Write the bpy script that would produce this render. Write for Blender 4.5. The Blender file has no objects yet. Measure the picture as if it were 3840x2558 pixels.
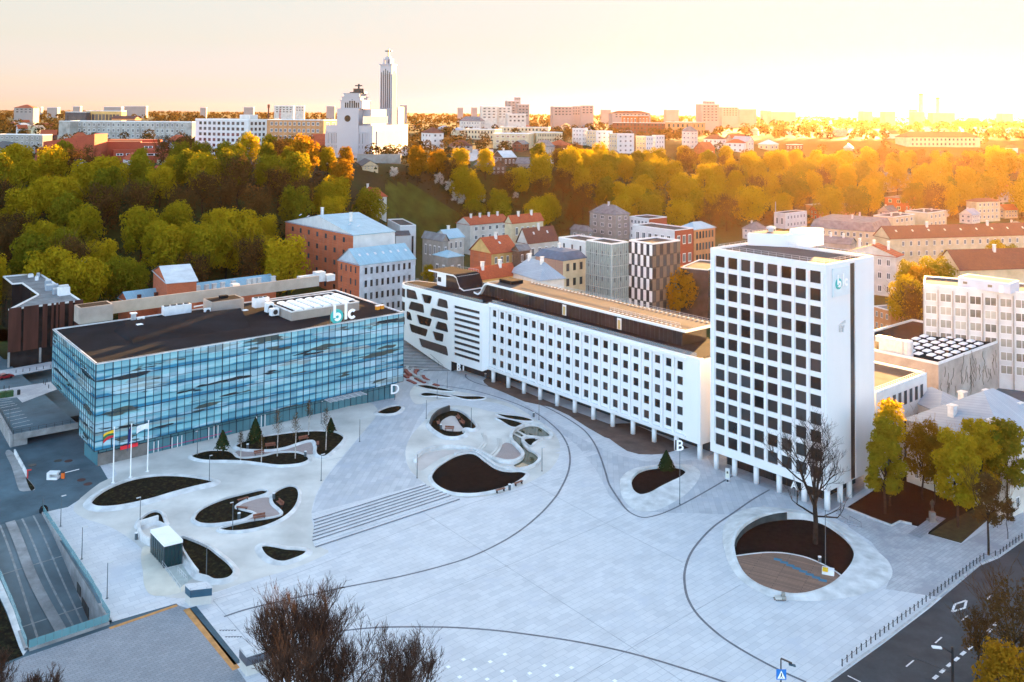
import bpy, bmesh, math, random
from mathutils import Vector, Matrix
random.seed(7)
SC = bpy.context.scene
COL = SC.collection
rad = math.radians

# ---------------------------------------------------------------- camera model
FOC, CX, VH, CAMH = 3500., 1920., 417., 80.
PITCH, ROLL = rad(2.0), rad(0.45)
CY = VH - FOC*math.tan(PITCH)

def ray(u, v):
    a = (u-CX)/FOC; b = (v-CY)/FOC
    c, s = math.cos(ROLL), math.sin(ROLL)
    a, b = a*c+b*s, -a*s+b*c
    cp, sp = math.cos(PITCH), math.sin(PITCH)
    return a, cp+b*sp, sp-b*cp

def G(u, v, z=0.):
    """survey: the point at height z that the photograph shows at u, v"""
    x, y, w = ray(u, v); t = (z-CAMH)/w
    return Vector((x*t, y*t, z))

def AY(u, v, Y):
    x, y, w = ray(u, v); t = Y/y
    return Vector((x*t, Y, CAMH+w*t))

def PX(X, Y, Z):
    Z -= CAMH
    cp, sp = math.cos(PITCH), math.sin(PITCH)
    yf = Y*cp+Z*sp; up = -Y*sp+Z*cp
    a = X/yf; b = -up/yf
    c, s = math.cos(ROLL), math.sin(ROLL)
    return CX+(a*c-b*s)*FOC, CY+(a*s+b*c)*FOC

def zat(v, X, Y):
    lo, hi = -60., 250.
    for _ in range(40):
        m = (lo+hi)/2
        if PX(X, Y, m)[1] > v: lo = m
        else: hi = m
    return lo

# regions of the photograph that were surveyed: origin and scale
RG = {'a': (0, 1706, 1.839), 'b': (1280, 1706, 1.839), 'c': (2560, 1706, 1.839), 'd': (785, 1400, 2.998),
      'e': (1500, 1350, 2.998), 'f': (0, 1400, 2.998), 'g': (2285, 1400, 2.998), 'h': (0, 1900, 1.7134),
      'i': (700, 1850, 1.7134), '4': (0, 853, 1.838), '5': (1280, 853, 1.838), '6': (2560, 853, 1.838),
      'r1': (0, 960, 2.998), 'r2': (785, 960, 2.998), 'r3': (1570, 960, 2.998), 'r4': (2355, 960, 2.998),
      'r5': (3055, 960, 2.998), 'A5': (0, 420, 1.7134), 'A6': (785, 420, 1.7134), 'A7': (1570, 420, 1.7134),
      'A8': (2355, 420, 1.7134), 't1': (0, 0, 1.838), 't2': (1280, 0, 1.838), 't3': (2560, 0, 1.838),
      'F': (0, 0, 0.61304), 'S': (0, 0, 1.), 'k': (3000, 700, 1.6), 'm': (3055, 1400, 1.7134), 'n': (1480, 980, 1.907),
      'ch': (1200, 150, 1.99)}

def S(k, x, y):
    x0, y0, s = RG[k]
    return x0+x/s, y0+y/s

# ---------------------------------------------------------------- ground levels
E1 = Vector((math.cos(rad(40.6)), math.sin(rad(40.6)), 0))      # the town's two street directions
E2 = Vector((-E1.y, E1.x, 0))
ST0 = G(*S('F', 733, 1257))                                       # foot of the wide steps
STEP_D, STEP_H = 9.2, 1.2

def zg(x, y):
    d = (x-ST0.x)*E2.x+(y-ST0.y)*E2.y
    k = min(1., max(0., d/STEP_D))
    # the steps' rise fades out east of the concrete island
    s = (x-ST0.x)*E1.x+(y-ST0.y)*E1.y
    f = 1-min(1., max(0., (s-44)/30.))
    return STEP_H*k*f

def GZ(u, v, dz=0.):
    z = 0.
    for _ in range(8):
        p = G(u, v, z+dz); z = zg(p.x, p.y)
    return G(u, v, z+dz)

def lerp(a, b, t): return a+(b-a)*t
def sst(t):
    t = min(1., max(0., t)); return t*t*(3-2*t)
def interp(x, pts):
    if x <= pts[0][0]: return pts[0][1]
    for (a, b), (c, d) in zip(pts, pts[1:]):
        if x <= c: return lerp(b, d, (x-a)/(c-a))
    return pts[-1][1]

# ---------------------------------------------------------------- materials
MATS = {}
def nd(nt, t, **kw):
    n = nt.nodes.new(t)
    for k, v in kw.items():
        if k in n.inputs: n.inputs[k].default_value = v
        else: setattr(n, k, v)
    return n

def base_mat(name):
    m = bpy.data.materials.new(name); m.use_nodes = True
    nt = m.node_tree; b = nt.nodes['Principled BSDF']
    MATS[name] = m
    return m, nt, b

def ramp(nt, fac, stops):
    r = nt.nodes.new('ShaderNodeValToRGB'); e = r.color_ramp.elements
    while len(e) < len(stops): e.new(0.5)
    for el, (p, c) in zip(e, stops):
        el.position = p; el.color = (*c, 1)
    nt.links.new(fac, r.inputs['Fac'])
    return r.outputs['Color']

def mix(nt, f, a, b, mode='MIX'):
    m = nt.nodes.new('ShaderNodeMix'); m.data_type = 'RGBA'; m.blend_type = mode
    for s, v in ((m.inputs[0], f), (m.inputs[6], a), (m.inputs[7], b)):
        if hasattr(v, 'is_output'): nt.links.new(v, s)
        elif isinstance(v, (int, float)): s.default_value = v
        else: s.default_value = (*v, 1)
    return m.outputs[2]

def mth(nt, op, a, b=None, clamp=False):
    m = nt.nodes.new('ShaderNodeMath'); m.operation = op; m.use_clamp = clamp
    for i, v in enumerate((a, b)):
        if v is None: continue
        if hasattr(v, 'is_output'): nt.links.new(v, m.inputs[i])
        else: m.inputs[i].default_value = v
    return m.outputs[0]

def coords(nt, scale=(1, 1, 1), rot=(0, 0, 0), kind='Object'):
    tc = nt.nodes.new('ShaderNodeTexCoord'); mp = nt.nodes.new('ShaderNodeMapping')
    mp.inputs['Scale'].default_value = scale; mp.inputs['Rotation'].default_value = rot
    nt.links.new(tc.outputs[kind], mp.inputs['Vector'])
    return mp.outputs['Vector']

def noise(nt, vec, scale, detail=4., rough=.55):
    n = nd(nt, 'ShaderNodeTexNoise', Scale=scale, Detail=detail, Roughness=rough)
    nt.links.new(vec, n.inputs['Vector'])
    return n.outputs['Fac']

def mat(name, col, rough=.7, var=.12, scale=.6, metal=0., spec=.3, stretch=(1, 1, 1), fine=0.):
    """plain surface with uneven tone"""
    if name in MATS: return MATS[name]
    m, nt, b = base_mat(name)
    v = coords(nt, stretch)
    f = noise(nt, v, scale, 6.)
    lo = tuple(c*(1-var*1.6) for c in col); hi = tuple(min(1, c*(1+var*1.2)) for c in col)
    c = ramp(nt, f, [(.28, lo), (.72, hi)])
    if fine:
        f2 = noise(nt, v, scale*9, 3.)
        c = mix(nt, mth(nt, 'MULTIPLY', f2, fine), c, tuple(x*.45 for x in col))
    nt.links.new(c, b.inputs['Base Color'])
    b.inputs['Roughness'].default_value = rough; b.inputs['Metallic'].default_value = metal
    b.inputs['Specular IOR Level'].default_value = spec
    return m

def brickmat(name, c1, c2, mortar, bw, bh, ms=.02, rough=.8, var=.5, bias=0., wall=True, rotz=0., fine=.0, spec=.3, grime=None):
    """rows of bricks, tiles or slabs; wall=True runs rows up the z axis"""
    if name in MATS: return MATS[name]
    m, nt, b = base_mat(name)
    tc = nt.nodes.new('ShaderNodeTexCoord')
    vec = tc.outputs['Object']
    if wall:
        sp = nt.nodes.new('ShaderNodeSeparateXYZ'); nt.links.new(vec, sp.inputs[0])
        cb = nt.nodes.new('ShaderNodeCombineXYZ')
        nt.links.new(mth(nt, 'ADD', sp.outputs[0], sp.outputs[1]), cb.inputs[0]); nt.links.new(sp.outputs[2], cb.inputs[1])
        vec2 = cb.outputs[0]
    else:
        mp = nt.nodes.new('ShaderNodeMapping'); mp.inputs['Rotation'].default_value = (0, 0, rotz)
        nt.links.new(vec, mp.inputs['Vector']); vec2 = mp.outputs['Vector']
    br = nd(nt, 'ShaderNodeTexBrick', Scale=1., Bias=bias)
    br.inputs['Brick Width'].default_value = bw; br.inputs['Row Height'].default_value = bh
    br.inputs['Mortar Size'].default_value = ms; br.inputs['Mortar Smooth'].default_value = .3
    br.inputs['Color1'].default_value = (*c1, 1); br.inputs['Color2'].default_value = (*c2, 1); br.inputs['Mortar'].default_value = (*mortar, 1)
    nt.links.new(vec2, br.inputs['Vector'])
    c = br.outputs['Color']
    f = noise(nt, vec, .22, 6., .6)
    c = mix(nt, var, c, ramp(nt, f, [(.3, tuple(.62*x for x in (1, 1, 1))), (.7, (1, 1, 1))]), 'MULTIPLY')
    if grime:
        g = noise(nt, vec, grime[0], 8., .7)
        c = mix(nt, ramp(nt, g, [(grime[1], (0, 0, 0)), (grime[1]+.12, (1, 1, 1))]), c, grime[2])
    if fine:
        f2 = noise(nt, vec, 6., 3.); c = mix(nt, mth(nt, 'MULTIPLY', f2, fine), c, tuple(x*.4 for x in c1))
    nt.links.new(c, b.inputs['Base Color']); b.inputs['Roughness'].default_value = rough
    b.inputs['Specular IOR Level'].default_value = spec
    return m

def glass(name, col=(.02, .025, .03), rough=.06, spec=.5, var=.5, scale=.35):
    if name in MATS: return MATS[name]
    m, nt, b = base_mat(name)
    oi = nt.nodes.new('ShaderNodeObjectInfo')
    v = coords(nt)
    f = noise(nt, v, scale, 3.)
    f = mth(nt, 'ADD', mth(nt, 'MULTIPLY', f, .5), mth(nt, 'MULTIPLY', oi.outputs['Random'], .5))
    c = ramp(nt, f, [(.2, tuple(x*(1-var) for x in col)), (.8, tuple(x*(1+2*var) for x in col))])
    nt.links.new(c, b.inputs['Base Color']); b.inputs['Roughness'].default_value = rough
    b.inputs['Specular IOR Level'].default_value = spec
    return m

# ---------------------------------------------------------------- meshes
class MB:
    def __init__(s): s.v = []; s.f = []; s.m = []
    def vert(s, p): s.v.append(tuple(p)); return len(s.v)-1
    def face(s, pts, mi=0):
        i = len(s.v); s.v.extend(tuple(p) for p in pts); s.f.append(tuple(range(i, i+len(pts)))); s.m.append(mi)
    def box(s, c, e1, e2, e3, mi=0):
        """c corner, three edge vectors"""
        c, e1, e2, e3 = Vector(c), Vector(e1), Vector(e2), Vector(e3)
        if e1.cross(e2).dot(e3) < 0: e1, e2 = e2, e1
        p = [c, c+e1, c+e1+e2, c+e2]; q = [x+e3 for x in p]
        i = len(s.v); s.v.extend(tuple(x) for x in p+q)
        for f in ((3, 2, 1, 0), (4, 5, 6, 7), (0, 1, 5, 4), (1, 2, 6, 5), (2, 3, 7, 6), (3, 0, 4, 7)):
            s.f.append(tuple(i+k for k in f)); s.m.append(mi)
    def cbox(s, c, w, d, h, ax=None, mi=0):
        """centred on c (bottom), w along ax, d across, h up"""
        ax = (ax or Vector((1, 0, 0))).normalized(); ay = Vector((-ax.y, ax.x, 0))
        c = Vector(c)
        s.box(c-ax*w/2-ay*d/2, ax*w, ay*d, (0, 0, h), mi)
    def prism(s, poly, z0, z1, mi=0, top=None, cap=True, bot=True):
        n = len(poly); i = len(s.v)
        ar = sum(poly[k][0]*poly[(k+1) % n][1]-poly[(k+1) % n][0]*poly[k][1] for k in range(n))
        if ar < 0: poly = list(reversed(poly))
        s.v.extend((p[0], p[1], z0) for p in poly); s.v.extend((p[0], p[1], z1) for p in poly)
        for k in range(n):
            l = (k+1) % n
            s.f.append((i+k, i+l, i+n+l, i+n+k)); s.m.append(mi)
        if cap: s.f.append(tuple(range(i+n, i+2*n))); s.m.append(mi if top is None else top)
        if bot: s.f.append(tuple(range(i+n-1, i-1, -1))); s.m.append(mi)
    def ring(s, outer, inner, mi=0):
        """two closed loops of equal length -> band"""
        n = len(outer); i = len(s.v)
        s.v.extend(tuple(p) for p in outer); s.v.extend(tuple(p) for p in inner)
        for k in range(n):
            l = (k+1) % n
            s.f.append((i+k, i+l, i+n+l, i+n+k)); s.m.append(mi)
    def tube(s, pts, r0, r1=None, n=6, mi=0, cap=True):
        r1 = r0 if r1 is None else r1
        pts = [Vector(p) for p in pts]; rings = []
        for k, p in enumerate(pts):
            d = (pts[min(k+1, len(pts)-1)]-pts[max(k-1, 0)]).normalized()
            u = d.orthogonal().normalized() if abs(d.z) < .99 else Vector((1, 0, 0))
            u = (u-d*u.dot(d)).normalized(); w = d.cross(u)
            r = lerp(r0, r1, k/max(1, len(pts)-1)); i = len(s.v)
            s.v.extend(tuple(p+(u*math.cos(2*math.pi*j/n)+w*math.sin(2*math.pi*j/n))*r) for j in range(n))
            rings.append(i)
        for a, b in zip(rings, rings[1:]):
            for j in range(n):
                l = (j+1) % n
                s.f.append((a+j, a+l, b+l, b+j)); s.m.append(mi)
        if cap:
            s.f.append(tuple(rings[0]+j for j in reversed(range(n)))); s.m.append(mi)
            s.f.append(tuple(rings[-1]+j for j in range(n))); s.m.append(mi)
    def lathe(s, c, prof, n=16, mi=0):
        c = Vector(c); i = len(s.v); k = len(prof)
        for j in range(n):
            a = 2*math.pi*j/n
            s.v.extend((c.x+r*math.cos(a), c.y+r*math.sin(a), c.z+z) for r, z in prof)
        for j in range(n):
            l = (j+1) % n
            for q in range(k-1):
                s.f.append((i+j*k+q, i+l*k+q, i+l*k+q+1, i+j*k+q+1)); s.m.append(mi)
        s.f.append(tuple(i+j*k+k-1 for j in range(n))); s.m.append(mi)
    def grid_wall(s, P0, P1, z0, z1, cols, rows, depth, mi=0, mr=None):
        """wall from P0 to P1 with rectangular openings and their reveals; outward normal is to the right of P0->P1"""
        mr = mi if mr is None else mr
        P0, P1 = Vector((P0[0], P0[1], 0)), Vector((P1[0], P1[1], 0))
        d = (P1-P0); L = d.length; d /= L; nrm = Vector((d.y, -d.x, 0))
        xs = [0]+[x for c in cols for x in c]+[L]; zs = [z0]+[z for r in rows for z in r]+[z1]
        pt = lambda x, z, k=0: P0+d*x-nrm*k+Vector((0, 0, z))
        for i in range(len(xs)-1):
            for j in range(len(zs)-1):
                a, b, c, e = xs[i], xs[i+1], zs[j], zs[j+1]
                if b-a < 1e-4 or e-c < 1e-4: continue
                if i % 2 and j % 2:
                    s.face([pt(a, c), pt(b, c), pt(b, c, depth), pt(a, c, depth)], mr)
                    s.face([pt(a, e), pt(a, e, depth), pt(b, e, depth), pt(b, e)], mr)
                    s.face([pt(a, c), pt(a, c, depth), pt(a, e, depth), pt(a, e)], mr)
                    s.face([pt(b, c), pt(b, e), pt(b, e, depth), pt(b, c, depth)], mr)
                else:
                    s.face([pt(a, c), pt(b, c), pt(b, e), pt(a, e)], mi)

BASE = {}
def put(o, label=None, cat=None, group=None, kind=None):
    if label: o['label'] = label
    if cat: o['category'] = cat
    if group: o['group'] = group
    if kind: o['kind'] = kind
    return o

def thing(name, base, label, cat, group=None):
    o = bpy.data.objects.new(name, None); COL.objects.link(o)
    o.empty_display_size = .5
    o.location = Vector(base); BASE[o.name] = Vector(base)
    return put(o, label, cat, group)

def obj(name, mb, mats, parent=None, smooth=False, base=None, **kw):
    """one mesh object; vertices given in world coordinates"""
    if not isinstance(mats, (list, tuple)): mats = [mats]
    b = BASE[parent.name] if parent is not None else Vector(base) if base is not None else Vector((0, 0, 0))
    me = bpy.data.meshes.new(name)
    me.from_pydata([(x-b.x, y-b.y, z-b.z) for x, y, z in mb.v], [], mb.f)
    for m in mats: me.materials.append(MATS[m] if isinstance(m, str) else m)
    me.polygons.foreach_set('material_index', mb.m)
    if smooth: me.polygons.foreach_set('use_smooth', [True]*len(me.polygons))
    me.validate(); me.update()
    o = bpy.data.objects.new(name, me); COL.objects.link(o)
    if parent is not None:
        o.parent = parent; BASE[o.name] = b
    else:
        o.location = b; BASE[o.name] = b
    return put(o, **kw)

def copy_tree(o, loc=None, rz=None, sc=None, **kw):
    c = o.copy(); COL.objects.link(c)
    if loc is not None: c.location = loc
    if rz is not None: c.rotation_euler = (0, 0, rz)
    if sc is not None: c.scale = (sc, sc, sc) if isinstance(sc, (int, float)) else sc
    for ch in list(o.children):
        k = ch.copy(); COL.objects.link(k); k.parent = c
        for g in list(ch.children):
            h = g.copy(); COL.objects.link(h); h.parent = k
    BASE[c.name] = Vector(c.location)
    return put(c, **kw)

def smooth_loop(pts, per=6):
    """closed Catmull-Rom through 2-D points"""
    n = len(pts); out = []
    for k in range(n):
        p0, p1, p2, p3 = (Vector(pts[(k+j-1) % n]) for j in range(4))
        for q in range(per):
            t = q/per
            out.append(.5*((2*p1)+(p2-p0)*t+(2*p0-5*p1+4*p2-p3)*t*t+(3*p1-p0-3*p2+p3)*t*t*t))
    return out

def smooth_line(pts, per=8):
    pts = [Vector(p) for p in pts]; out = []
    e = [2*pts[0]-pts[1]]+pts+[2*pts[-1]-pts[-2]]
    for k in range(1, len(e)-2):
        p0, p1, p2, p3 = e[k-1:k+3]
        for q in range(per):
            t = q/per
            out.append(.5*((2*p1)+(p2-p0)*t+(2*p0-5*p1+4*p2-p3)*t*t+(3*p1-p0-3*p2+p3)*t*t*t))
    out.append(pts[-1])
    return out

def area2(p): return sum(p[k][0]*p[(k+1) % len(p)][1]-p[(k+1) % len(p)][0]*p[k][1] for k in range(len(p)))
def ccw(p): return list(p) if area2(p) > 0 else list(reversed(p))

def offset_loop(p, d):
    """grow a ccw loop outward by d"""
    n = len(p); out = []
    for k in range(n):
        t = (Vector(p[(k+1) % n][:2])-Vector(p[k-1][:2]))
        t = t.normalized() if t.length > 1e-6 else Vector((1, 0))
        out.append(Vector((p[k][0]+t.y*d, p[k][1]-t.x*d)))
    return out

def bm_sheet(bm):
    """cut a flat sheet along the folds of the ground, then lay it on the ground"""
    cuts = [(ST0+E2*(STEP_D*k/4), E2) for k in range(5)]+[(ST0+E1*(44+30*k/6), E1) for k in range(7)]
    for co, no in cuts:
        bmesh.ops.bisect_plane(bm, geom=bm.verts[:]+bm.edges[:]+bm.faces[:], plane_co=(co.x, co.y, 0), plane_no=no)

def fill(bm, poly):
    """exact triangulation of one outline"""
    from mathutils.geometry import delaunay_2d_cdt
    n = len(poly)
    r = delaunay_2d_cdt([Vector((p[0], p[1])) for p in poly], [], [list(range(n))], 1, 1e-4)
    vs = [bm.verts.new((p.x, p.y, 0)) for p in r[0]]
    for f in r[2]:
        try: bm.faces.new([vs[i] for i in f])
        except ValueError: pass

def sheet(name, polys, mats, dz, parent=None, flat=None, **kw):
    """thin sheet(s) lying on the ground; polys = list of (outline, holes?)"""
    bm = bmesh.new()
    for poly in polys:
        poly = ccw([(p[0], p[1]) for p in poly])
        fill(bm, poly)
    if flat is None: bm_sheet(bm)
    for v in bm.verts: v.co.z = (zg(v.co.x, v.co.y) if flat is None else flat)+dz
    bm.normal_update()
    for f in bm.faces:
        if f.normal.z < 0: f.normal_flip()
    mb = MB(); idx = {v: i for i, v in enumerate(bm.verts)}
    mb.v = [tuple(v.co) for v in bm.verts]; mb.f = [tuple(idx[v] for v in f.verts) for f in bm.faces]; mb.m = [0]*len(mb.f)
    bm.free()
    return obj(name, mb, mats, parent, **kw)

def ribbon(mb, line, w, dz, mi=0, flat=None):
    line = [Vector((p[0], p[1], 0)) for p in line]
    l2 = []
    for a, b in zip(line, line[1:]):
        n = max(1, int((b-a).length/1.5))
        l2 += [a.lerp(b, k/n) for k in range(n)]
    l2.append(line[-1]); prev = None
    for k, p in enumerate(l2):
        d = (l2[min(k+1, len(l2)-1)]-l2[max(k-1, 0)]).normalized(); n = Vector((-d.y, d.x, 0))
        a, b = p+n*w/2, p-n*w/2
        z = flat if flat is not None else None
        a.z = (zg(a.x, a.y) if z is None else z)+dz; b.z = (zg(b.x, b.y) if z is None else z)+dz
        if prev: mb.face([prev[0], prev[1], b, a], mi)
        prev = (a, b)

def text_mesh(txt, size, depth, name):
    cu = bpy.data.curves.new(name, 'FONT'); cu.body = txt; cu.size = size; cu.extrude = depth/2; cu.resolution_u = 3
    cu.align_x = 'CENTER'
    o = bpy.data.objects.new(name+'_tmp', cu); COL.objects.link(o)
    dg = bpy.context.evaluated_depsgraph_get(); me = bpy.data.meshes.new_from_object(o.evaluated_get(dg))
    bpy.data.objects.remove(o); bpy.data.curves.remove(cu)
    mb = MB(); mb.v = [tuple(v.co) for v in me.vertices]; mb.f = [tuple(p.vertices) for p in me.polygons]; mb.m = [0]*len(mb.f)
    bpy.data.meshes.remove(me)
    return mb

def place_mb(mb, at, ax, bold=0., up=Vector((0, 0, 1))):
    """stand a mesh made in the xy plane upright at a point, its x along ax; bold fattens along x"""
    ax = ax.normalized(); nz = ax.cross(up)
    out = MB(); out.f = list(mb.f); out.m = list(mb.m)
    out.v = [tuple(Vector(at)+ax*x+up*y+nz*z) for x, y, z in mb.v]
    return out
EXPOSURE = 3.68; HAZE_D = 0.95e-5
# ---------------------------------------------------------------- camera, sky, sun, air
cam = bpy.data.cameras.new('camera'); co = bpy.data.objects.new('camera', cam); COL.objects.link(co)
cam.sensor_width = 36; cam.lens = FOC/3840*36
cam.shift_y = (CY-1279)/3840; cam.clip_start = .5; cam.clip_end = 40000
co.location = (0, 0, CAMH)
co.matrix_world = Matrix.Translation((0, 0, CAMH)) @ Matrix.Rotation(rad(90)+PITCH, 4, 'X') @ Matrix.Rotation(ROLL, 4, 'Z')
SC.camera = co

SUN_AZ, SUN_EL = rad(24.3), rad(3.5)
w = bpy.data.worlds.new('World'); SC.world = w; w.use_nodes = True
nt = w.node_tree; bg = nt.nodes['Background']
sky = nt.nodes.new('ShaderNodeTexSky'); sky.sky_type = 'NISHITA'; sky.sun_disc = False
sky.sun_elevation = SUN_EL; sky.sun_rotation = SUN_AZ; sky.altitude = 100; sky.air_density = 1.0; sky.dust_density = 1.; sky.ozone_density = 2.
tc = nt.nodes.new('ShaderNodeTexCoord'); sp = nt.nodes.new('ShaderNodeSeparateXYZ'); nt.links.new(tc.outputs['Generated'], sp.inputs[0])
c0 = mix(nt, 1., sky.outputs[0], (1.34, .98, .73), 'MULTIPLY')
# low sky evened by hand; warm sunward, cool light added opposite for facades
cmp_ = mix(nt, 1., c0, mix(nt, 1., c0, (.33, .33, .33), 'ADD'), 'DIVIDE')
low_sky = ramp(nt, sp.outputs[2], [(.14, (1, 1, 1)), (.42, (0, 0, 0))])
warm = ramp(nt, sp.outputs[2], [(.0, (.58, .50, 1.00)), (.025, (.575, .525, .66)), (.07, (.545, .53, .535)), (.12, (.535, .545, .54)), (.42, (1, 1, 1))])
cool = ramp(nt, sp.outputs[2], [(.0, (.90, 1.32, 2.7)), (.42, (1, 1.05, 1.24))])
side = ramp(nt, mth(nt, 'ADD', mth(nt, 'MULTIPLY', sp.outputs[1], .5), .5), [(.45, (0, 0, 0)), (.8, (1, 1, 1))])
c1 = mix(nt, mix(nt, 1., low_sky, side, 'MULTIPLY'), c0, cmp_)
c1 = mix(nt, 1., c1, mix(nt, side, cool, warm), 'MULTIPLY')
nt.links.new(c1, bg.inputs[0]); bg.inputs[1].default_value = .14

sl = bpy.data.lights.new('sun', 'SUN'); sl.energy = 4.8; sl.angle = rad(.5); sl.color = (1, .55, .20)
so = bpy.data.objects.new('sun', sl); COL.objects.link(so)
sd = Vector((math.sin(SUN_AZ)*math.cos(SUN_EL), math.cos(SUN_AZ)*math.cos(SUN_EL), math.sin(SUN_EL)))
so.rotation_euler = sd.to_track_quat('Z', 'Y').to_euler(); so.location = sd*300+Vector((0, 0, 200))

vs = SC.view_settings; vs.view_transform = 'Standard'; vs.look = 'None'; vs.gamma = 1; vs.use_curve_mapping = False
vs.exposure = EXPOSURE
SC.cycles.max_bounces = 6; SC.cycles.volume_bounces = 0; SC.cycles.transparent_max_bounces = 8
SC.cycles.use_denoising = True

# ---------------------------------------------------------------- terrain
def low(x, y):
    left = sst((-60-x)/40.)
    return lerp(2.*sst((y-300)/80.), 3.7, left) if y > 250 else 0
def foot(u): return interp(u, [(0, 325), (800, 352), (1150, 395), (1350, 470), (1500, 515), (1950, 560), (2450, 590), (2900, 650), (3840, 700)])
def topY(u): return interp(u, [(0, 520), (800, 530), (1300, 570), (1500, 585), (2000, 640), (2450, 770), (3000, 850), (3840, 920)])
def topZ(u): return interp(u, [(0, 46), (1300, 47), (1500, 46), (1900, 41), (2300, 31), (3000, 27), (3840, 25)])
def T(x, y):
    u = 1920+3500*x/max(y, 1)
    f, t, z = foot(u), topY(u), topZ(u)
    lo = low(x, y)
    h = lerp(lo, z, sst((y-f)/(t-f))) if y > f else lo
    return h+(50-z)*sst((y-t)/lerp(500., 230., sst((u-1800)/400.))) if y > t else h

def TP(u, v):
    """where the ray through u, v meets the hillside"""
    x, y, w = ray(u, v); s = 150.
    while s < 9000:
        if CAMH+w*s <= T(x*s, y*s): break
        s += 2+s*.004
    return Vector((x*s, y*s, T(x*s, y*s)))

rows = [60, 120, 180, 230, 262, 275, 288, 300]+[300+6*k for k in range(1, 110)]+[960+40*k for k in range(0, 20)]+[1800, 2000, 2300, 2700, 3200, 4000, 5000, 6500, 8000, 9600]
mb = MB(); nb = 150
for y in rows:
    for k in range(nb+1):
        b = lerp(-42, 42, k/nb); x = y*math.tan(rad(b))
        if y < 300: x = 270*b/42
        z = T(x, y)
        if y < 300: z = lerp(-9, z, sst((y-275)/25.))
        mb.v.append((x, y, z))
for j in range(len(rows)-1):
    for k in range(nb):
        i = j*(nb+1)+k
        mb.f.append((i, i+1, i+nb+2, i+nb+1)); mb.m.append(0)
m, nt, b = base_mat('terrain')
v = coords(nt)
c = ramp(nt, noise(nt, v, .012, 8., .6), [(.3, (.030, .042, .010)), (.5, (.052, .070, .016)), (.62, (.040, .034, .018)), (.75, (.075, .062, .042))])
c = mix(nt, mth(nt, 'MULTIPLY', noise(nt, v, .35, 4.), .8), c, (.016, .018, .006))
nt.links.new(c, b.inputs['Base Color']); b.inputs['Roughness'].default_value = .95; b.inputs['Specular IOR Level'].default_value = .1
obj('terrain', mb, 'terrain', smooth=True, kind='structure')

# haze: one closed box of even air
m = bpy.data.materials.new('haze'); m.use_nodes = True; nt = m.node_tree
nt.nodes.remove(nt.nodes['Principled BSDF'])
pv = nd(nt, 'ShaderNodeVolumePrincipled', Density=HAZE_D, Anisotropy=.78)
pv.inputs['Color'].default_value = (1.0, .55, .24, 1)
nt.links.new(pv.outputs[0], nt.nodes['Material Output'].inputs['Volume']); MATS['haze'] = m
mb = MB(); mb.box((-9000, -30, -11), (18000, 0, 0), (0, 9760, 0), (0, 0, 145))
if HAZE_D > 0: obj('haze', mb, 'haze', kind='stuff')

# ---------------------------------------------------------------- trees
def leafmat(name, lo, hi, trans=.45, glow=(1.25, 1.05, .5)):
    m = bpy.data.materials.new(name); m.use_nodes = True; nt = m.node_tree; MATS[name] = m
    nt.nodes.remove(nt.nodes['Principled BSDF'])
    oi = nt.nodes.new('ShaderNodeObjectInfo'); ge = nt.nodes.new('ShaderNodeNewGeometry')
    v = coords(nt)
    f = mth(nt, 'ADD', mth(nt, 'MULTIPLY', oi.outputs['Random'], .45), mth(nt, 'MULTIPLY', ge.outputs['Random Per Island'], .3))
    f = mth(nt, 'ADD', f, mth(nt, 'MULTIPLY', noise(nt, v, .16, 3.), .5))
    c = ramp(nt, f, [(.25, lo), (.95, hi)])
    d = nt.nodes.new('ShaderNodeBsdfDiffuse'); t = nt.nodes.new('ShaderNodeBsdfTranslucent'); ms = nt.nodes.new('ShaderNodeMixShader')
    nt.links.new(c, d.inputs[0]); nt.links.new(mix(nt, 1., c, glow, 'MULTIPLY'), t.inputs[0]); ms.inputs[0].default_value = trans
    nt.links.new(d.outputs[0], ms.inputs[1]); nt.links.new(t.outputs[0], ms.inputs[2])
    nt.links.new(ms.outputs[0], nt.nodes['Material Output'].inputs[0])
leafmat('leaf_yellow', (.19, .175, .011), (.42, .31, .014))
leafmat('leaf_green', (.095, .110, .011), (.25, .225, .015))
leafmat('leaf_brown', (.050, .034, .016), (.105, .066, .024), .3)
leafmat('leaf_gold', (.17, .10, .010), (.32, .18, .014))  # on the ridge trees this gold is sunlight put into the leaf colour
leafmat('leaf_bronze', (.11, .080, .012), (.24, .155, .018))
leafmat('leaf_conifer', (.012, .024, .012), (.030, .046, .018), .1)
leafmat('leaf_blossom', (.45, .42, .38), (.70, .66, .60), .3, (1, 1, 1))
mat('bark', (.034, .025, .020), .95, .3, 1.5, 0, .04)
mat('bark_birch', (.42, .39, .35), .8, .4, 2.5)
mat('bark_warm', (.070, .040, .028), .95, .3, 1.5, 0, .04)

def leaf_quad(mb, p, n, s):
    n = Vector(n).normalized(); u = n.orthogonal().normalized()
    a = random.uniform(0, 6.28); w = n.cross(u)
    x = (u*math.cos(a)+w*math.sin(a))*s*random.uniform(.7, 1.2); y = (w*math.cos(a)-u*math.sin(a))*s*random.uniform(.5, .9)
    b = n*s*.18
    mb.face([p-x-y*.3-b, p-y+b, p+x*.9-b, p+y+b])

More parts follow.
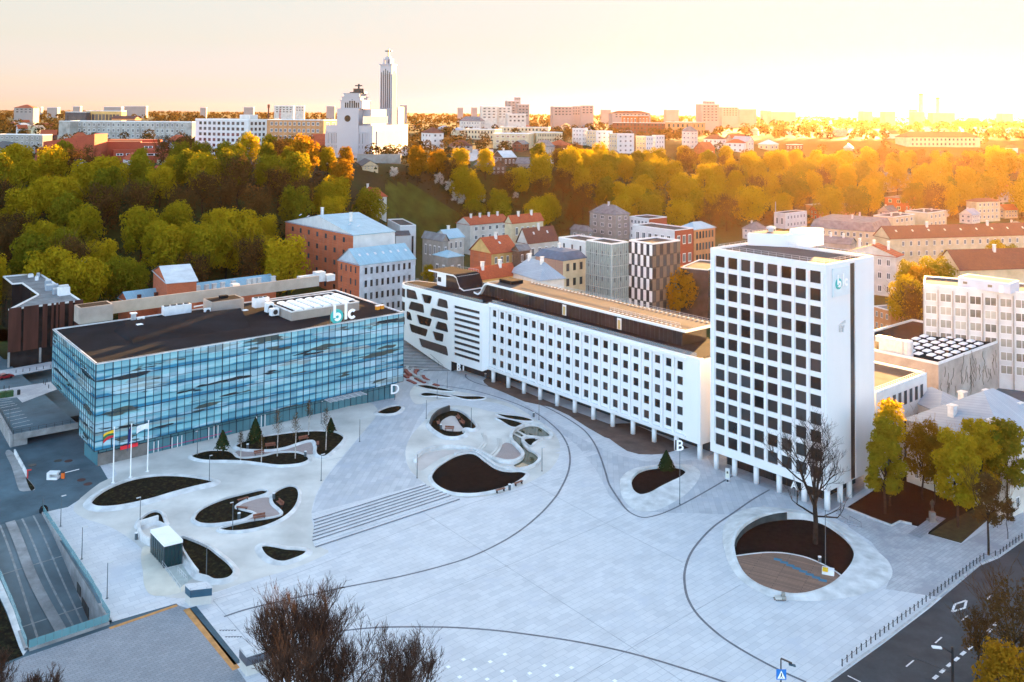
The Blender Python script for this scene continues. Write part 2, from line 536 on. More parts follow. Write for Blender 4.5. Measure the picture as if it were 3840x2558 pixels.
def crown_mb(R, H, zc, nl, leaf, size, flat=1., shell=.72):
    """a crown of overlapping lobes, each covered in leaf clumps"""
    mb = MB(); lobes = [(Vector((0, 0, zc+H*.12)), R*.62)]
    for k in range(nl):
        a = k*2.4+random.uniform(-.5, .5); t = (k+.5)/nl
        z = zc+H*(t-.5)*.92; rr = R*math.sqrt(max(.05, 1-((t-.45)/.62)**2))*random.uniform(.5, .72)
        lobes.append((Vector((math.cos(a)*rr, math.sin(a)*rr, z)), R*random.uniform(.30, .46)))
    tot = sum(r*r for _, r in lobes)
    for c, r in lobes:
        for _ in range(int(leaf*r*r/tot)):
            d = Vector((random.gauss(0, 1), random.gauss(0, 1), random.gauss(0, 1)+.25)).normalized()
            q = r*(1-(1-shell)*random.random()**1.5*1.6)*random.uniform(.90, 1.18)
            p = c+Vector((d.x*q, d.y*q, d.z*q*flat))
            leaf_quad(mb, p, d+Vector((random.gauss(0, .45), random.gauss(0, .45), random.gauss(.2, .45))), size*random.uniform(.6, 1.25))
    return mb

def branch(mb, p, d, L, r, lev, spread=.55, up=.12, kids=(3, 4), segs=3, taper=.62, minr=.012, n=4):
    pts = [p]; q = Vector(p); dd = Vector(d)
    for _ in range(segs):
        dd = (dd+Vector((random.gauss(0, .13), random.gauss(0, .13), random.gauss(up, .08)))).normalized()
        q = q+dd*L/segs; pts.append(q.copy())
    mb.tube(pts, r, max(minr, r*taper), n if r > .05 else 3, cap=False)
    if lev <= 0: return
    for k in range(random.randint(*kids)):
        t = random.uniform(.35, 1.) if k else 1.
        i = min(segs-1, int(t*segs)); s = pts[i].lerp(pts[i+1], t*segs-i)
        sd_ = Vector((random.gauss(0, 1), random.gauss(0, 1), random.gauss(.15, .5))).normalized()
        nd_ = (dd+sd_*spread*random.uniform(.7, 1.4)).normalized()
        branch(mb, s, nd_, L*random.uniform(.55, .8), max(minr, r*taper*random.uniform(.6, .95)), lev-1, spread, up, kids, segs, taper, minr, n)

def trunk_mb(h, r, top):
    mb = MB()
    mb.tube([(0, 0, -1), (0, 0, h*.3), (random.uniform(-.3, .3), random.uniform(-.3, .3), h*.7), (random.uniform(-.6, .6), random.uniform(-.6, .6), h)], r, r*.55, 6)
    for k in range(5):
        a = k*1.26+random.random()
        branch(mb, Vector((0, 0, h*random.uniform(.6, 1))), Vector((math.cos(a)*.7, math.sin(a)*.7, .7)), (top-h)*.42, r*.42, 1, .5, .1, (2, 2), 2, .6, .03)
    return mb

def proto(name, crown, trunk, cm, tm='bark'):
    t = thing(name, (0, 0, 0), 'tree', 'tree')
    obj('crown', crown, cm, t); obj('trunk', trunk, tm, t)
    return t
PROTO = {}
def hide_protos():
    for ps in PROTO.values():
        for p in ps:
            for c in list(p.children): bpy.data.objects.remove(c)
            bpy.data.objects.remove(p)
for key, cm, specs in (
    ('yellow', 'leaf_yellow', [(7.2, 12.5, 11.5), (6.4, 14, 12.5), (8.0, 12, 11.2)]),
    ('green', 'leaf_green', [(6.6, 12.5, 11.2), (7.4, 13.5, 12.2), (5.8, 14, 12.0)]),
    ('brown', 'leaf_brown', [(6.6, 12.5, 11.2), (5.8, 13.5, 12)]),
    ('gold', 'leaf_gold', [(6.4, 11.5, 10.8), (5.6, 12.5, 11.2)])):
    PROTO[key] = []
    for R, H, zc in specs:
        nl = 17 if key != 'brown' else 13
        cr = crown_mb(R, H, zc, nl, 3700 if key != 'brown' else 2000, .48 if key != 'brown' else .36, .92, .72 if key != 'brown' else .45)
        if key == 'brown':
            for k in range(9):
                a = k*.7; branch(cr, Vector((0, 0, zc-H*.3)), Vector((math.cos(a)*.6, math.sin(a)*.6, .8)), H*.45, .10, 3, .5, .12, (2, 3), 2, .6, .035, 3)
        PROTO[key].append(proto('leafy_tree' if key != 'brown' else 'bare_tree', cr, trunk_mb(zc-H*.28, .36, zc+H*.3), cm))
def conifer_mb(R, H, n, size, z0=1.2):
    mb = MB()
    for k in range(n):
        t = (k/n)**.8; z = z0+(H-z0)*t
        r = R*(1-t)**.85*random.uniform(.55, 1.1)+.06; a = random.uniform(0, 6.28)
        leaf_quad(mb, Vector((math.cos(a)*r, math.sin(a)*r, z-.12*r)), (math.cos(a), math.sin(a), .5+random.gauss(0, .3)), size*random.uniform(.6, 1.2)*(1-.4*t))
    return mb
mbt = MB(); mbt.tube([(0, 0, -.5), (0, 0, 9)], .25, .05, 6)
PROTO['conifer'] = [proto('conifer_tree', conifer_mb(2.7, 13, 900, .6, 1.5), mbt, 'leaf_conifer')]
mbt = MB(); mbt.tube([(0, 0, -.5), (0, 0, 3.2)], .16, .1, 6)
PROTO['blossom'] = [proto('blossom_tree', crown_mb(2.8, 5, 4.4, 9, 700, .30, .9, .5), mbt, 'leaf_blossom')]
# ---------------------------------------------------------------- the square and the streets
def gp(k, pts, dz=0.): return [GZ(*S(k, x, y), dz) for x, y in pts]
def loop(k, pts, per=5): return ccw([(p.x, p.y) for p in smooth_loop([(q.x, q.y) for q in gp(k, pts)], per)])

mat('asphalt', (.052, .055, .060), .9, .25, .25, fine=.5)
mat('ramp_asphalt', (.125, .165, .185), .9, .25, .12, fine=.3)
mat('ramp_line', (.25, .26, .26), .8, .2, 1.)
mat('asphalt_blue', (.075, .125, .155), .9, .3, .12, fine=.5)
brickmat('slabs', (.61, .62, .64), (.485, .505, .54), (.43, .45, .49), 2.5, 1.15,   .04, .55, .40, -.45, False, rad(-40.6), .10, .35, (.13, .555, (.49, .51, .555)))
brickmat('slabs_mottled', (.53, .55, .58), (.41, .435, .48), (.36, .38, .42), 2.8, 1.2, .035, .5, .45, -.1, False, rad(-85), .15, .35, (.16, .54, (.40, .43, .49)))
brickmat('slabs_garden', (.50, .51, .53), (.40, .41, .44), (.25, .26, .28), 1.5, .7, .025, .6, .5, -.1, False, rad(-40.6), .2, .3, (.13, .47, (.30, .31, .34)))
brickmat('pavers', (.30, .315, .34), (.25, .265, .29), (.17, .18, .20), .95, .55, .035, .8, .3, 0, False, rad(-40.6), .2)
mat('white_concrete', (.60, .585, .55), .7, .20, .09, 0, .15, fine=.16)
mat('rim_concrete', (.60, .60, .595), .7, .20, .35, 0, .15, fine=.14)
mat('grey_concrete', (.30, .30, .30), .85, .25, .4, fine=.3)
m, nt, b = base_mat('soil')
v = coords(nt)
c = ramp(nt, noise(nt, v, 1.1, 8., .7), [(.35, (.007, .006, .005)), (.52, (.016, .014, .009)), (.64, (.034, .034, .014)), (.78, (.060, .050, .030))])
nt.links.new(c, b.inputs['Base Color']); b.inputs['Roughness'].default_value = 1; b.inputs['Specular IOR Level'].default_value = .05
m, nt, b = base_mat('dark_soil')
v = coords(nt)
c = ramp(nt, noise(nt, v, .8, 8., .7), [(.3, (.0045, .0042, .0040)), (.7, (.0135, .0118, .0102))])
nt.links.new(c, b.inputs['Base Color']); b.inputs['Roughness'].default_value = 1; b.inputs['Specular IOR Level'].default_value = .05
brickmat('deck_wood', (.34, .195, .135), (.225, .130, .092), (.085, .055, .045), 9., .42, .06, .75, .5, 0, False, rad(30), .3)
brickmat('pink_decking', (.40, .325, .305), (.35, .285, .27), (.24, .19, .18), 4., .2, .02, .8, .3, 0, False, rad(20), .1)
mat('pink_floor', (.50, .455, .43), .8, .1, .2)
mat('brown_paving', (.125, .083, .068), .85, .25, .3, fine=.3)
mat('joint', (.34, .36, .39), .6, .2, .5)
mat('inlay', (.115, .125, .150), .5, .2, .5)
mat('orange_paving', (.52, .25, .085), .8, .2, .8, fine=.2)
mat('blue_paving', (.030, .075, .105), .6, .2, .8)
mat('white_line', (.62, .62, .62), .8, .2, 2.)
mat('kerb', (.42, .42, .42), .8, .2, 1.)
mat('dark_metal', (.035, .040, .045), .45, .2, 3., .6)
mat('grey_metal', (.16, .18, .20), .45, .2, 3., .5)
mat('white_paint', (.80, .80, .79), .55, .05, .25)
mat('bench_wood', (.20, .075, .045), .6, .25, 2.)

PIT = [GZ(*S('a', x, y)) for x, y in ((-130, 520), (285, 400), (748, 1160), (195, 1345))]
OUT = [Vector((-240, 300, 0)), Vector((240, 300, 0)), Vector((190, 88, 0)), Vector((-190, 88, 0))]
sheet('street', [[OUT[k], OUT[(k+1) % 4], PIT[(k+1) % 4], PIT[k]] for k in range(4)], 'asphalt_blue', -.03, kind='structure')

# the square of granite slabs: one sheet, then the mottled upper part
sq = [S('c', 1000, 1580), S('c', 1400, 1290), S('c', 1700, 1060), S('c', 2050, 765), S('c', 2180, 712), S('c', 2354, 590)]
sq = [GZ(*p) for p in sq]
far = [Vector((118, 205, 0)), Vector((85, 232, 0)), Vector((55, 262, 0)), Vector((5, 300, 0)), Vector((-30, 290, 0))]
west = gp('f', [(1150, 960), (1060, 985), (1110, 1010), (1220, 1200), (1100, 1290), (800, 1480), (760, 1505)])+[PIT[1]+E1*.5, PIT[2]+E1*.5]+gp('a', [(1215, 1025), (1280, 1075), (1690, 1567)])+[Vector((-25, 115, 0)), Vector((0, 105, 0)), Vector((25, 110, 0))]
sheet('square', [sq+far+west], 'slabs', .004, kind='structure')
up = gp('d', [(1640, 555), (1500, 800)])
upper = gp('F', [(716, 1180), (728, 1140), (752, 1095), (790, 1050), (830, 1000), (865, 945), (850, 925), (800, 905), (925, 862), (960, 880), (945, 905), (985, 930), (960, 965), (940, 1010), (932, 1060), (945, 1085), (975, 1113)])
sheet('square_upper', [upper], 'slabs_mottled', .008, kind='structure')
east = gp('F', [(930, 800), (1040, 850), (1110, 872), (1160, 902), (1250, 955), (1340, 1010), (1400, 1040), (1500, 1050), (1620, 1050), (1800, 1130), (1900, 1165), (1880, 1190), (1700, 1185), (1600, 1190), (1480, 1195), (1330, 1130), (1310, 1060), (1280, 1000), (1220, 965), (1150, 945), (1130, 925), (1090, 900), (1000, 880), (950, 872)])
sheet('square_east', [loop('F', [(930, 805), (1040, 850), (1160, 902), (1340, 1010), (1480, 1060), (1640, 1060), (1800, 1130), (1895, 1175), (1800, 1185), (1600, 1180), (1430, 1165), (1370, 1080), (1310, 1010), (1220, 960), (1130, 920), (1000, 885)], 3)], 'slabs_mottled', .008, kind='structure')
sheet('pavement', [gp('c', [(1790, 985), (2050, 765), (2180, 705), (2354, 590), (2354, 350), (2240, 420), (1920, 615), (1690, 545), (1580, 480), (1500, 465), (1440, 490), (1130, 365), (1060, 390), (1150, 500), (1300, 600), (1450, 800), (1400, 925)])], 'slabs_garden', .008, kind='structure')

# pale concrete fields that carry the planting beds
WEST = [(170, 1162), (230, 1110), (270, 1090), (245, 1050), (330, 1010), (480, 985), (600, 940), (740, 925), (800, 905), (850, 925), (868, 950), (825, 1005), (770, 1070), (735, 1120), (718, 1165), (718, 1200), (733, 1255), (755, 1270), (680, 1305), (560, 1340), (500, 1360), (430, 1375), (380, 1372), (340, 1360), (330, 1320), (330, 1270), (300, 1240), (250, 1210), (190, 1190)]
sheet('concrete_west', [loop('F', WEST, 3)], 'white_concrete', .012, kind='structure')
ISLE = [(60, 1070), (75, 960), (130, 850), (220, 740), (285, 670), (330, 585), (430, 540), (560, 515), (700, 515), (850, 535), (1000, 575), (1200, 600), (1480, 655), (1640, 735), (1760, 860), (1800, 980), (1780, 1100), (1700, 1220), (1560, 1320), (1400, 1400), (1250, 1462), (1050, 1520), (800, 1548), (600, 1535), (450, 1490), (300, 1405), (150, 1280), (90, 1190)]
sheet('concrete_island', [loop('e', ISLE, 3)], 'white_concrete', .012, kind='structure')
sheet('concrete_north', [loop('e', [(110, 400), (125, 330), (190, 275), (300, 268), (450, 300), (620, 350), (800, 378), (950, 415), (1180, 470), (1330, 540), (1480, 640), (1300, 590), (1290, 560), (1200, 520), (1050, 480), (850, 455), (640, 440), (500, 440), (380, 462), (250, 495), (165, 488)], 3)], 'white_concrete', .012, kind='structure')
sheet('tower_forecourt', [gp('F', [(1625, 1050), (1640, 1075), (1905, 1178), (1935, 1160), (2012, 1105), (1995, 1090), (1960, 1060), (1700, 1000)])], 'slabs_garden', .012, kind='structure')

# wide steps
mb = MB(); ml = MB(); NS = 9
for k in range(NS):
    t0, t1 = k/NS, (k+1)/NS
    def sp(s, t): return ST0+E1*s+E2*STEP_D*t
    l0, l1 = -.6+4.2*sst(t0), -.6+4.2*sst(t1); r0, r1 = 32.5-3.0*t0, 32.5-3.0*t1
    z = STEP_H*t1+.02
    mb.prism([sp(l0, t0), sp(r0, t0), sp(r1, t1), sp(l1, t1)], -.2, z)
    if k != 1:
        wq = .24/STEP_D
        ml.prism([sp(l0, t0), sp(r0, t0), sp(r0, t0+wq), sp(l0, t0+wq)], z-.1, z+.006)
st = thing('stairs', ST0+E1*16, 'wide shallow granite steps with dark edge strips in the middle of the square', 'stairs')
obj('treads', mb, 'slabs', st); obj('edge_strip', ml, 'inlay', st, kind='stuff')

# dark curved drainage lines set into the slabs
DR = [('e', [(740, 160), (742, 195), (800, 235), (900, 272), (1100, 328), (1350, 408), (1600, 512), (1800, 612), (1950, 702), (2080, 800), (2180, 930), (2250, 1080), (2310, 1260), (2353, 1400)]),
      ('e', [(430, 280), (620, 310), (850, 350), (1100, 420), (1350, 510), (1550, 610), (1700, 720), (1810, 830), (1880, 950), (1910, 1080), (1905, 1200), (1870, 1320), (1800, 1460), (1725, 1568)])]
l1 = [S(*((DR[0][0],)+p)) for p in DR[0][1]]+[S('b', *p) for p in [(1905, 295), (1960, 370), (2020, 413), (2090, 432), (2180, 415), (2260, 385), (2353, 340)]]+[S('c', 160, 252), S('c', 343, 145)]
l2 = [S(*((DR[1][0],)+p)) for p in DR[1][1][:-1]]+[S('b', *p) for p in [(1470, 300), (1380, 400), (1250, 510), (1100, 605), (900, 700), (700, 765), (400, 840), (0, 917)]]+[S('i', *p) for p in [(1000, 607), (700, 672), (400, 742), (240, 793)]]
l3 = [S('c', *p) for p in [(600, 240), (480, 310), (350, 400), (220, 490), (120, 590), (50, 690), (15, 800), (15, 900), (40, 1000), (110, 1110), (250, 1240), (400, 1340), (560, 1430), (700, 1500), (850, 1567)]]
l4 = [S('b', *p) for p in [(-200, 1235), (0, 1215), (150, 1198), (330, 1188), (600, 1187), (800, 1192), (1050, 1210), (1300, 1240), (1600, 1285), (1900, 1345), (2150, 1410), (2353, 1472)]]+[S('c', 150, 1520), S('c', 290, 1567), S('c', 420, 1610)]
mb = MB()
for ln in (l1, l2, l3, l4):
    pts = [GZ(*p) for p in ln]; ribbon(mb, smooth_line([(p.x, p.y) for p in pts], 6), .42, .016)
obj('drainage_line', mb, 'inlay', kind='structure')
mb = MB()
for ln in ([('b', 570, 400), ('b', 1130, 762), ('b', 1990, 1320), ('b', 2350, 1562)], [('b', 0, 690), ('b', 900, 332), ('b', 1580, 142)], [('b', 150, 1165), ('b', 1130, 770), ('b', 1820, 472), ('b', 2353, 232)],
           [('b', 1600, 1567), ('b', 2353, 1125), ('c', 400, 895)], [('b', 1300, 190), ('b', 1830, 475), ('b', 2353, 742)], [('a', 1470, 1000), ('a', 1800, 910), ('a', 2353, 700)], [('a', 1470, 1005), ('a', 1715, 1288)], [('d', 1320, 980), ('d', 1900, 860), ('d', 2200, 780)]):
    ribbon(mb, [GZ(*S(*p)) for p in ln], .12, .014)
obj('slab_joint', mb, 'joint', kind='structure')

# brown terrace under the long building
sheet('terrace', [ccw([(p.x, p.y) for p in gp('e', [(935, 230), (970, 203), (1030, 195), (1700, 480), (2353, 720)])+gp('g', [(250, 560), (900, 840), (740, 870), (620, 905), (480, 915), (330, 910), (200, 875), (100, 810), (0, 735)])+gp('e', [(2300, 870), (2100, 755), (1900, 625), (1700, 532), (1400, 470), (1150, 360), (1000, 300), (945, 255)])])], 'brown_paving', .018, kind='structure')

# ---------------------------------------------------------------- planting beds
def bed(name, label, cat, k, soil, width=1.0, h=.38, outer=None, soilm='soil', lip=.28, per=5, group=None, ok=None):
    L = loop(k, soil, per); n = len(L)
    c = sum((Vector((p[0], p[1], 0)) for p in L), Vector())/n; c.z = zg(c.x, c.y)
    t = thing(name, c, label, cat, group)
    mb = MB(); mb.face([(x, y, zg(x, y)+.06) for x, y in L])
    bm = bmesh.new(); fill(bm, L); bm_sheet(bm)
    mb = MB(); ix = {v: i for i, v in enumerate(bm.verts)}
    mb.v = [(v.co.x, v.co.y, zg(v.co.x, v.co.y)+.06) for v in bm.verts]; mb.f = [tuple(ix[v] for v in f.verts) for f in bm.faces]; mb.m = [0]*len(mb.f); bm.free()
    obj('soil', mb, soilm, t)
    if outer:
        O = loop(ok or k, outer, per)
        def at(ang):
            best = None; d = Vector((math.cos(ang), math.sin(ang)))
            for a, b in zip(O, O[1:]+O[:1]):
                ax, ay, bx, by = a[0]-c.x, a[1]-c.y, b[0]-c.x, b[1]-c.y
                den = d.x*(by-ay)-d.y*(bx-ax)
                if abs(den) < 1e-9: continue
                r = (ax*(by-ay)-ay*(bx-ax))/den; q = (ax*d.y-ay*d.x)/den
                if r > 0 and -1e-6 <= q <= 1+1e-6: best = max(best or 0, r)
            return best or 1
        W = []
        for p in L:
            ang = math.atan2(p[1]-c.y, p[0]-c.x); r = at(ang); W.append(Vector((c.x+math.cos(ang)*r, c.y+math.sin(ang)*r)))
    else: W = offset_loop(L, width)
    I = offset_loop(L, lip)
    hh = lambda i: h(L[i]) if callable(h) else h
    z3 = lambda pts, f: [(p[0], p[1], zg(p[0], p[1])+f(i)) for i, p in enumerate(pts)]
    mb = MB()
    A = z3(L, lambda i: .02); B = z3(L, lambda i: .06+hh(i)); Cc = z3(I, lambda i: .07+hh(i)); D = z3(W, lambda i: .02)
    M = [Vector(I[i]).lerp(Vector(W[i]), .35) for i in range(n)]; Mz = z3(M, lambda i: .04+hh(i)*.55)
    mb.ring(B, A); mb.ring(Cc, B); mb.ring(Mz, Cc); mb.ring(D, Mz)
    obj('rim', mb, 'rim_concrete', t)
    return t, c

bed('planting_bed', 'longest teardrop bed of dark grass, nearest the three flagpoles', 'planting bed', 'a', [(632, 345), (660, 300), (740, 245), (850, 197), (960, 167), (1090, 150), (1220, 150), (1340, 162), (1440, 180), (1470, 193), (1440, 207), (1330, 232), (1200, 267), (1050, 312), (900, 347), (780, 366), (680, 368)], 1.6, .45)
bed('planting_bed', 'pointed bed of dark grass along the back of the small paved seat corner', 'planting bed', 'a', [(1346, 440), (1375, 395), (1450, 350), (1560, 308), (1700, 272), (1800, 250), (1842, 256), (1835, 272), (1780, 292), (1690, 318), (1618, 366), (1660, 385), (1745, 408), (1720, 430), (1655, 458), (1500, 482), (1400, 482), (1350, 462)], .8, .32)
bed('planting_bed', 'hook shaped bed of dark grass curling round the small paved seat corner', 'planting bed', 'a', [(1880, 305), (1900, 265), (1950, 235), (2000, 221), (2040, 232), (2056, 272), (2045, 335), (2010, 390), (1950, 440), (1860, 485), (1760, 515), (1650, 531), (1560, 531), (1518, 518), (1560, 503), (1660, 478), (1730, 463), (1820, 450), (1915, 432), (1952, 412), (1935, 385), (1890, 345)], .8, .3)
bed('planting_bed', 'small rounded bed behind the low white parapet and glazed lift box', 'planting bed', 'a', [(958, 495), (970, 460), (1000, 428), (1040, 405), (1078, 398), (1110, 413), (1128, 460), (1134, 486), (1090, 470), (1040, 480), (990, 502)], .9, .4)
bed('planting_bed', 'drop shaped bed of dark grass beside the glazed lift box', 'planting bed', 'a', [(1250, 580), (1330, 602), (1420, 642), (1500, 700), (1570, 758), (1606, 810), (1590, 850), (1545, 870), (1480, 873), (1430, 850), (1370, 832), (1330, 785), (1290, 715), (1262, 650)], 1.2, .45)
bed('planting_bed', 'small boat shaped bed standing alone in front of the wide steps', 'planting bed', 'a', [(1806, 642), (1835, 632), (1900, 641), (1970, 655), (2050, 660), (2107, 668), (2090, 693), (2020, 723), (1950, 741), (1880, 725), (1830, 690)], 1.3, .22)
bed('planting_bed', 'dark grass bed with young birches, nearest the blue glass building', 'planting bed', 'd', [(300, 830), (350, 790), (440, 760), (600, 720), (800, 690), (1000, 665), (1200, 655), (1380, 665), (1460, 690), (1507, 730), (1480, 785), (1400, 865), (1330, 925), (1280, 946), (1225, 930), (1205, 890), (1208, 830), (1180, 772), (1100, 768), (980, 802), (850, 845), (700, 870), (540, 872), (380, 862)], .9, .32)
bed('planting_bed', 'flame shaped dark grass bed in front of the pink winding path', 'planting bed', 'd', [(-198, 940), (-120, 903), (-20, 880), (100, 873), (200, 880), (260, 908), (300, 948), (390, 964), (520, 952), (640, 932), (740, 907), (850, 897), (980, 899), (1080, 932), (1112, 970), (1090, 1000), (1000, 1030), (850, 1044), (750, 1043), (600, 1025), (400, 1000), (200, 992), (0, 991), (-130, 975)], .9, .32)
bed('planting_bed', 'little leaf shaped bed alone on the mottled upper square', 'planting bed', 'd', [(1887, 450), (1950, 413), (2030, 385), (2110, 371), (2152, 380), (2152, 412), (2100, 452), (2030, 467), (1940, 466)], 1.0, .3)
bed('planting_bed', 'hollow bed with pink seat floor and benches in the big white island', 'planting bed', 'e', [(338, 745), (368, 680), (440, 618), (550, 577), (640, 580), (720, 620), (800, 690), (850, 750), (852, 778), (820, 798), (770, 788), (722, 790), (700, 815), (735, 833), (700, 865), (620, 886), (520, 880), (440, 842), (375, 795)], 1.1, .55)
bed('planting_bed', 'largest bare brown bed at the front of the big white island', 'planting bed', 'e', [(360, 1330), (375, 1280), (425, 1220), (520, 1150), (640, 1088), (740, 1062), (820, 1064), (880, 1093), (950, 1150), (1040, 1213), (1140, 1254), (1250, 1267), (1350, 1264), (1411, 1280), (1410, 1303), (1370, 1345), (1280, 1400), (1160, 1450), (1000, 1490), (850, 1512), (700, 1513), (560, 1492), (450, 1442), (382, 1382)], .8, .3, soilm='dark_soil')
bed('planting_bed', 'long sliver of planting nearest the white columns behind the pool', 'planting bed', 'e', [(1088, 610), (1200, 622), (1350, 638), (1450, 662), (1492, 685), (1430, 691), (1300, 677), (1180, 651)], .5, .15)
bed('planting_bed', 'short wedge bed just behind the pool in the white island', 'planting bed', 'e', [(1082, 657), (1150, 659), (1250, 678), (1340, 704), (1380, 730), (1350, 757), (1280, 762), (1220, 742), (1150, 697)], .5, .2)
bed('planting_bed', 'tiny kidney bed held in the bend of the pool', 'planting bed', 'e', [(1397, 910), (1430, 889), (1520, 882), (1602, 885), (1545, 915), (1492, 950), (1474, 974), (1440, 960)], .4, .3)
bed('planting_bed', 'thin blade shaped bed closest to the red seats of the amphitheatre', 'planting bed', 'e', [(198, 290), (300, 288), (420, 313), (540, 335), (607, 352), (560, 358), (420, 346), (300, 327), (220, 306)], .5, .2)
bed('planting_bed', 'left one of two tail to tail slender beds below the amphitheatre', 'planting bed', 'e', [(234, 395), (270, 374), (340, 374), (450, 393), (540, 407), (607, 426), (520, 426), (400, 412), (280, 413)], .5, .2)
bed('planting_bed', 'right one of two tail to tail slender beds below the amphitheatre', 'planting bed', 'e', [(535, 388), (640, 404), (740, 411), (860, 411), (930, 419), (958, 432), (920, 446), (830, 453), (740, 449), (650, 427)], .5, .2)
sheet('pink_path', [loop('d', [(285, 900), (305, 878), (360, 866), (540, 874), (700, 872), (850, 848), (980, 806), (1100, 771), (1170, 769), (1205, 790), (1198, 880), (1165, 910), (1100, 914), (980, 894), (850, 892), (740, 903), (640, 928), (520, 948), (400, 960), (325, 952), (292, 930)])], 'pink_decking', .05, kind='structure')
sheet('pink_path', [loop('a', [(1620, 364), (1700, 330), (1800, 301), (1858, 299), (1878, 325), (1893, 350), (1930, 380), (1950, 410), (1905, 430), (1800, 444), (1720, 460), (1668, 462), (1668, 450), (1722, 430), (1745, 409), (1700, 390), (1655, 378)])], 'pink_decking', .10, kind='structure')
sheet('pink_path', [loop('e', [(453, 720), (480, 680), (540, 645), (580, 634), (625, 645), (650, 690), (685, 745), (722, 787), (690, 806), (640, 810), (560, 806), (500, 795), (462, 768)])], 'pink_floor', .12, kind='structure')
sheet('pink_path', [loop('e', [(1063, 1100), (1110, 1050), (1138, 970), (1190, 932), (1260, 950), (1330, 1010), (1366, 1070), (1360, 1112), (1310, 1141), (1220, 1146), (1130, 1130)])], 'pink_decking', .05, kind='structure')
sheet('pink_path', [loop('e', [(172, 1170), (200, 1110), (270, 1062), (400, 1027), (560, 1016), (705, 1020), (640, 1045), (520, 1080), (400, 1140), (300, 1210), (240, 1243), (190, 1230)])], 'pink_floor', .05, kind='structure')

# curved retaining walls and the pool of the island
def wall_strip(name, k, pts, w, h, m, label, cat, closed=False, per=6):
    P = [(p.x, p.y) for p in gp(k, pts)]
    ln = smooth_loop(P, per) if closed else smooth_line(P, per)
    n = len(ln); a, b = [], []
    for i, p in enumerate(ln):
        d = (Vector(ln[(i+1) % n if closed else min(i+1, n-1)])-Vector(ln[i-1 if closed else max(i-1, 0)])).normalized()
        q = Vector((-d.y, d.x))*w/2; a.append(Vector(p)+q); b.append(Vector(p)-q)
    mb = MB(); hf = (lambda t: h) if not callable(h) else h
    q = lambda p, z: (p.x, p.y, zg(p.x, p.y)+z)
    for i in range(n if closed else n-1):
        j = (i+1) % n; t0, t1 = i/(n-1), j/(n-1); h0, h1 = hf(t0), hf(t1)
        mb.face([q(a[i], h0), q(b[i], h0), q(b[j], h1), q(a[j], h1)])
        mb.face([q(a[i], -.05), q(a[i], h0), q(a[j], h1), q(a[j], -.05)]); mb.face([q(b[i], -.05), q(b[j], -.05), q(b[j], h1), q(b[i], h0)])
    if not closed:
        for e, t in ((0, 0.), (n-1, 1.)): mb.face([q(a[e], -.05), q(b[e], -.05), q(b[e], hf(t)), q(a[e], hf(t))])
    c = Vector((*ln[n//2], 0)); c.z = zg(c.x, c.y)
    return obj(name, mb, m, base=c, label=label, cat=cat)
mat('dark_wall', (.060, .060, .058), .8, .3, .4)
wall_strip('curved_wall', 'e', [(338, 745), (368, 678), (440, 615), (555, 575)], .5, lambda t: 1.0+.5*t, 'dark_wall', 'dark curved wall behind the sunken pink seat floor', 'wall')
wall_strip('curved_wall', 'e', [(170, 1160), (205, 1090), (280, 1040), (420, 1000), (560, 990), (700, 1000), (830, 1022), (940, 1070), (1060, 1130), (1180, 1160), (1300, 1155), (1375, 1105), (1370, 1050), (1300, 970), (1255, 920), (1250, 860), (1290, 800), (1390, 748)], .75, lambda t: .9-.25*t, 'rim_concrete', 'long white S curved wall through the big white island', 'wall')
sheet('pool_water', [loop('e', [(1285, 825), (1380, 770), (1470, 748), (1560, 760), (1640, 810), (1682, 850), (1660, 871), (1560, 870), (1440, 860), (1405, 864), (1380, 888), (1376, 912), (1392, 960), (1440, 1020), (1510, 1060), (1552, 1110), (1520, 1160), (1450, 1195), (1350, 1212), (1280, 1190), (1350, 1150), (1392, 1110), (1386, 1060), (1330, 1000), (1270, 930), (1255, 880), (1268, 845)])], [glass('pool_water', (.050, .052, .018), .05, .5, .3)], .06, kind='structure')
wall_strip('low_wall', 'e', [(1395, 752), (1480, 736), (1570, 748), (1650, 792), (1700, 845), (1690, 880), (1600, 890), (1520, 890)], .8, .5, 'rim_concrete', 'white curved rim round the far end of the pool', 'wall')
wall_strip('low_wall', 'e', [(1560, 885), (1440, 872), (1395, 880), (1380, 915), (1400, 965), (1450, 1020), (1520, 1055), (1570, 1110), (1540, 1170), (1460, 1215), (1350, 1240), (1220, 1240), (1080, 1200), (960, 1110), (880, 1055), (810, 1035), (720, 1040), (620, 1070)], .7, .5, 'rim_concrete', 'white winding rim between the pool and the bare brown bed', 'wall')
for pts in ([(1322, 805), (1418, 858)], [(1275, 832), (1380, 886)]):
    wall_strip('pool_bridge', 'e', [pts[0], tuple((a+b)/2 for a, b in zip(*pts)), pts[1]], .5, .22, 'rim_concrete', 'narrow white weir crossing the pool, %s of the two' % ('upper' if pts[0][0] > 1300 else 'lower'), 'weir')
for i, pts in enumerate(([(925, 830), (945, 880), (935, 940), (880, 1005)], [(955, 850), (972, 890), (955, 960), (905, 1015)], [(1100, 885), (1105, 940), (1080, 1010), (1020, 1070)], [(1130, 890), (1138, 950), (1110, 1020), (1050, 1085)])):
    wall_strip('curved_step', 'e', pts, .55, .16, 'white_concrete', ['upper', 'second', 'third', 'lowest'][i]+' low curved white step on the island beside the seat hollow', 'step', per=5)

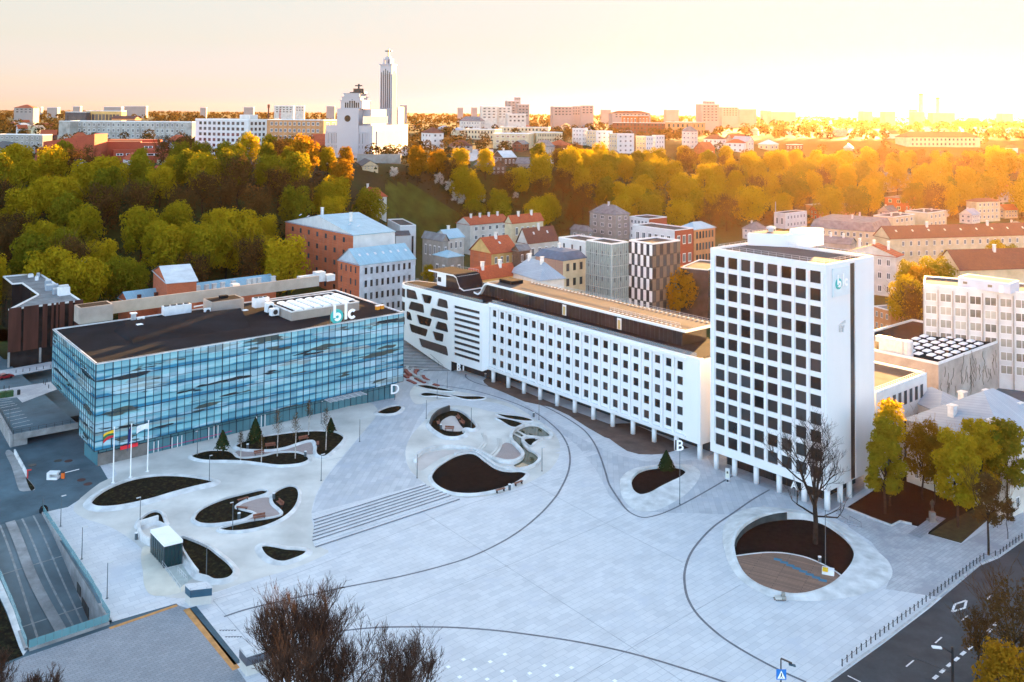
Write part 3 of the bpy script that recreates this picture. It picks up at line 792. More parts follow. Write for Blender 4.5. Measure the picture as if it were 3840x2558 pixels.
# planter with the conifer, and the great tree bowl
t, c = bed('planting_bed', 'bare brown bed with small conifer in wide white dish near the letter B post', 'planting bed', 'g', [(250, 1240), (270, 1190), (330, 1130), (430, 1092), (560, 1075), (700, 1070), (800, 1080), (852, 1110), (855, 1145), (800, 1192), (700, 1240), (580, 1300), (480, 1357), (400, 1386), (340, 1389), (282, 1352), (256, 1300)], h=.55, soilm='dark_soil', outer=[(120, 1260), (125, 1190), (185, 1120), (280, 1070), (420, 1040), (600, 1020), (800, 1020), (950, 1045), (1022, 1110), (1010, 1180), (950, 1270), (850, 1370), (700, 1465), (560, 1533), (430, 1556), (300, 1541), (200, 1470), (140, 1380)])
BOWL = [(357, 640), (375, 590), (430, 530), (520, 480), (620, 455), (720, 447), (850, 452), (960, 480), (1060, 540), (1140, 610), (1180, 680), (1165, 755), (1100, 838), (1020, 902), (920, 946), (820, 968), (720, 966), (600, 936), (500, 890), (420, 820), (370, 720)]
bc = GZ(*S('c', 760, 690))
def bowl_h(p):
    d = Vector((p[0]-bc.x, p[1]-bc.y)); k = max(0., d.normalized().dot(Vector((-.35, .94))))
    return .35+1.15*k**1.2
t, c = bed('tree_bowl', 'huge round white bowl holding dark soil, wooden deck and one bare tree', 'planting bed', 'c', BOWL, h=bowl_h, soilm='dark_soil', lip=.5, outer=[(275, 560), (290, 480), (350, 410), (450, 370), (560, 358), (700, 368), (850, 390), (1000, 440), (1120, 505), (1250, 590), (1350, 670), (1420, 735), (1447, 805), (1430, 862), (1350, 922), (1200, 972), (1050, 996), (900, 1009), (760, 1006), (620, 982), (500, 932), (400, 862), (328, 770), (288, 660)])
dk = [(362, 708), (480, 692), (600, 683), (720, 690), (850, 717), (960, 762), (1050, 812), (1092, 842), (1020, 900), (920, 943), (820, 964), (720, 963), (600, 933), (500, 887), (422, 818), (374, 730)]
mb = MB(); P = [(p.x, p.y) for p in gp('c', dk)]; mb.prism(P, .02, .26); obj('wooden_deck', mb, 'deck_wood', base=(c.x, c.y, 0), label='brown wooden deck filling the near part of the round white bowl', cat='deck')
wall_strip('deck_edge', 'c', [(362, 708), (480, 692), (600, 683), (720, 690), (850, 717), (960, 762), (1050, 812), (1092, 842)], .28, .32, 'rim_concrete', 'thin pale curved kerb between wooden deck and dark soil', 'kerb')
wall_strip('bowl_screen', 'c', [(362, 640), (382, 590), (436, 532), (524, 483), (622, 458), (718, 450)], .25, lambda t: .5+1.0*t, 'dark_wall', 'dark curved screen inside the far left rim of the white bowl', 'wall')
mat('blue_step', (.045, .15, .23), .7, .1, 1.)
for i, (x, y) in enumerate([(656, 722), (700, 742), (743, 763), (786, 783), (831, 804), (876, 825), (921, 846), (966, 866)]):
    p = GZ(*S('c', x, y), .26); mb = MB(); mb.cbox(p, 1.35, .85, .03, Vector((1, -.42, 0)))
    obj('blue_tile', mb, 'blue_step', base=p, label=['farthest', 'second', 'third', 'fourth', 'fifth', 'sixth', 'seventh', 'nearest'][i]+' from the dark soil in the row of eight blue tiles on the deck', cat='tile', group='blue tiles on the wooden deck')

# ---------------------------------------------------------------- road on the right with markings
mb = MB()
kl = [GZ(*S('c', x, y)) for x, y in ((940, 1610), (1000, 1567), (1400, 1280), (1700, 1045), (1900, 870), (2050, 760), (2180, 700), (2354, 588))]
for a, b in zip(kl, kl[1:]): mb.box(a+Vector((0, 0, -.05)), b-a, (b-a).cross(Vector((0, 0, 1))).normalized()*-.3, (0, 0, .16))
obj('kerb', mb, 'kerb', kind='structure')
sheet('road', [[kl[0], *kl[1:], Vector((150, 215, 0)), Vector((160, 130, 0)), Vector((60, 95, 0)), Vector((20, 95, 0))]], 'asphalt', -.018, kind='structure')
mb = MB()
def dash(k, a, b, w=.22): ribbon(mb, [GZ(*S(k, *a)), GZ(*S(k, *b))], w, .0)
for a, b in (((1925, 1143), (1965, 1108)), ((1742, 1297), (1787, 1257)), ((1541, 1460), (1593, 1417)), ((2092, 1003), (2125, 970)), ((1138, 1522), (1228, 1567))): dash('c', a, b)
for x, y in ((2000, 1300), (1965, 1342), (1920, 1380), (1875, 1420), (1825, 1460), (1778, 1502), (1730, 1545), (2105, 1220), (2140, 1180)): dash('c', (x, y), (x+28, y-24), .5)
dm = [(1858, 1082), (1878, 1030), (1957, 1003), (1945, 1055), (1858, 1082)]
for a, b in zip(dm, dm[1:]): dash('c', a, b, .35)
obj('road_markings', mb, 'white_line', kind='structure')
sheet('far_pavement', [[Vector(p) for p in ((135, 215, 0), (98, 160, 0), (70, 130, 0), (48, 104, 0), (60, 92, 0), (150, 100, 0), (190, 215, 0))]], 'slabs_garden', .0, kind='structure')

# garden beside the tower
def flat_sheet(name, k, pts, m, dz, **kw): return sheet(name, [gp(k, pts)], m, dz, **kw)
flat_sheet('garden_soil', 'c', [(1125, 368), (1325, 240), (1480, 130), (2000, 150), (2240, 330), (1920, 610), (1690, 545), (1720, 490), (1640, 500), (1500, 462), (1440, 490)], 'dark_soil', .03, kind='structure')
flat_sheet('garden_grass', 'c', [(1700, 545), (1920, 607), (2230, 340), (2100, 330), (1830, 460)], mat('short_grass', (.045, .040, .012), 1., .4, .8, fine=.5), .04, kind='structure')
flat_sheet('garden_path', 'c', [(1555, 545), (1640, 577), (1815, 440), (1730, 415)], 'pavers', .05, kind='structure')
wall_strip('garden_edge', 'c', [(1125, 370), (1300, 440), (1440, 492), (1500, 463), (1580, 482)], .25, .35, 'kerb', 'low pale wall along the dark garden bed', 'kerb', per=1)

# ---------------------------------------------------------------- lower left: paved forecourt, ramp pit, yard and parking deck
sheet('forecourt', [gp('a', [(165, 1395), (750, 1195), (1220, 1035), (1300, 1060), (1640, 1480), (1700, 1567), (900, 1750), (100, 1700), (-200, 1560)])], 'pavers', .008, kind='structure')
mb = MB()
ribbon(mb, [GZ(*S('a', 755, 1197)), GZ(*S('a', 1222, 1037))], .7, .016); ribbon(mb, [GZ(*S('a', 1285, 1062)), GZ(*S('a', 1630, 1478))], 1.1, .016); obj('orange_line', mb, 'orange_paving', kind='structure')
mb = MB(); ribbon(mb, [GZ(*S('a', 1330, 1050)), GZ(*S('a', 1640, 1440))], 1.1, .016); obj('blue_line', mb, 'blue_paving', kind='structure')
sheet('rough_ground', [gp('a', [(-200, 800), (0, 1000), (160, 1385), (40, 1430), (-300, 1500)])], 'soil', .0, kind='structure')
sheet('forecourt_edge', [gp('a', [(-130, 700), (0, 860), (190, 1345), (160, 1385), (0, 985), (-200, 790)])], 'rim_concrete', .01, kind='structure')

q = PIT; dn = lambda p, z: Vector((p.x, p.y, z))
PD = 5.5
r = MB(); NSEG = 12
for k in range(NSEG):
    t0, t1 = k/NSEG, (k+1)/NSEG
    z0, z1 = zg(q[0].x, q[0].y)-PD*sst(t0*.95)-.03, -PD*sst(t1*.95)-.03
    a0, b0 = q[0].lerp(q[3], t0), q[1].lerp(q[2], t0); a1, b1 = q[0].lerp(q[3], t1), q[1].lerp(q[2], t1)
    zz = lambda p, t: zg(p.x, p.y)*(1-t)-PD*sst(t*.95)-.03
    r.face([dn(a0, zz(a0, t0)), dn(b0, zz(b0, t0)), dn(b1, zz(b1, t1)), dn(a1, zz(a1, t1))])
obj('ramp_road', r, 'ramp_asphalt', kind='structure')
mb = MB()
zz = lambda p, t: zg(p.x, p.y)*(1-t)-PD*sst(t*.95)-.03
def pit_line(s0, s1, w, mi=0):
    for k in range(NSEG):
        t0, t1 = k/NSEG, (k+1)/NSEG
        f0 = lerp(s0, s1, sst(max(0, t0*1.5-.5))); f1 = lerp(s0, s1, sst(max(0, t1*1.5-.5)))
        P = []
        for t, f in ((t0, f0), (t1, f1)):
            a, b = q[0].lerp(q[3], t), q[1].lerp(q[2], t); e = (b-a).normalized(); c = a.lerp(b, f)
            P.append((dn(c-e*w/2, zz(c, t)+.012+.12*(mi == 1)), dn(c+e*w/2, zz(c, t)+.012+.12*(mi == 1))))
        mb.face([P[0][0], P[0][1], P[1][1], P[1][0]], mi)
pit_line(.30, .30, .35); pit_line(.47, .66, 1.7, 1); pit_line(.67, .82, .35); pit_line(.86, .92, .3)
for t in (.36, .68):
    a, b = q[0].lerp(q[3], t), q[1].lerp(q[2], t)
    e = (q[3]-q[0]).normalized()
    mb.face([dn(a, zz(a, t)+.014), dn(b, zz(b, t)+.014), dn(b+e*.3, zz(b, t)-.01), dn(a+e*.3, zz(a, t)-.01)])
obj('ramp_markings', mb, ['ramp_line', 'grey_concrete'], kind='structure')
rw = thing('ramp_wall', (q[1]+q[2])/2, 'grey concrete walls with pale blue glass parapets round the sunken ramp', 'ramp')
mb = MB()
for a, b, da, db in ((q[1], q[2], .2, PD+.5), (q[0], q[3], .2, PD+.5), (q[3], q[2], PD+.5, PD+.5)):
    n = (b-a).normalized().cross(Vector((0, 0, 1)))
    if n.dot((q[0]+q[2])/2-a) > 0: n = -n
    za, zb = zg(a.x, a.y), zg(b.x, b.y)
    mb.face([dn(a, za-da), dn(b, zb-db), dn(b, zb+.35), dn(a, za+.35)]); c2, d2 = a+n*.5, b+n*.5
    mb.face([dn(a, za+.35), dn(b, zb+.35), dn(d2, zb+.35), dn(c2, za+.35)]); mb.face([dn(c2, za-.05), dn(d2, zb-.05), dn(d2, zb+.35), dn(c2, za+.35)])
obj('parapet', mb, 'grey_concrete', rw)
m, nt, b = base_mat('teal_glass'); b.inputs['Base Color'].default_value = (.16, .36, .40, 1); b.inputs['Roughness'].default_value = .1; b.inputs['Alpha'].default_value = .62
for a, b_, lab in ((q[1], q[2], 0), (q[0], q[3], 0), (q[3], q[2], 0)):
    mb = MB(); n = (b_-a).normalized().cross(Vector((0, 0, 1)))
    if n.dot((q[0]+q[2])/2-a) > 0: n = -n
    for k in range(10):
        s0, s1 = a.lerp(b_, k/10+.002)+n*.2, a.lerp(b_, (k+1)/10-.002)+n*.2
        mb.box(dn(s0, zg(s0.x, s0.y)+.36), s1-s0, n*.05, (0, 0, 1.15))
    obj('glass_panel', mb, 'teal_glass', rw)
mb = MB(); mb.box(dn(q[1].lerp(q[2], .60), -2.6)-E1*.05, (q[2]-q[1])*.05, -E1*.06, (0, 0, 1.6)); mb.box(dn(q[1].lerp(q[2], .67), -4.6)-E1*.05, (q[2]-q[1])*.09, -E1*.06, (0, 0, 2.4))
obj('wall_niche', mb, 'dark_wall', rw)

# street level behind, one storey higher, with the parking deck
UZ = 3.7
dkA, dkB = G(*S('f', 150, 705), UZ), G(*S('f', 880, 570), UZ)
dkL = G(*S('f', -30, 395), UZ)
dv = (dkL-dkA).normalized()
back = [Vector((-170, 330, UZ)), Vector((-60, 330, UZ)), dkB+dv*60]
mb = MB(); mb.prism([(p.x, p.y) for p in [dkA, dkB, dkB+E2*100, Vector((-110, 345, 0)), Vector((-250, 345, 0)), Vector((-250, 300, 0)), dkA+dv*42]], UZ-.7, UZ)
obj('upper_street', mb, 'asphalt_blue', kind='structure')
mb = MB()
for k in range(13):
    y0 = 292+k*24; a = G(*S('f', 120+22*k if k < 12 else 390, y0), UZ)
for (x0, y0), (x1, y1) in (((0, 308), (118, 292)), ((-10, 336), (142, 315)), ((-10, 365), (166, 337)), ((0, 392), (192, 354)), ((30, 424), (220, 388)), ((50, 462), (246, 423)), ((75, 500), (274, 459)), ((110, 536), (304, 494)), ((135, 573), (334, 530)), ((150, 610), (366, 568))):
    ribbon(mb, [G(*S('f', x0, y0), UZ), G(*S('f', x1, y1), UZ)], .16, .012, flat=UZ)
ribbon(mb, [G(*S('f', 215, 195), UZ), G(*S('f', 375, 170), UZ)], .2, .012, flat=UZ)
obj('bay_lines', mb, 'white_line', kind='structure')
mb = MB(); P = [G(*S('r1', x, y), UZ) for x, y in ((-40, 1300), (580, 1190), (590, 1265), (-40, 1385))]; mb.prism([(p.x, p.y) for p in P], UZ-.05, UZ+.12); obj('pavement', mb, 'slabs_garden', kind='structure')
mb = MB(); P = [G(*S('f', x, y), UZ) for x, y in ((-40, 190), (580, 95), (640, 180), (250, 330), (190, 270), (-40, 300))]; mb.prism([(p.x, p.y) for p in P], UZ-.05, UZ+.03); obj('pavement', mb, 'slabs_garden', kind='structure')
dw = thing('parking_deck', dkA, 'grey concrete edge and dark garage opening below the parking deck', 'parking deck')
mb = MB()
ux = (dkB-dkA).normalized()
mb.box(dn(dkA, UZ-1.0)-dv*.25, dkB-dkA, dv*.6, (0, 0, 1.35)); mb.box(dn(dkA, -.2)-ux*.1, dv*45, ux*-.5, (0, 0, UZ+.55))
mb.box(dn(dkA, -.2)+dv*.2, ux*3.0, dv*.6, (0, 0, UZ-.6))
obj('edge_wall', mb, 'grey_concrete', dw)
mb = MB(); mb.box(dn(dkA, -.2)+dv*9, ux*20, dv*.3, (0, 0, UZ-.5)); obj('garage_back', mb, 'dark_wall', dw)
mb = MB()
for k in range(9):
    p = dkA.lerp(dkB, k/8); mb.tube([dn(p, UZ+.3), dn(p, UZ+1.35)], .04, n=4)
for z in (.85, 1.3): mb.tube([dn(dkA, UZ+z), dn(dkB, UZ+z)], .035, n=4)
for k in range(15):
    p = dkA+dv*(k*2.4); mb.tube([dn(p, UZ+.3), dn(p, UZ+1.35)], .04, n=4)
for z in (.85, 1.3): mb.tube([dn(dkA, UZ+z), dn(dkA+dv*34, UZ+z)], .035, n=4)
obj('railing', mb, 'dark_metal', dw)
# ---------------------------------------------------------------- the main buildings
from mathutils.geometry import tessellate_polygon
mat('tower_white', (.70, .705, .71), .6, .035, .10, stretch=(1, 1, .25), fine=.04)
mat('roof_black', (.017, .019, .023), .95, .35, .12, 0, .05, fine=.5)
mat('roof_grey', (.085, .080, .082), .9, .2, .12, 0, .1, fine=.35)
mat('roof_tan', (.092, .086, .086), .9, .15, .12, 0, .1, fine=.25)
mat('metal_light', (.55, .57, .59), .4, .12, .8, .3)
mat('ac_white', (.70, .71, .72), .5, .08, .8)
mat('sign_white', (.86, .86, .86), .5, .02, 1.)
mat('sign_teal', (.045, .42, .40), .5, .04, 1.)
glass('window_dark', (.020, .020, .021), .08, .35, .75)
glass('lobby_glass', (.020, .022, .024), .1, .3, .6)
mat('mullion', (.012, .035, .055), .4, .1, 2., .4)

def V2(a): return Vector((math.cos(rad(a)), math.sin(rad(a)), 0))
def plane_pt(u, v, P, d):
    """surveyed point on the vertical plane through P along d: distance along d and height"""
    x, y, w = ray(u, v)
    det = x*(-d.y)+y*d.x
    t = (P.x*(-d.y)+P.y*d.x)/det
    q = Vector((x*t, y*t)); return (q.x-P.x)*d.x+(q.y-P.y)*d.y, CAMH+w*t

def unit_pane(name, m, frame=None, fw=.06, sash=0):
    """a window one unit wide and high in the xz plane, facing -y"""
    mb = MB()
    mb.face([(0, 0, 0), (1, 0, 0), (1, 0, 1), (0, 0, 1)], 0)
    if frame:
        for x0, z0, w_, h_ in ((0, 0, 1, fw), (0, 1-fw, 1, fw), (0, 0, fw, 1), (1-fw, 0, fw, 1)): mb.box((x0, -.05, z0), (w_, 0, 0), (0, .05, 0), (0, 0, h_), 1)
        for k in range(sash): mb.box(((k+1)/(sash+1)-fw*.4, -.05, 0), (fw*.8, 0, 0), (0, .05, 0), (0, 0, 1), 1)
    me = bpy.data.meshes.new(name); me.from_pydata(mb.v, [], mb.f)
    for x in [m]+([frame] if frame else []): me.materials.append(MATS[x])
    me.polygons.foreach_set('material_index', mb.m); me.update()
    return me

def pane(me, parent, P, d, s, z, w_, h_, inset=0., name='window', kind=None):
    """window instance: P + d*s, its outside to the right of d"""
    o = bpy.data.objects.new(name, me); COL.objects.link(o); o.parent = parent
    n = Vector((d.y, -d.x, 0)); p = Vector((P.x, P.y, 0))+d*s-n*inset; p.z = z
    o.location = p-BASE[parent.name]; o.rotation_euler = (0, 0, math.atan2(d.y, d.x)); o.scale = (w_, 1, h_)
    return o
WIN_DARK = unit_pane('dark_window', 'window_dark', 'dark_metal', .035)

# ------------------------------------------------ white tower
TC = Vector((64.05, 190.5, 0)); dF = V2(129.6); dS = V2(40.7)
TL_, TS_ = 29.35, 19.05
TL = TC+dF*TL_; TR = TC+dS*TS_; TB = TL+dS*TS_
Z0, Z1 = 3.9, 49.4
tw = thing('tower_block', TC, 'tall white office tower on round columns with rows of dark square windows', 'tower')
dW = -dF
zr0 = zat(S('6', 0, 195)[1], *(TL+dW*2).to_2d()); zr11 = zat(S('6', 0, 1418)[1], *(TL+dW*2).to_2d())
fh = (zr0-zr11)/11; wh = 2.52; bay = 3.44
cols = [(1.42+k*bay, 1.42+k*bay+2.55) for k in range(8)]
rws = sorted((zr0-k*fh-wh, zr0-k*fh) for k in range(12))
mb = MB(); mb.grid_wall(TL, TC, Z0, Z1, cols, rws, .35)
strip = (TS_*.485, TS_*.59)
mb.grid_wall(TC, TR, Z0, Z1, [strip], [(Z0+.05, Z1-.7)], .3)
for a, b in ((TR, TB), (TB, TL)): mb.grid_wall(a, b, Z0, Z1, [], [], .3)
mb.face([(p.x, p.y, Z0) for p in (TL, TC, TR, TB)]); mb.face([(p.x, p.y, Z1-.55) for p in (TL, TB, TR, TC)], 1)
for a, b in ((TL, TC), (TC, TR), (TR, TB), (TB, TL)):
    n = (b-a).normalized(); n = Vector((-n.y, n.x, 0))
    mb.face([(a.x, a.y, Z1), (b.x, b.y, Z1), (*(b+n*.45).to_2d(), Z1), (*(a+n*.45).to_2d(), Z1)])
    mb.face([(*(a+n*.45).to_2d(), Z1), (*(b+n*.45).to_2d(), Z1), (*(b+n*.45).to_2d(), Z1-.6), (*(a+n*.45).to_2d(), Z1-.6)])
for k in range(9):
    s = 1.42+k*bay-.445; s = max(.2, s)
    mb.box(TL+dW*(s-.30)+Vector((0, 0, Z0+2.55)), dW*.60, Vector((dW.y, -dW.x, 0))*.22, (0, 0, Z1-Z0-4.5))
obj('facade', mb, ['tower_white', 'roof_tan'], tw)
for (z0, z1) in rws:
    for (a, b) in cols: pane(WIN_DARK, tw, TL, dW, a, z0, b-a, z1-z0, .3)
mb = MB(); mb.box(TC+dS*strip[0]+Vector((0, 0, Z0+.05))-Vector((dS.y, -dS.x, 0))*.22, dS*(strip[1]-strip[0]), Vector((dS.y, -dS.x, 0))*-.1, (0, 0, Z1-Z0-.75)); obj('stair_window', mb, 'window_dark', tw)
for s, r in ((.6, .6), (5.9, .6), (11.9, .6), (17.7, .6), (23.4, .6), (28.4, .6)):
    p = TC+dF*s+dS*1.0; mb = MB(); mb.tube([(p.x, p.y, -.1), (p.x, p.y, Z0+.02)], .58, n=16); obj('column', mb, 'tower_white', tw, smooth=True)
for s in (6.6, 10.2, 17.5):
    p = TC+dS*s+dF*1.0; mb = MB(); mb.tube([(p.x, p.y, -.1), (p.x, p.y, Z0+.02)], .58, n=16); obj('column', mb, 'tower_white', tw, smooth=True)
mb = MB(); mb.box(TC+dF*4+dS*5+Vector((0, 0, -.1)), dF*(TL_-5), dS*(TS_-6), (0, 0, Z0+.08)); obj('lobby', mb, 'lobby_glass', tw)
mb = MB()
for k in range(15):
    p = TC+dF*(4+k*(TL_-5)/14)+dS*4.95; mb.box(p, dF*.09, dS*-.06, (0, 0, Z0))
obj('lobby_mullion', mb, 'dark_metal', tw)
# rooftop
pa = TL+dS*9.0+dW*1.2
mb = MB()
A = G(*S('6', 447, 108), Z1); B_ = G(*S('6', 665, 118), Z1)
mb.box(Vector((A.x, A.y, Z1-.5)), (B_-A).normalized()*12.5, dS*7.2, (0, 0, 2.9), 0); mb.box(Vector((A.x, A.y, Z1-.5))+(B_-A).normalized()*8.2+dS*2.4, (B_-A).normalized()*4.8, dS*5.5, (0, 0, 4.0), 0)
mb.box(Vector((A.x, A.y, Z1+2.4))+(B_-A).normalized()*.4+dS*.4, (B_-A).normalized()*7.6, dS*6.2, (0, 0, .03), 1)
obj('roof_house', mb, ['tower_white', 'roof_grey'], tw)
mb = MB(); p = Vector((A.x, A.y, Z1+2.4))+(B_-A).normalized()*2.5+dS*5; mb.lathe(p, [(.7, 0), (.7, .5), (1.1, .7), (1.1, 1.1), (.3, 1.4)], 12); mb.tube([p+dS*2, p+dS*2+Vector((0, 0, 7))], .07); obj('vent_cowl', mb, 'metal_light', tw)
mb = MB()
for a, b in ((TL, TC), (TC, TR), (TR, TB), (TB, TL)):
    n = (b-a).normalized(); m_ = Vector((-n.y, n.x, 0)); a2, b2 = a+m_*1.3+n*1.3, b+m_*1.3-n*1.3; L = (b2-a2).length; k = int(L/1.9)
    for i in range(k+1): p = a2.lerp(b2, i/k); mb.tube([(p.x, p.y, Z1-.5), (p.x, p.y, Z1+.75)], .035, n=3, cap=False)
    for z in (.3, .72): mb.tube([(a2.x, a2.y, Z1+z), (b2.x, b2.y, Z1+z)], .03, n=3)
obj('roof_railing', mb, 'metal_light', tw)
# signs on the tower
mat('sign_panel', (.62, .69, .72), .3, .05, .5)
nS = Vector((dS.y, -dS.x, 0))
def logo(parent, at, ax, k, size, nz):
    """round teal disc with a white b, then l and c"""
    ax = ax.normalized()
    mb = MB(); N = 40
    c = at+ax*size*.02+Vector((0, 0, size*.36))
    f = [c+ax*math.cos(2*math.pi*j/N)*size*.46+Vector((0, 0, math.sin(2*math.pi*j/N)*size*.46)) for j in range(N)]
    mb.f.append(tuple(range(N))); mb.v += [tuple(p+nz*.16*k) for p in f]; mb.m.append(0); mb.f.append(tuple(reversed(range(N, 2*N)))); mb.v += [tuple(p) for p in f]; mb.m.append(0)
    for j in range(N): mb.f.append((j, N+j, N+(j+1) % N, (j+1) % N)); mb.m.append(0)
    obj('logo_disc', mb, 'sign_teal', parent)
    def seg(mb, a, r0, r1, a0, a1, n=26, dep=.3):
        P = []
        for j in range(n+1):
            t = rad(lerp(a0, a1, j/n)); e = ax*math.cos(t)+Vector((0, 0, math.sin(t))); P.append((a+e*r0, a+e*r1))
        for (i0, o0), (i1, o1) in zip(P, P[1:]):
            z = nz*dep*k; y = nz*.16*k
            mb.face([i0+z, o0+z, o1+z, i1+z]); mb.face([o0+y, o1+y, o1+z, o0+z]); mb.face([i0+y, i0+z, i1+z, i1+y])
    mb = MB(); b0 = c+Vector((0, 0, -size*.02)); seg(mb, b0+ax*size*.02, size*.10, size*.27, -150, 145)
    mb.box(at+ax*size*-.26+Vector((0, 0, size*.30))+nz*.16*k, ax*size*.17, nz*.14*k, (0, 0, size*.82)); obj('letter', mb, 'sign_white', parent)
    mb = MB(); mb.box(at+ax*size*.58+Vector((0, 0, size*.1))+nz*.16*k, ax*size*.17, nz*.14*k, (0, 0, size*1.05)); obj('letter', mb, 'sign_white', parent)
    mb = MB(); seg(mb, at+ax*size*1.14+Vector((0, 0, size*.38)), size*.15, size*.32, 42, 318); obj('letter', mb, 'sign_white', parent)
sg = thing('wall_sign', TC+dS*5+Vector((0, 0, 44)), 'square pale glass panel sign with teal and white logo on the white tower', 'sign')
s0, zA = plane_pt(*S('r5', 192, 465), TC, dS); s1, zB = plane_pt(*S('r5', 378, 125), TC, dS)
mb = MB(); mb.box(TC+dS*s0+nS*.05+Vector((0, 0, zA)), dS*(s1-s0), nS*.3, (0, 0, zB-zA+.35)); obj('panel', mb, 'sign_panel', sg)
logo(sg, TC+dS*lerp(s0, s1, .29)+nS*.35+Vector((0, 0, zA+1.7)), dS, 1.0, 2.45, nS)
sg = thing('wall_sign', TC+dS*5+Vector((0, 0, 32)), 'grey letters EY under a slanted beam on the white tower side', 'sign')
for ch, px in (('E', 280), ('Y', 308)):
    a, z = plane_pt(*S('r5', px, 852), TC, dS)
    obj('letter', place_mb(text_mesh(ch, 1.9, .25, 'letter'), TC+dS*a+nS*.2+Vector((0, 0, z)), dS), 'metal_light', sg)
a, z = plane_pt(*S('r5', 262, 775), TC, dS); b, z2 = plane_pt(*S('r5', 335, 720), TC, dS)
mb = MB(); p0, p1 = TC+dS*a+nS*.08+Vector((0, 0, z)), TC+dS*b+nS*.08+Vector((0, 0, z2)); q0 = TC+dS*b+nS*.08+Vector((0, 0, z2-.55))
mb.face([p0, q0, p1]); mb.face([p0+nS*.2, q0+nS*.2, p1+nS*.2]); mb.face([p0, q0, q0+nS*.2, p0+nS*.2]); mb.face([p0, p1, p1+nS*.2, p0+nS*.2]); obj('beam', mb, 'metal_light', sg)

# ------------------------------------------------ long white building
B0 = Vector((-6.41, 278.97, 0)); B1 = Vector((43.94, 217.37, 0)); dB = (B1-B0).normalized(); LB = (B1-B0).length; nB = Vector((dB.y, -dB.x, 0))
zb0, zb1 = 3.6, 23.2
lb = thing('office_building', (B0+B1)/2, 'long white building on round columns with a glass top floor set back', 'building')
zt = zat(S('r3', 0, 608)[1], *(B0+dB*1.4).to_2d()); zl = zat(S('r3', 0, 1150)[1], *(B0+dB*1.4).to_2d()); fhb = (zt-zl)/4
bayB = 3.54; cols = [(1.35+k*bayB, 1.35+k*bayB+1.72) for k in range(21)]; whb = 1.95
rwsB = sorted((zt-k*fhb-whb, zt-k*fhb) for k in range(5))
fi = B0-nB*.55; fend = cols[-1][1]+.9
mb = MB()
mb.grid_wall(fi+dB*.3, fi+dB*fend, rwsB[0][0]-.9, rwsB[-1][1]+.75, [(a-.3, b-.3) for a, b in cols], rwsB, .25)
ztop_f = rwsB[-1][1]+.7; zbot_f = rwsB[0][0]-.7
mb.box(B0+Vector((0, 0, ztop_f)), dB*LB, -nB*1.2, (0, 0, zb1-ztop_f)); mb.box(B0+Vector((0, 0, zb0)), dB*LB, -nB*1.2, (0, 0, zbot_f-zb0))
mb.box(B0+nB*.35+Vector((0, 0, ztop_f+.25)), dB*(fend+.6), -nB*.36, (0, 0, .5)); mb.box(B0+nB*.3+Vector((0, 0, zb0+.5)), dB*(fend+.6), -nB*.31, (0, 0, .35))
mb.box(B0+dB*fend+Vector((0, 0, zbot_f)), dB*(LB-fend), -nB*1.2, (0, 0, ztop_f-zbot_f))
mb.box(B0+Vector((0, 0, zbot_f)), dB*.3, -nB*1.2, (0, 0, ztop_f-zbot_f))
for k in range(20):
    s = cols[k][1]+(bayB-1.72)/2-.32; mb.box(B0+dB*s-nB*.02+Vector((0, 0, zbot_f-.01)), dB*.64, -nB*.58, (0, 0, ztop_f-zbot_f+.02))
DEP = 17.
mb.box(B0-nB*1.2+Vector((0, 0, zb0+.003)), dB*(LB-.003), -nB*(DEP-1.2), (0, 0, zb1-zb0-.35))
obj('facade', mb, 'tower_white', lb)
mb = MB(); mb.face([B0+Vector((0, 0, zb1+.004))-nB*.6, B1+Vector((0, 0, zb1+.004))-nB*.6-dB*.5, B1+Vector((0, 0, zb1+.004))-nB*DEP, B0+Vector((0, 0, zb1+.004))-nB*DEP]); obj('roof', mb, 'roof_black', lb)
for (z0, z1) in rwsB:
    for (a, b) in cols: pane(WIN_DARK, lb, fi, dB, a, z0, b-a, z1-z0, .22)
for k in range(12):
    p = B0+dB*(1.2+k*(LB-2.2)/11)-nB*1.1; mb = MB(); mb.tube([(p.x, p.y, -.1), (p.x, p.y, zb0+.02)], .6, n=16); obj('column', mb, 'tower_white', lb, smooth=True)
mb = MB(); mb.box(B0-nB*6.5+Vector((0, 0, -.1)), dB*LB, -nB*(DEP-7), (0, 0, zb0+.05)); obj('lobby', mb, 'lobby_glass', lb)
# glass top floor
g1 = G(*S('r4', 600, 1003), zb1+.1)
of = -((g1-B0).dot(nB)); se = (g1-B0).dot(dB)
zp = zb1+3.6
s_l = plane_pt(*S('r3', 700, 430), B0-nB*of, dB)[0]
mb = MB(); mb.box(B0-nB*of+dB*(s_l+.5)+Vector((0, 0, zb1)), dB*(se-s_l-.5), -nB*9.5, (0, 0, zp-zb1)); obj('top_floor', mb, 'window_dark', lb)
mb = MB()
for k in range(56):
    s = lerp(s_l+1, se, k/55); mb.box(B0-nB*(of-.05)+dB*s+Vector((0, 0, zb1)), dB*(.14 if k % 5 else .4), nB*.05, (0, 0, zp-zb1), 0)
obj('mullion', mb, 'dark_metal', lb, kind='stuff')
mb = MB(); f0 = of-1.1
prof = [plane_pt(*S('r3', x, y), B0-nB*f0, dB) for x, y in ((618, 398), (662, 420), (690, 405), (718, 340), (738, 312), (768, 297))]
prof = [(s, min(z, zp+.55)) for s, z in prof]+[(se+2.2, zp+.55)]
W_ = 12.5; th = .55
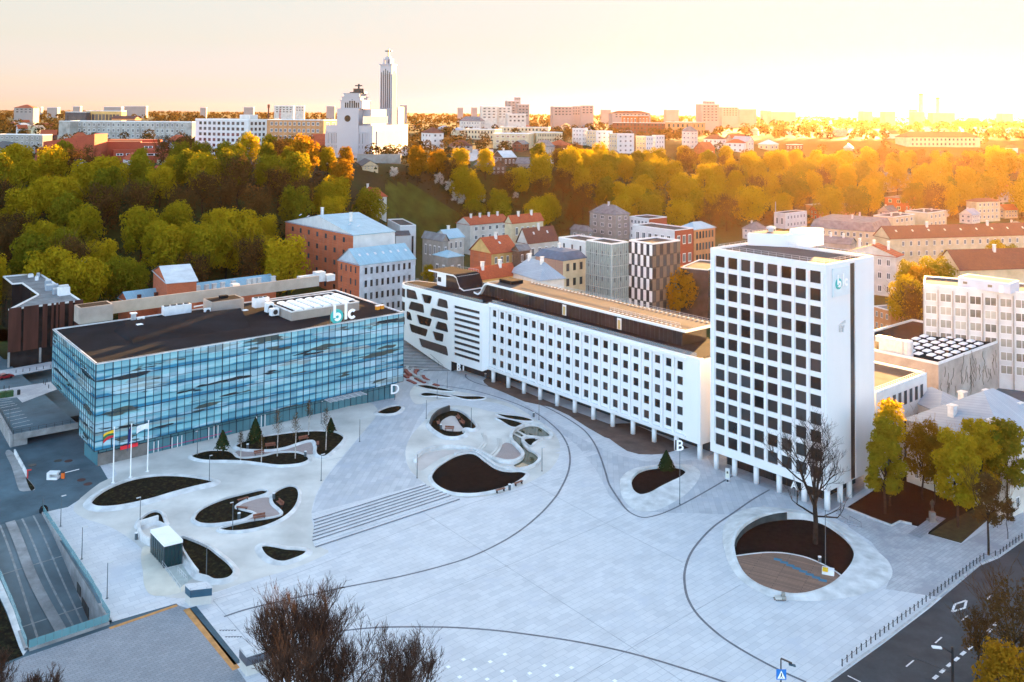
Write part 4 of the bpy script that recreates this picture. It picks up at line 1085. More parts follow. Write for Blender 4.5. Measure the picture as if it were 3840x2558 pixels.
for (sa, za), (sb, zb_) in zip(prof, prof[1:]):
    P = lambda s, z, w_: B0-nB*(f0+w_)+dB*s+Vector((0, 0, z))
    mb.face([P(sa, za, 0), P(sb, zb_, 0), P(sb, zb_, W_), P(sa, za, W_)], 1); mb.face([P(sa, za-th, 0), P(sb, zb_-th, 0), P(sb, zb_, 0), P(sa, za, 0)], 0)
    mb.face([P(sa, za-th, 0), P(sa, za-th, W_), P(sb, zb_-th, W_), P(sb, zb_-th, 0)], 0); mb.face([P(sa, za-th, W_), P(sa, za, W_), P(sb, zb_, W_), P(sb, zb_-th, W_)], 0)
s = prof[-1][0]; mb.face([P(s, zp+.55-th, 0), P(s, zp+.55-th, W_), P(s, zp+.55, W_), P(s, zp+.55, 0)], 0)
for a, b in (((prof[-2][0], 0), (s, .35)), ): pass
mb.box(P(prof[-2][0], zp+.55, 0), dB*(s-prof[-2][0]), -nB*.35, (0, 0, .06), 0); mb.box(P(s-.35, zp+.55, .36), dB*.35, -nB*(W_-.36), (0, 0, .06), 0)
obj('top_roof', mb, ['tower_white', 'roof_tan'], lb)
mb = MB()
for w_, sa, sb in ((W_-1.2, prof[-2][0]+8, s-1), (1.6, s-27, s-3)):
    n = int((sb-sa)/1.5)
    for k in range(n+1):
        p = P(lerp(sa, sb, k/n), zp+.55, w_); mb.tube([p, p+Vector((0, 0, 1.0))], .03, n=3); mb.box(p-dB*.25-nB*.3, dB*.5, nB*.6, (0, 0, .12))
    for z in (.55, 1.0): mb.tube([P(sa, zp+.55+z, w_), P(sb, zp+.55+z, w_)], .035, n=3)
obj('roof_railing', mb, 'metal_light', lb)
mb = MB(); c = G(*S('r3', 1040, 300), zp+.6); mb.cbox((c.x, c.y, zp+.5), 6, 4.5, 1.1, dB); obj('roof_hatch', mb, 'roof_black', lb)
for px, py in ((1642, 680), (2260, 840)):
    sx, zx = plane_pt(*S('r3', px, py), B0-nB*of, dB); mb = MB(); mb.box(B0-nB*(of-.12)+dB*(sx-.75)+Vector((0, 0, zb1+.1)), dB*1.5, nB*.1, (0, 0, 2.9), 0); mb.box(B0-nB*(of-.23)+dB*(sx-.45)+Vector((0, 0, zb1+.2)), dB*.9, nB*.08, (0, 0, 2.3), 1)
    obj('terrace_door', mb, ['white_paint', mat('door_yellow', (.55, .38, .14), .6, .1, 1.)], lb)
m, nt, b = base_mat('clear_glass'); b.inputs['Base Color'].default_value = (.35, .38, .40, 1); b.inputs['Roughness'].default_value = .1; b.inputs['Alpha'].default_value = .28
mb = MB(); mb.box(B0-nB*.5+dB*1+Vector((0, 0, zb1)), dB*(LB-2.5), -nB*.04, (0, 0, 1.0)); obj('glass_parapet', mb, 'clear_glass', lb)

# ------------------------------------------------ round ended white wing with trapezoid windows
zi1 = 22.9
I1 = G(*S('n', 630, 302), zi1); I0 = G(*S('n', 75, 172), zi1); dI = (I1-I0).normalized(); LI = (I1-I0).length; nI = Vector((dI.y, -dI.x, 0))
wg = thing('office_wing', I0.lerp(I1, .5), 'white round ended wing with slanted dark windows and a folded roof', 'building')
BASE[wg.name].z = 0; wg.location.z = 0
pp = lambda x, y: plane_pt(*S('n', x, y), I0, dI)
outer = [(0, zi1), (0, pp(75, 560)[1]), pp(72, 562), pp(165, 628), pp(255, 692), pp(330, 742), pp(400, 782), pp(400, 713), (LI, pp(622, 786)[1]), (LI, zi1)]
outer = [outer[0]]+outer[2:]
outer[1] = (0, outer[1][1])
def rnd(q, r=.5):
    out = []; n = len(q)
    for i in range(n):
        a, b, c = Vector(q[i-1]), Vector(q[i]), Vector(q[(i+1) % n])
        u, w_ = (a-b), (c-b); rr = min(r, u.length*.4, w_.length*.4); u.normalize(); w_.normalize()
        for t in (0, .25, .5, .75, 1):
            p = b+u*rr*(1-t)**2+w_*rr*t**2; out.append((p.x, p.y))
    return out
HW = [[(80, 194), (148, 212), (166, 278), (80, 261)], [(186, 230), (268, 248), (254, 306), (206, 298)], [(312, 262), (375, 280), (383, 342), (296, 320)], [(112, 285), (205, 308), (212, 374), (92, 342)],
      [(262, 331), (374, 362), (382, 426), (246, 392)], [(80, 353), (112, 366), (126, 428), (80, 416)], [(150, 378), (268, 412), (250, 470), (170, 450)], [(303, 427), (372, 446), (384, 512), (284, 484)],
      [(98, 442), (238, 488), (222, 542), (112, 506)], [(264, 497), (352, 520), (344, 580), (284, 564)], [(166, 546), (372, 610), (384, 681), (186, 612)]]
holes = [rnd([pp(*p) for p in h], .7) for h in HW]
st_ = []
for k in range(9):
    y0, y1 = 315+42*k, 362+44*k
    a, za = pp(423, y0+9); b, zb_ = pp(607, y1+10); st_.append([(a, za-.44), (b, za-.44), (b, za+.44), (a, za+.44)])
holes += st_
mb = MB()
def tess(polys, f):
    flat = [p for q in polys for p in q]
    for t in tessellate_polygon([[Vector((p[0], p[1], 0)) for p in q] for q in polys]): mb.face([f(*flat[i]) for i in t])
W3 = lambda s, z, k=0.: Vector((I0.x, I0.y, 0))+dI*s-nI*k+Vector((0, 0, z))
tess([outer]+holes, W3)
for h in holes:
    for a, b in zip(h, h[1:]+h[:1]): mb.face([W3(*a), W3(*b), W3(*b, .4), W3(*a, .4)])
for a, b in zip(outer, outer[1:]+outer[:1]):
    if not (abs(a[1]-b[1]) < 1e-6): mb.face([W3(*a), W3(*b), W3(*b, .9), W3(*a, .9)])
# rounded end
RW = 5.0; cen = I0-nI*RW; arc = []
for k in range(13):
    a = k/12*math.pi*.75; arc.append(cen+nI*RW*math.cos(a)-dI*RW*math.sin(a))
zc0 = outer[1][1]
for p, q_ in zip(arc, arc[1:]): mb.face([(p.x, p.y, zc0), (p.x, p.y, zi1), (q_.x, q_.y, zi1), (q_.x, q_.y, zc0)])
bk = arc[-1]; bk2 = I1-nI*20; bk3 = bk+ (bk2-bk)*1
rim_ = [Vector((p.x, p.y)) for p in ([I1]+[I0]+arc[1:]+[bk2])]
mb.face([(bk.x, bk.y, 3), (bk.x, bk.y, zi1), (bk2.x, bk2.y, zi1), (bk2.x, bk2.y, 3)])
mb.face([(I1.x, I1.y, outer[-2][1]), (I1.x, I1.y, zi1), (B0.x, B0.y, zi1), (B0.x, B0.y, zb0)])
# rim band round the roof
c_ = sum(rim_, Vector((0, 0)))/len(rim_)
inn = [p+(c_-p).normalized()*.7 for p in rim_]
for i in range(len(rim_)-1):
    a, b, c2, d2 = rim_[i], rim_[i+1], inn[i+1], inn[i]; mb.face([(a.x, a.y, zi1), (b.x, b.y, zi1), (c2.x, c2.y, zi1+.02), (d2.x, d2.y, zi1+.02)])
obj('facade', mb, 'tower_white', wg)
mb = MB(); mb.face([(p.x, p.y, zi1-.02) for p in inn]+[]); mb.face([(p.x, p.y, zi1-.03) for p in (I1-nI*.6, B0, B0-nB*17, bk2)]); obj('roof', mb, 'roof_black', wg)
for h in HW+['s']*9: pass
for i, h in enumerate(holes):
    mb = MB(); mb.face([W3(*p, .38) for p in h]); obj('window', mb, 'window_dark', wg)
for z0, z1 in ((19.0, 21.7), (14.6, 17.4), (10.2, 12.6)):
    mb = MB()
    for p, q_ in zip(arc[:9], arc[1:9]):
        p2, q2 = p+(p-cen).normalized()*.03, q_+(q_-cen).normalized()*.03; mb.face([(p2.x, p2.y, z0), (p2.x, p2.y, z1), (q2.x, q2.y, z1), (q2.x, q2.y, z0)])
    obj('window', mb, 'window_dark', wg)
mb = MB(); sA = pp(400, 740)[0]; mb.box(W3(sA, -.1, 3.5), dI*(LI-sA+7), -nI*.4, (0, 0, 6)); mb.box(W3(sA, -.1, .3), -nI*8, dI*.3, (0, 0, 5.5)); obj('entrance_recess', mb, 'lobby_glass', wg)
mb = MB(); mb.box(W3(0, zi1, .4), dI*(LI-.5), -nI*.05, (0, 0, .9))
for p, q_ in zip(arc, arc[1:]):
    p2, q2 = p+(cen-p).normalized()*.4, q_+(cen-q_).normalized()*.4; mb.face([(p2.x, p2.y, zi1), (p2.x, p2.y, zi1+.9), (q2.x, q2.y, zi1+.9), (q2.x, q2.y, zi1)])
obj('glass_parapet', mb, 'clear_glass', wg)
# folded roof house
fo = 8.0; PF = I0-nI*fo
pf = [plane_pt(*S('n', x, y), PF, dI) for x, y in ((242, 58), (300, 72), (360, 85), (420, 98), (440, 112), (452, 150), (466, 185), (495, 206))]
zt_ = sum(z for s, z in pf[:4])/4; pf = [(s, zt_ if i < 4 else z) for i, (s, z) in enumerate(pf)]
mb = MB(); Wd = 10.
Q = lambda s, z, w_: Vector((PF.x, PF.y, 0))+dI*s-nI*w_+Vector((0, 0, z))
for (sa, za), (sb, zb_) in zip(pf, pf[1:]):
    mb.face([Q(sa, za, 0), Q(sb, zb_, 0), Q(sb, zb_, Wd), Q(sa, za, Wd)], 1); mb.face([Q(sa, za-.45, 0), Q(sb, zb_-.45, 0), Q(sb, zb_, 0), Q(sa, za, 0)], 0); mb.face([Q(sa, za-.45, 0), Q(sb, zb_-.45, 0), Q(sb, zb_-.45, Wd), Q(sa, za-.45, Wd)], 0)
mb.face([Q(pf[0][0], zt_-.45, 0), Q(pf[0][0], zt_-.45, Wd), Q(pf[0][0], zt_, Wd), Q(pf[0][0], zt_, 0)], 0)
mb.face([Q(pf[-1][0], pf[-1][1]-.45, 0), Q(pf[-1][0], pf[-1][1]-.45, Wd), Q(pf[-1][0], pf[-1][1], Wd), Q(pf[-1][0], pf[-1][1], 0)], 0)
sW = plane_pt(*S('n', 296, 100), PF, dI)[0]
mb.box(Q(sW, zi1-.05, .5), dI*(pf[4][0]-sW), -nI*(Wd-1), (0, 0, zt_-zi1-.4), 0)
obj('folded_roof', mb, ['tower_white', 'roof_black'], wg)
sX, sY = plane_pt(*S('n', 360, 120), PF, dI)[0], pf[5][0]
mb = MB(); mb.box(Q(sX, zi1, .46), dI*(sY-sX), nI*.03, (0, 0, zt_-zi1-.5)); mb.box(Q(sW+.4, zi1+1.2, .46), dI*1.7, nI*.03, (0, 0, 1.5)); obj('window', mb, 'window_dark', wg)
mb = MB()
n = 12
for k in range(n+1): p = Q(lerp(pf[1][0], pf[4][0], k/n), zt_, Wd-.6); mb.tube([p, p+Vector((0, 0, .8))], .03, n=3)
mb.tube([Q(pf[1][0], zt_+.8, Wd-.6), Q(pf[4][0], zt_+.8, Wd-.6)], .035, n=3); obj('roof_railing', mb, 'metal_light', wg)

# ------------------------------------------------ blue glass building
DL, DD, dA, dP = 82.0, 40.5, V2(41.76), V2(128.2)
D0 = Vector((-90.65, 206.6, 0)); D1 = D0+dA*DL; D2 = D1+dP*DD; D3 = D0+dP*DD
zd0, zd1, zdc = 5.0, 24.0, 10.4
gb = thing('glass_building', D0, 'low long office with pale blue printed glass skin and flat black roof', 'building')
m, nt, b = base_mat('printed_glass')
tc = nt.nodes.new('ShaderNodeTexCoord'); mp = nt.nodes.new('ShaderNodeMapping'); mp.inputs['Rotation'].default_value = (0, 0, rad(-41.76)); nt.links.new(tc.outputs['Object'], mp.inputs['Vector'])
sp = nt.nodes.new('ShaderNodeSeparateXYZ'); nt.links.new(mp.outputs[0], sp.inputs[0])
al = mth(nt, 'ADD', sp.outputs[0], mth(nt, 'MULTIPLY', sp.outputs[1], .9)); z = sp.outputs[2]
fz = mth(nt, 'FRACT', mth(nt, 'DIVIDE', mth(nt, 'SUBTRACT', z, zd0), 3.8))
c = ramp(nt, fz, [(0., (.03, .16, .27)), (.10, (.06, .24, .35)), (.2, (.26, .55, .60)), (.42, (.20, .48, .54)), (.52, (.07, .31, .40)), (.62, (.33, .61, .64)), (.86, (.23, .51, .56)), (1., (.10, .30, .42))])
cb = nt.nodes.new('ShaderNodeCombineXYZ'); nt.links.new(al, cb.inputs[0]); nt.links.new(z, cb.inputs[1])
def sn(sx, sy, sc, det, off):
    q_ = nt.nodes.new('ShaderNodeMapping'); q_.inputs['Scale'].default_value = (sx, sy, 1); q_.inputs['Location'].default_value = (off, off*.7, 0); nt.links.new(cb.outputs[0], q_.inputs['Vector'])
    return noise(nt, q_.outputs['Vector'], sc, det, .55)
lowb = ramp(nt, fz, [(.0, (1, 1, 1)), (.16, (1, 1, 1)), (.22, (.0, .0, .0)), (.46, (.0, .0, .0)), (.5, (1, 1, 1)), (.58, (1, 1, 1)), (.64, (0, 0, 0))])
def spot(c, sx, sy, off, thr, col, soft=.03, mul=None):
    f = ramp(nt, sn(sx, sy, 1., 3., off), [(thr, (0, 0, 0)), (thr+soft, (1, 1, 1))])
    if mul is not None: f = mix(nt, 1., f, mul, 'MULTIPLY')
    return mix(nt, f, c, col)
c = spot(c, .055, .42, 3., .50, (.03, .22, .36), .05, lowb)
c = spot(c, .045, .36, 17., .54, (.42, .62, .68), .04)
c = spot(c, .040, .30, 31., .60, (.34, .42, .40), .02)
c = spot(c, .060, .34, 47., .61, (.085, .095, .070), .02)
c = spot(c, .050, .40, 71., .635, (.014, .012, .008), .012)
wn = nt.nodes.new('ShaderNodeTexWhiteNoise'); wn.noise_dimensions = '2D'; cc = nt.nodes.new('ShaderNodeCombineXYZ')
nt.links.new(mth(nt, 'FLOOR', mth(nt, 'DIVIDE', al, 1.822)), cc.inputs[0]); nt.links.new(mth(nt, 'FLOOR', mth(nt, 'DIVIDE', mth(nt, 'SUBTRACT', z, zd0), 1.9)), cc.inputs[1]); nt.links.new(cc.outputs[0], wn.inputs['Vector'])
c = mix(nt, 1., c, ramp(nt, wn.outputs['Value'], [(0, (.55, .62, .68)), (1, (1.0, 1.0, 1.0))]), 'MULTIPLY')
# fine printed lines
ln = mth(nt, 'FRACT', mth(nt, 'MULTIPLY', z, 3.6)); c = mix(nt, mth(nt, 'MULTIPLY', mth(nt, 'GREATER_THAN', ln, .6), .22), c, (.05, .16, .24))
nt.links.new(c, b.inputs['Base Color']); b.inputs['Roughness'].default_value = .12; b.inputs['Specular IOR Level'].default_value = .5
mb = MB()
def wallq(a, b_, z0, z1, mi=0): mb.face([(a.x, a.y, z0), (b_.x, b_.y, z0), (b_.x, b_.y, z1), (a.x, a.y, z1)], mi)
DM = D0.lerp(D3, .33)
wallq(D0, D1, zd0, zd1); wallq(D1, D2, zd0, zd1); wallq(DM, D0, zd0, zd1); wallq(D3, DM, zdc, zd1); wallq(D2, D3, zdc, zd1)
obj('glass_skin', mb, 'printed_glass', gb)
mb = MB(); nA = Vector((dA.y, -dA.x, 0)); nP = Vector((-dP.y, dP.x, 0))
for k in range(46):
    p = D0+dA*(DL*k/45); wd = .20 if k % 2 == 0 else .09; mb.box(p-dA*wd/2+nA*.02+Vector((0, 0, zd0)), dA*wd, nA*.07, (0, 0, zd1-zd0))
    
for k in range(11):
    z = zd0+1.9*k; hh = .13 if k % 2 == 0 else .07; mb.box(D0+nA*.015+Vector((0, 0, z-hh/2)), dA*DL, nA*.06, (0, 0, hh))
for k in range(23):
    t = k/22; p = D0.lerp(D3, t); z0 = zd0 if t < .33 else zdc; mb.box(p+nP*.02+Vector((0, 0, z0)), dP*.13, nP*.07, (0, 0, zd1-z0))
for k in range(11):
    z = zd0+1.9*k; e = D3 if z > zdc else DM; mb.box(D0+nP*.015+Vector((0, 0, z-.06)), e-D0, nP*.06, (0, 0, .12))
obj('mullion', mb, 'mullion', gb, kind='stuff')
mb = MB()
RIM = [D0, D1, D2, D3]
cD = (D0+D2)/2
mb.face([(p.x, p.y, zd1-.25) for p in RIM], 1); mb.face([(p.x, p.y, zd0) for p in (D0, D1, D2, D2.lerp(D3, .7), DM)], 2); mb.face([(p.x, p.y, zdc) for p in RIM], 2)
for a, b_ in zip(RIM, RIM[1:]+RIM[:1]):
    n = (b_-a).normalized(); n = Vector((-n.y, n.x, 0)); a2, b2 = a+n*.4, b_+n*.4; a1, b1 = a-n*.12, b_-n*.12
    mb.face([(a1.x, a1.y, zd1), (b1.x, b1.y, zd1), (b2.x, b2.y, zd1), (a2.x, a2.y, zd1)]); mb.face([(a2.x, a2.y, zd1-.3), (a2.x, a2.y, zd1), (b2.x, b2.y, zd1), (b2.x, b2.y, zd1-.3)]); mb.face([(a1.x, a1.y, zd1-.25), (b1.x, b1.y, zd1-.25), (b1.x, b1.y, zd1), (a1.x, a1.y, zd1)])
obj('roof', mb, ['rim_concrete', 'roof_black', 'dark_wall'], gb)
# ground floor, set back
glass('shop_glass', (.060, .16, .19), .1, .5, .5, .12)
mb = MB(); gF = D0-nA*1.3; mb.box(gF+dA*1.2+Vector((0, 0, -.1)), dA*(DL-3), -nA*9, (0, 0, zd0+.05)); obj('shop_front', mb, 'shop_glass', gb)
mb = MB()
for k in range(45): mb.box(gF+dA*(1.2+(DL-3)*k/44)+nA*.02+Vector((0, 0, .3)), dA*(.10 if k % 3 else .22), nA*.06, (0, 0, zd0-.3))
mb.box(gF+dA*1.2+nA*.02+Vector((0, 0, 3.9)), dA*(DL-3), nA*.05, (0, 0, .12)); obj('shop_mullion', mb, 'mullion', gb)
for px in (1720, 1985, 45, 575): 
    s, z_ = plane_pt(*(S('f', px, 800) if px > 600 else S('d', px, 500)), gF, dA); mb = MB(); z0 = 1.2 if px not in (1720, 1985) else .8
    for q_ in (0, 1.3, 2.3): mb.box(gF+dA*(s+q_-1.2)+nA*.09+Vector((0, 0, z0-.3)), dA*.16, nA*.05, (0, 0, 3.2))
    obj('entrance_door', mb, 'white_paint', gb)
s, z_ = plane_pt(*S('f', 1330, 825), gF, dA); s2, z2_ = plane_pt(*S('f', 1525, 780), gF, dA)
mb = MB(); mb.box(gF+nA*1.1+dA*s+Vector((0, 0, 4.0)), dA*(s2-s), nA*.3, (0, 0, .75)); obj('red_awning', mb, mat('red_sign', (.75, .025, .04), .5, .1, 1.), gb)
mb = MB(); mb.box(gF+dA*1.2+nA*.1+Vector((0, 0, .2)), dA*11, nA*.1, (0, 0, 3.7)); obj('stone_base', mb, mat('stone_grey', (.16, .15, .14), .8, .2, .6), gb)
mat('magenta', (.34, .03, .16), .5, .1, 1.)
mb = MB(); mb.box(gF+dA*12.5+nA*.12+Vector((0, 0, 1.9)), dA*20, nA*.02, (0, 0, .16)); obj('magenta_band', mb, 'magenta', gb)
s, z_ = plane_pt(*S('d', 1290, 240), D0, dA); s2, z2_ = plane_pt(*S('d', 1690, 160), D0, dA)
mb = MB()
for k in range(7): mb.box(D0+dA*lerp(s, s2, k/6)+nA*.1+Vector((0, 0, 4.8)), dA*.16, nA*3.2, (0, 0, .16))
for k in range(6): mb.box(D0+dA*s+nA*(.3+k*.58)+Vector((0, 0, 4.98)), dA*(s2-s+.16), nA*.16, (0, 0, .06))
obj('entrance_canopy', mb, 'metal_light', gb)
# rooftop of the glass building
def rp(k, x, y, z=zd1-.2): p = G(*S(k, x, y), z); return Vector((p.x, p.y, zd1-.25))
mat('roof_wall', (.33, .29, .26), .85, .12, .3, fine=.2)
mb = MB(); a = rp('r1', 890, 770); b_ = rp('r1', 1175, 735); mb.box(a, dA*8.5, dP*5.5, (0, 0, 4.2)); mb.box(a+dA*.5+dP*.5+Vector((0, 0, 4.2)), dA*7.5, dP*4.5, (0, 0, .02), 1)
obj('stair_house', mb, ['roof_wall', 'roof_black'], gb)
p1, p2 = rp('r1', 1180, 660), rp('r2', 985, 400)
mb = MB(); mb.box(p1-dA*2, dA*((p2-p1).dot(dA)+12), dP*.6, (0, 0, 3.2)); obj('roof_screen', mb, 'roof_wall', gb)
k0, k1, k2 = rp('r2', 920, 730), rp('r2', 1690, 610), rp('r2', 590, 540)
mb = MB(); kx = (k1-k0); ky = (k2-k0); kx = dA*kx.dot(dA); ky = dP*17.0
mb.box(k0, kx, ky, (0, 0, 2.2), 0); mb.box(k0+dA*.4+dP*.4+Vector((0, 0, 2.2)), kx-dA*.8, ky-dP*.8, (0, 0, .03), 1)
for e, f_, q_ in ((kx, dP*.4, Vector()), (kx, dP*.4, ky-dP*.4), (ky-dP*.8, dA*.4, dP*.4), (ky-dP*.8, dA*.4, kx-dA*.4+dP*.4)): mb.box(k0+q_+Vector((0, 0, 2.2)), e, f_, (0, 0, .3), 2)
obj('raised_roof', mb, ['roof_wall', 'roof_black', 'rim_concrete'], gb)
m, nt, b = base_mat('skylight'); b.inputs['Base Color'].default_value = (.80, .80, .80, 1); b.inputs['Roughness'].default_value = .35
dome = MB()
for zz_, s_ in (): pass
R0 = [(-.5, -.5, 0), (.5, -.5, 0), (.5, .5, 0), (-.5, .5, 0)]; R1 = [(-.46, -.46, .22), (.46, -.46, .22), (.46, .46, .22), (-.46, .46, .22)]; R2 = [(-.25, -.25, .4), (.25, -.25, .4), (.25, .25, .4), (-.25, .25, .4)]
dome.ring(R0, R1); dome.ring(R1, R2); dome.face(R2)
me_d = bpy.data.meshes.new('skylight'); me_d.from_pydata(dome.v, [], dome.f); me_d.materials.append(MATS['skylight']); me_d.update()
def skylight(parent, p, ang, sx, sy, sz=1.3):
    o = bpy.data.objects.new('skylight', me_d); COL.objects.link(o); o.parent = parent; o.location = p-BASE[parent.name]; o.rotation_euler = (0, 0, ang); o.scale = (sx, sy, sz)
for i in range(7):
    for j in range(6):
        if i > 5 and j < 1: continue
        p = k0+dA*(3.0+i*2.9)+dP*(2.0+j*2.1)+Vector((0, 0, 2.23)); skylight(gb, p, rad(41.76), 2.2, 1.6)
sg = thing('roof_sign', rp('r2', 1440, 745), 'big free standing teal and white logo letters on the black roof edge', 'sign')
BASE[sg.name].z = zd1
lg = D0+dA*plane_pt(*S('r2', 1445, 755), D0, dA)[0]-nA*.8+Vector((0, 0, zd1-.1)); logo(sg, lg+Vector((0, 0, .5)), dA, 1.3, 4.1, nA)
mb = MB(); mb.box(lg-dA*2.5-nA*.6+Vector((0, 0, -.1)), dA*9, nA*.1, (0, 0, .3)); mb.box(lg-dA*1.5-nA*.6+Vector((0, 0, -.1)), dA*.15, nA*.1, (0, 0, 4)); mb.box(lg+dA*2.6-nA*.6+Vector((0, 0, -.1)), dA*.15, nA*.1, (0, 0, 4)); mb.box(lg+dA*4.7-nA*.6+Vector((0, 0, -.1)), dA*.15, nA*.1, (0, 0, 2.5)); obj('support_frame', mb, 'grey_metal', sg)
# plant on the roof, each piece its own thing
def ac_unit(p, w_, d_, h_, lab, fans=1, front='dark_metal'):
    t = thing('air_conditioner', p, lab, 'air conditioner')
    mb = MB(); mb.cbox(p, w_, d_, h_, dA); obj('casing', mb, 'ac_white', t)
    for k in range(fans):
        mb = MB(); c = p-dA*w_/2+dA*w_*(k+.5)/fans
        if fans > 2: mb.lathe(c+Vector((0, 0, h_)), [(w_/fans*.4, 0), (w_/fans*.4, .25)], 12)
        else:
            for q_ in range(20): pass
            cz = c+nA*(d_/2+.01)+Vector((0, 0, h_*.5)); r_ = min(w_/fans, h_)*.36; pts = [cz+dA*math.cos(j*.5236)*r_+Vector((0, 0, math.sin(j*.5236)*r_)) for j in range(12)]; mb.face(pts); mb.face([q2+nA*.04 for q2 in pts])
        obj('fan', mb, front, t)
    return t
ac_unit(rp('r1', 1985, 650)+Vector((0, 0, .1)), 7.4, 2.4, 2.4, 'long white cooling unit with four roof fans on the black roof', 4)
ac_unit(rp('r1', 1583, 765), 1.7, .9, 1.9, 'white twin fan air conditioner beside the grey roof vent', 1)
ac_unit(rp('r1', 2330, 655), 1.6, .9, 1.7, 'white air conditioner at the end of the roof pipe', 1)
ac_unit(rp('r2', 575, 600)+Vector((0, 0, .8)), 4.2, 2.2, 2.6, 'white and maroon cooling unit left of the skylight roof', 3)
ac_unit(rp('r2', 672, 650)+Vector((0, 0, .6)), 2.0, 1.8, 2.5, 'boxy white air conditioner between two others by the skylight roof', 1)
ac_unit(rp('r2', 728, 685)+Vector((0, 0, .5)), 2.2, 1.6, 1.9, 'grey white air conditioner nearest the skylight roof corner', 1)
t = thing('roof_vent', rp('r1', 1500, 730), 'square grey roof vent with a white cap', 'vent'); p = rp('r1', 1500, 730)
mb = MB(); mb.cbox(p, 1.0, 1.0, 1.9, dA); obj('shaft', mb, 'metal_light', t); mb = MB(); mb.cbox(p+Vector((0, 0, 1.9)), 1.5, 1.5, .3, dA); obj('cap', mb, 'ac_white', t)
mb = MB(); a = rp('r2', 100, 470); mb.box(a, dA*4.5, dP*2.2, (0, 0, 1.9)); mb.box(a+dA*4.6, dA*2.2, dP*2.4, (0, 0, 3.4)); mb.lathe(a+Vector((0, 0, 0))+dP*1.1, [(1.2, 0), (1.2, 1.85)], 12); obj('air_duct', mb, 'metal_light', base=a, label='round nosed silver duct against the brown roof house', cat='duct')
mb = MB(); a = rp('r2', 370, 600); mb.box(a-dA*9, dA*9.5, dP*6.5, (0, 0, 3.1), 0); mb.box(a-dA*8.6+dP*.4+Vector((0, 0, 3.1)), dA*8.7, dP*5.7, (0, 0, .02), 1); mb.cbox(a-dA*4+dP*4+Vector((0, 0, 3.1)), 2.2, 1.4, .7, dA, 1); obj('roof_house', mb, ['roof_wall', 'roof_black'], base=a, label='flat brown roof house between silver duct and white skylights', cat='roof house')
mb = MB(); a = rp('r2', 1110, 290); mb.box(a-dA*4+dP*-2, dA*7, dP*2.2, (0, 0, 2.3)); mb.box(a+dA*2+dP*-2.5, dA*3.2, dP*3.2, (0, 0, 3.1)); mb.box(a+dA*5.3+dP*-3.4, dA*3, dP*3, (0, 0, 2.0)); obj('air_duct', mb, 'metal_light', base=a, label='stepped silver duct at the far corner of the black roof', cat='duct')
for i, (x, y) in enumerate(((1890, 612), (1940, 602))):
    p = rp('r2', x, y)+Vector((0, 0, .25)); t = thing('beehive', p, ['left', 'right'][i]+' orange beehive of the pair at the roof corner', 'beehive', 'beehives on the roof')
    mb = MB(); mb.cbox(p, .95, .9, 1.0, dA); obj('hive_box', mb, mat('hive_orange', (.62, .25, .02), .7, .1, 2.), t); mb = MB(); mb.cbox(p+Vector((0, 0, 1.0)), 1.1, 1.05, .12, dA); obj('hive_lid', mb, 'ac_white', t)
mb = MB(); mb.tube([rp('r1', 2180, 590)+Vector((0, 0, .5)), rp('r1', 2400, 552)+Vector((0, 0, .5)), rp('r2', 130, 530)+Vector((0, 0, .5))], .22, n=6); obj('roof_pipe', mb, 'ac_white', base=rp('r1', 2180, 590), label='white pipe running along the black roof from the cooling unit', cat='pipe')
# the low black ridge on the roof
mb = MB(); P = [rp('r1', x, y) for x, y in ((1270, 840), (1500, 1000), (2353, 870), (2353, 690))]; h1 = P[0].lerp(P[3], .0)+Vector((0, 0, .1)); rdg = [rp('r1', 1400, 800)+Vector((0, 0, 1.6)), rp('r2', 350, 650)+Vector((0, 0, 1.6))]
a, b_, c2, d2 = rp('r1', 1270, 840), rp('r1', 1500, 1000), rp('r2', 470, 800), rp('r2', 380, 640)
mb.face([a, b_, rdg[0]]); mb.face([b_, c2, rdg[1], rdg[0]]); mb.face([a, rdg[0], rdg[1], d2]); mb.face([c2, d2, rdg[1]]); obj('roof_ridge', mb, 'roof_black', gb)
for x, y in ((1567, 822), ): skylight(gb, rp('r1', x, y)+Vector((0, 0, 1.2)), rad(41.76), 1.6, 1.4, .5)
skylight(gb, rp('r2', 400, 650)+Vector((0, 0, 1.0)), rad(41.76), 1.6, 1.4, .5)
# ---------------------------------------------------------------- the town
brickmat('brick_red', (.64, .145, .058), (.50, .112, .046), (.34, .17, .11), .9, .3, .03, .9, .6, 0, True, fine=.25, grime=(.25, .60, (.34, .21, .15)))
brickmat('brick_dark', (.155, .050, .032), (.115, .040, .028), (.10, .06, .05), .9, .3, .03, .9, .5)
brickmat('brick_school', (.40, .075, .035), (.34, .062, .030), (.20, .06, .04), .9, .3, .02, .9, .3)
mat('plaster_cream', (.55, .46, .30), .85, .14, .25, fine=.15); mat('plaster_pale', (.56, .53, .47), .85, .15, .25, fine=.2)
mat('plaster_white', (.58, .58, .57), .8, .08, .3, fine=.05); mat('plaster_grey', (.30, .29, .26), .9, .2, .25, fine=.3)
mat('plaster_yellow', (.55, .35, .13), .85, .15, .3, fine=.15); mat('plaster_orange', (.48, .24, .11), .85, .15, .3, fine=.15)
mat('plaster_blue', (.47, .53, .58), .85, .2, .25, fine=.35); mat('plaster_old', (.40, .38, .34), .9, .3, .12, fine=.4)
brickmat('roof_red', (.46, .095, .034), (.37, .072, .028), (.16, .04, .025), .8, .45, .04, .8, .55, 0, True)
brickmat('roof_brown', (.17, .060, .038), (.13, .048, .034), (.08, .035, .03), .8, .45, .04, .8, .5, 0, True)
brickmat('roof_blue', (.25, .43, .52), (.21, .38, .48), (.14, .27, .36), .9, 30., .05, .45, .5, 0, True, spec=.5)
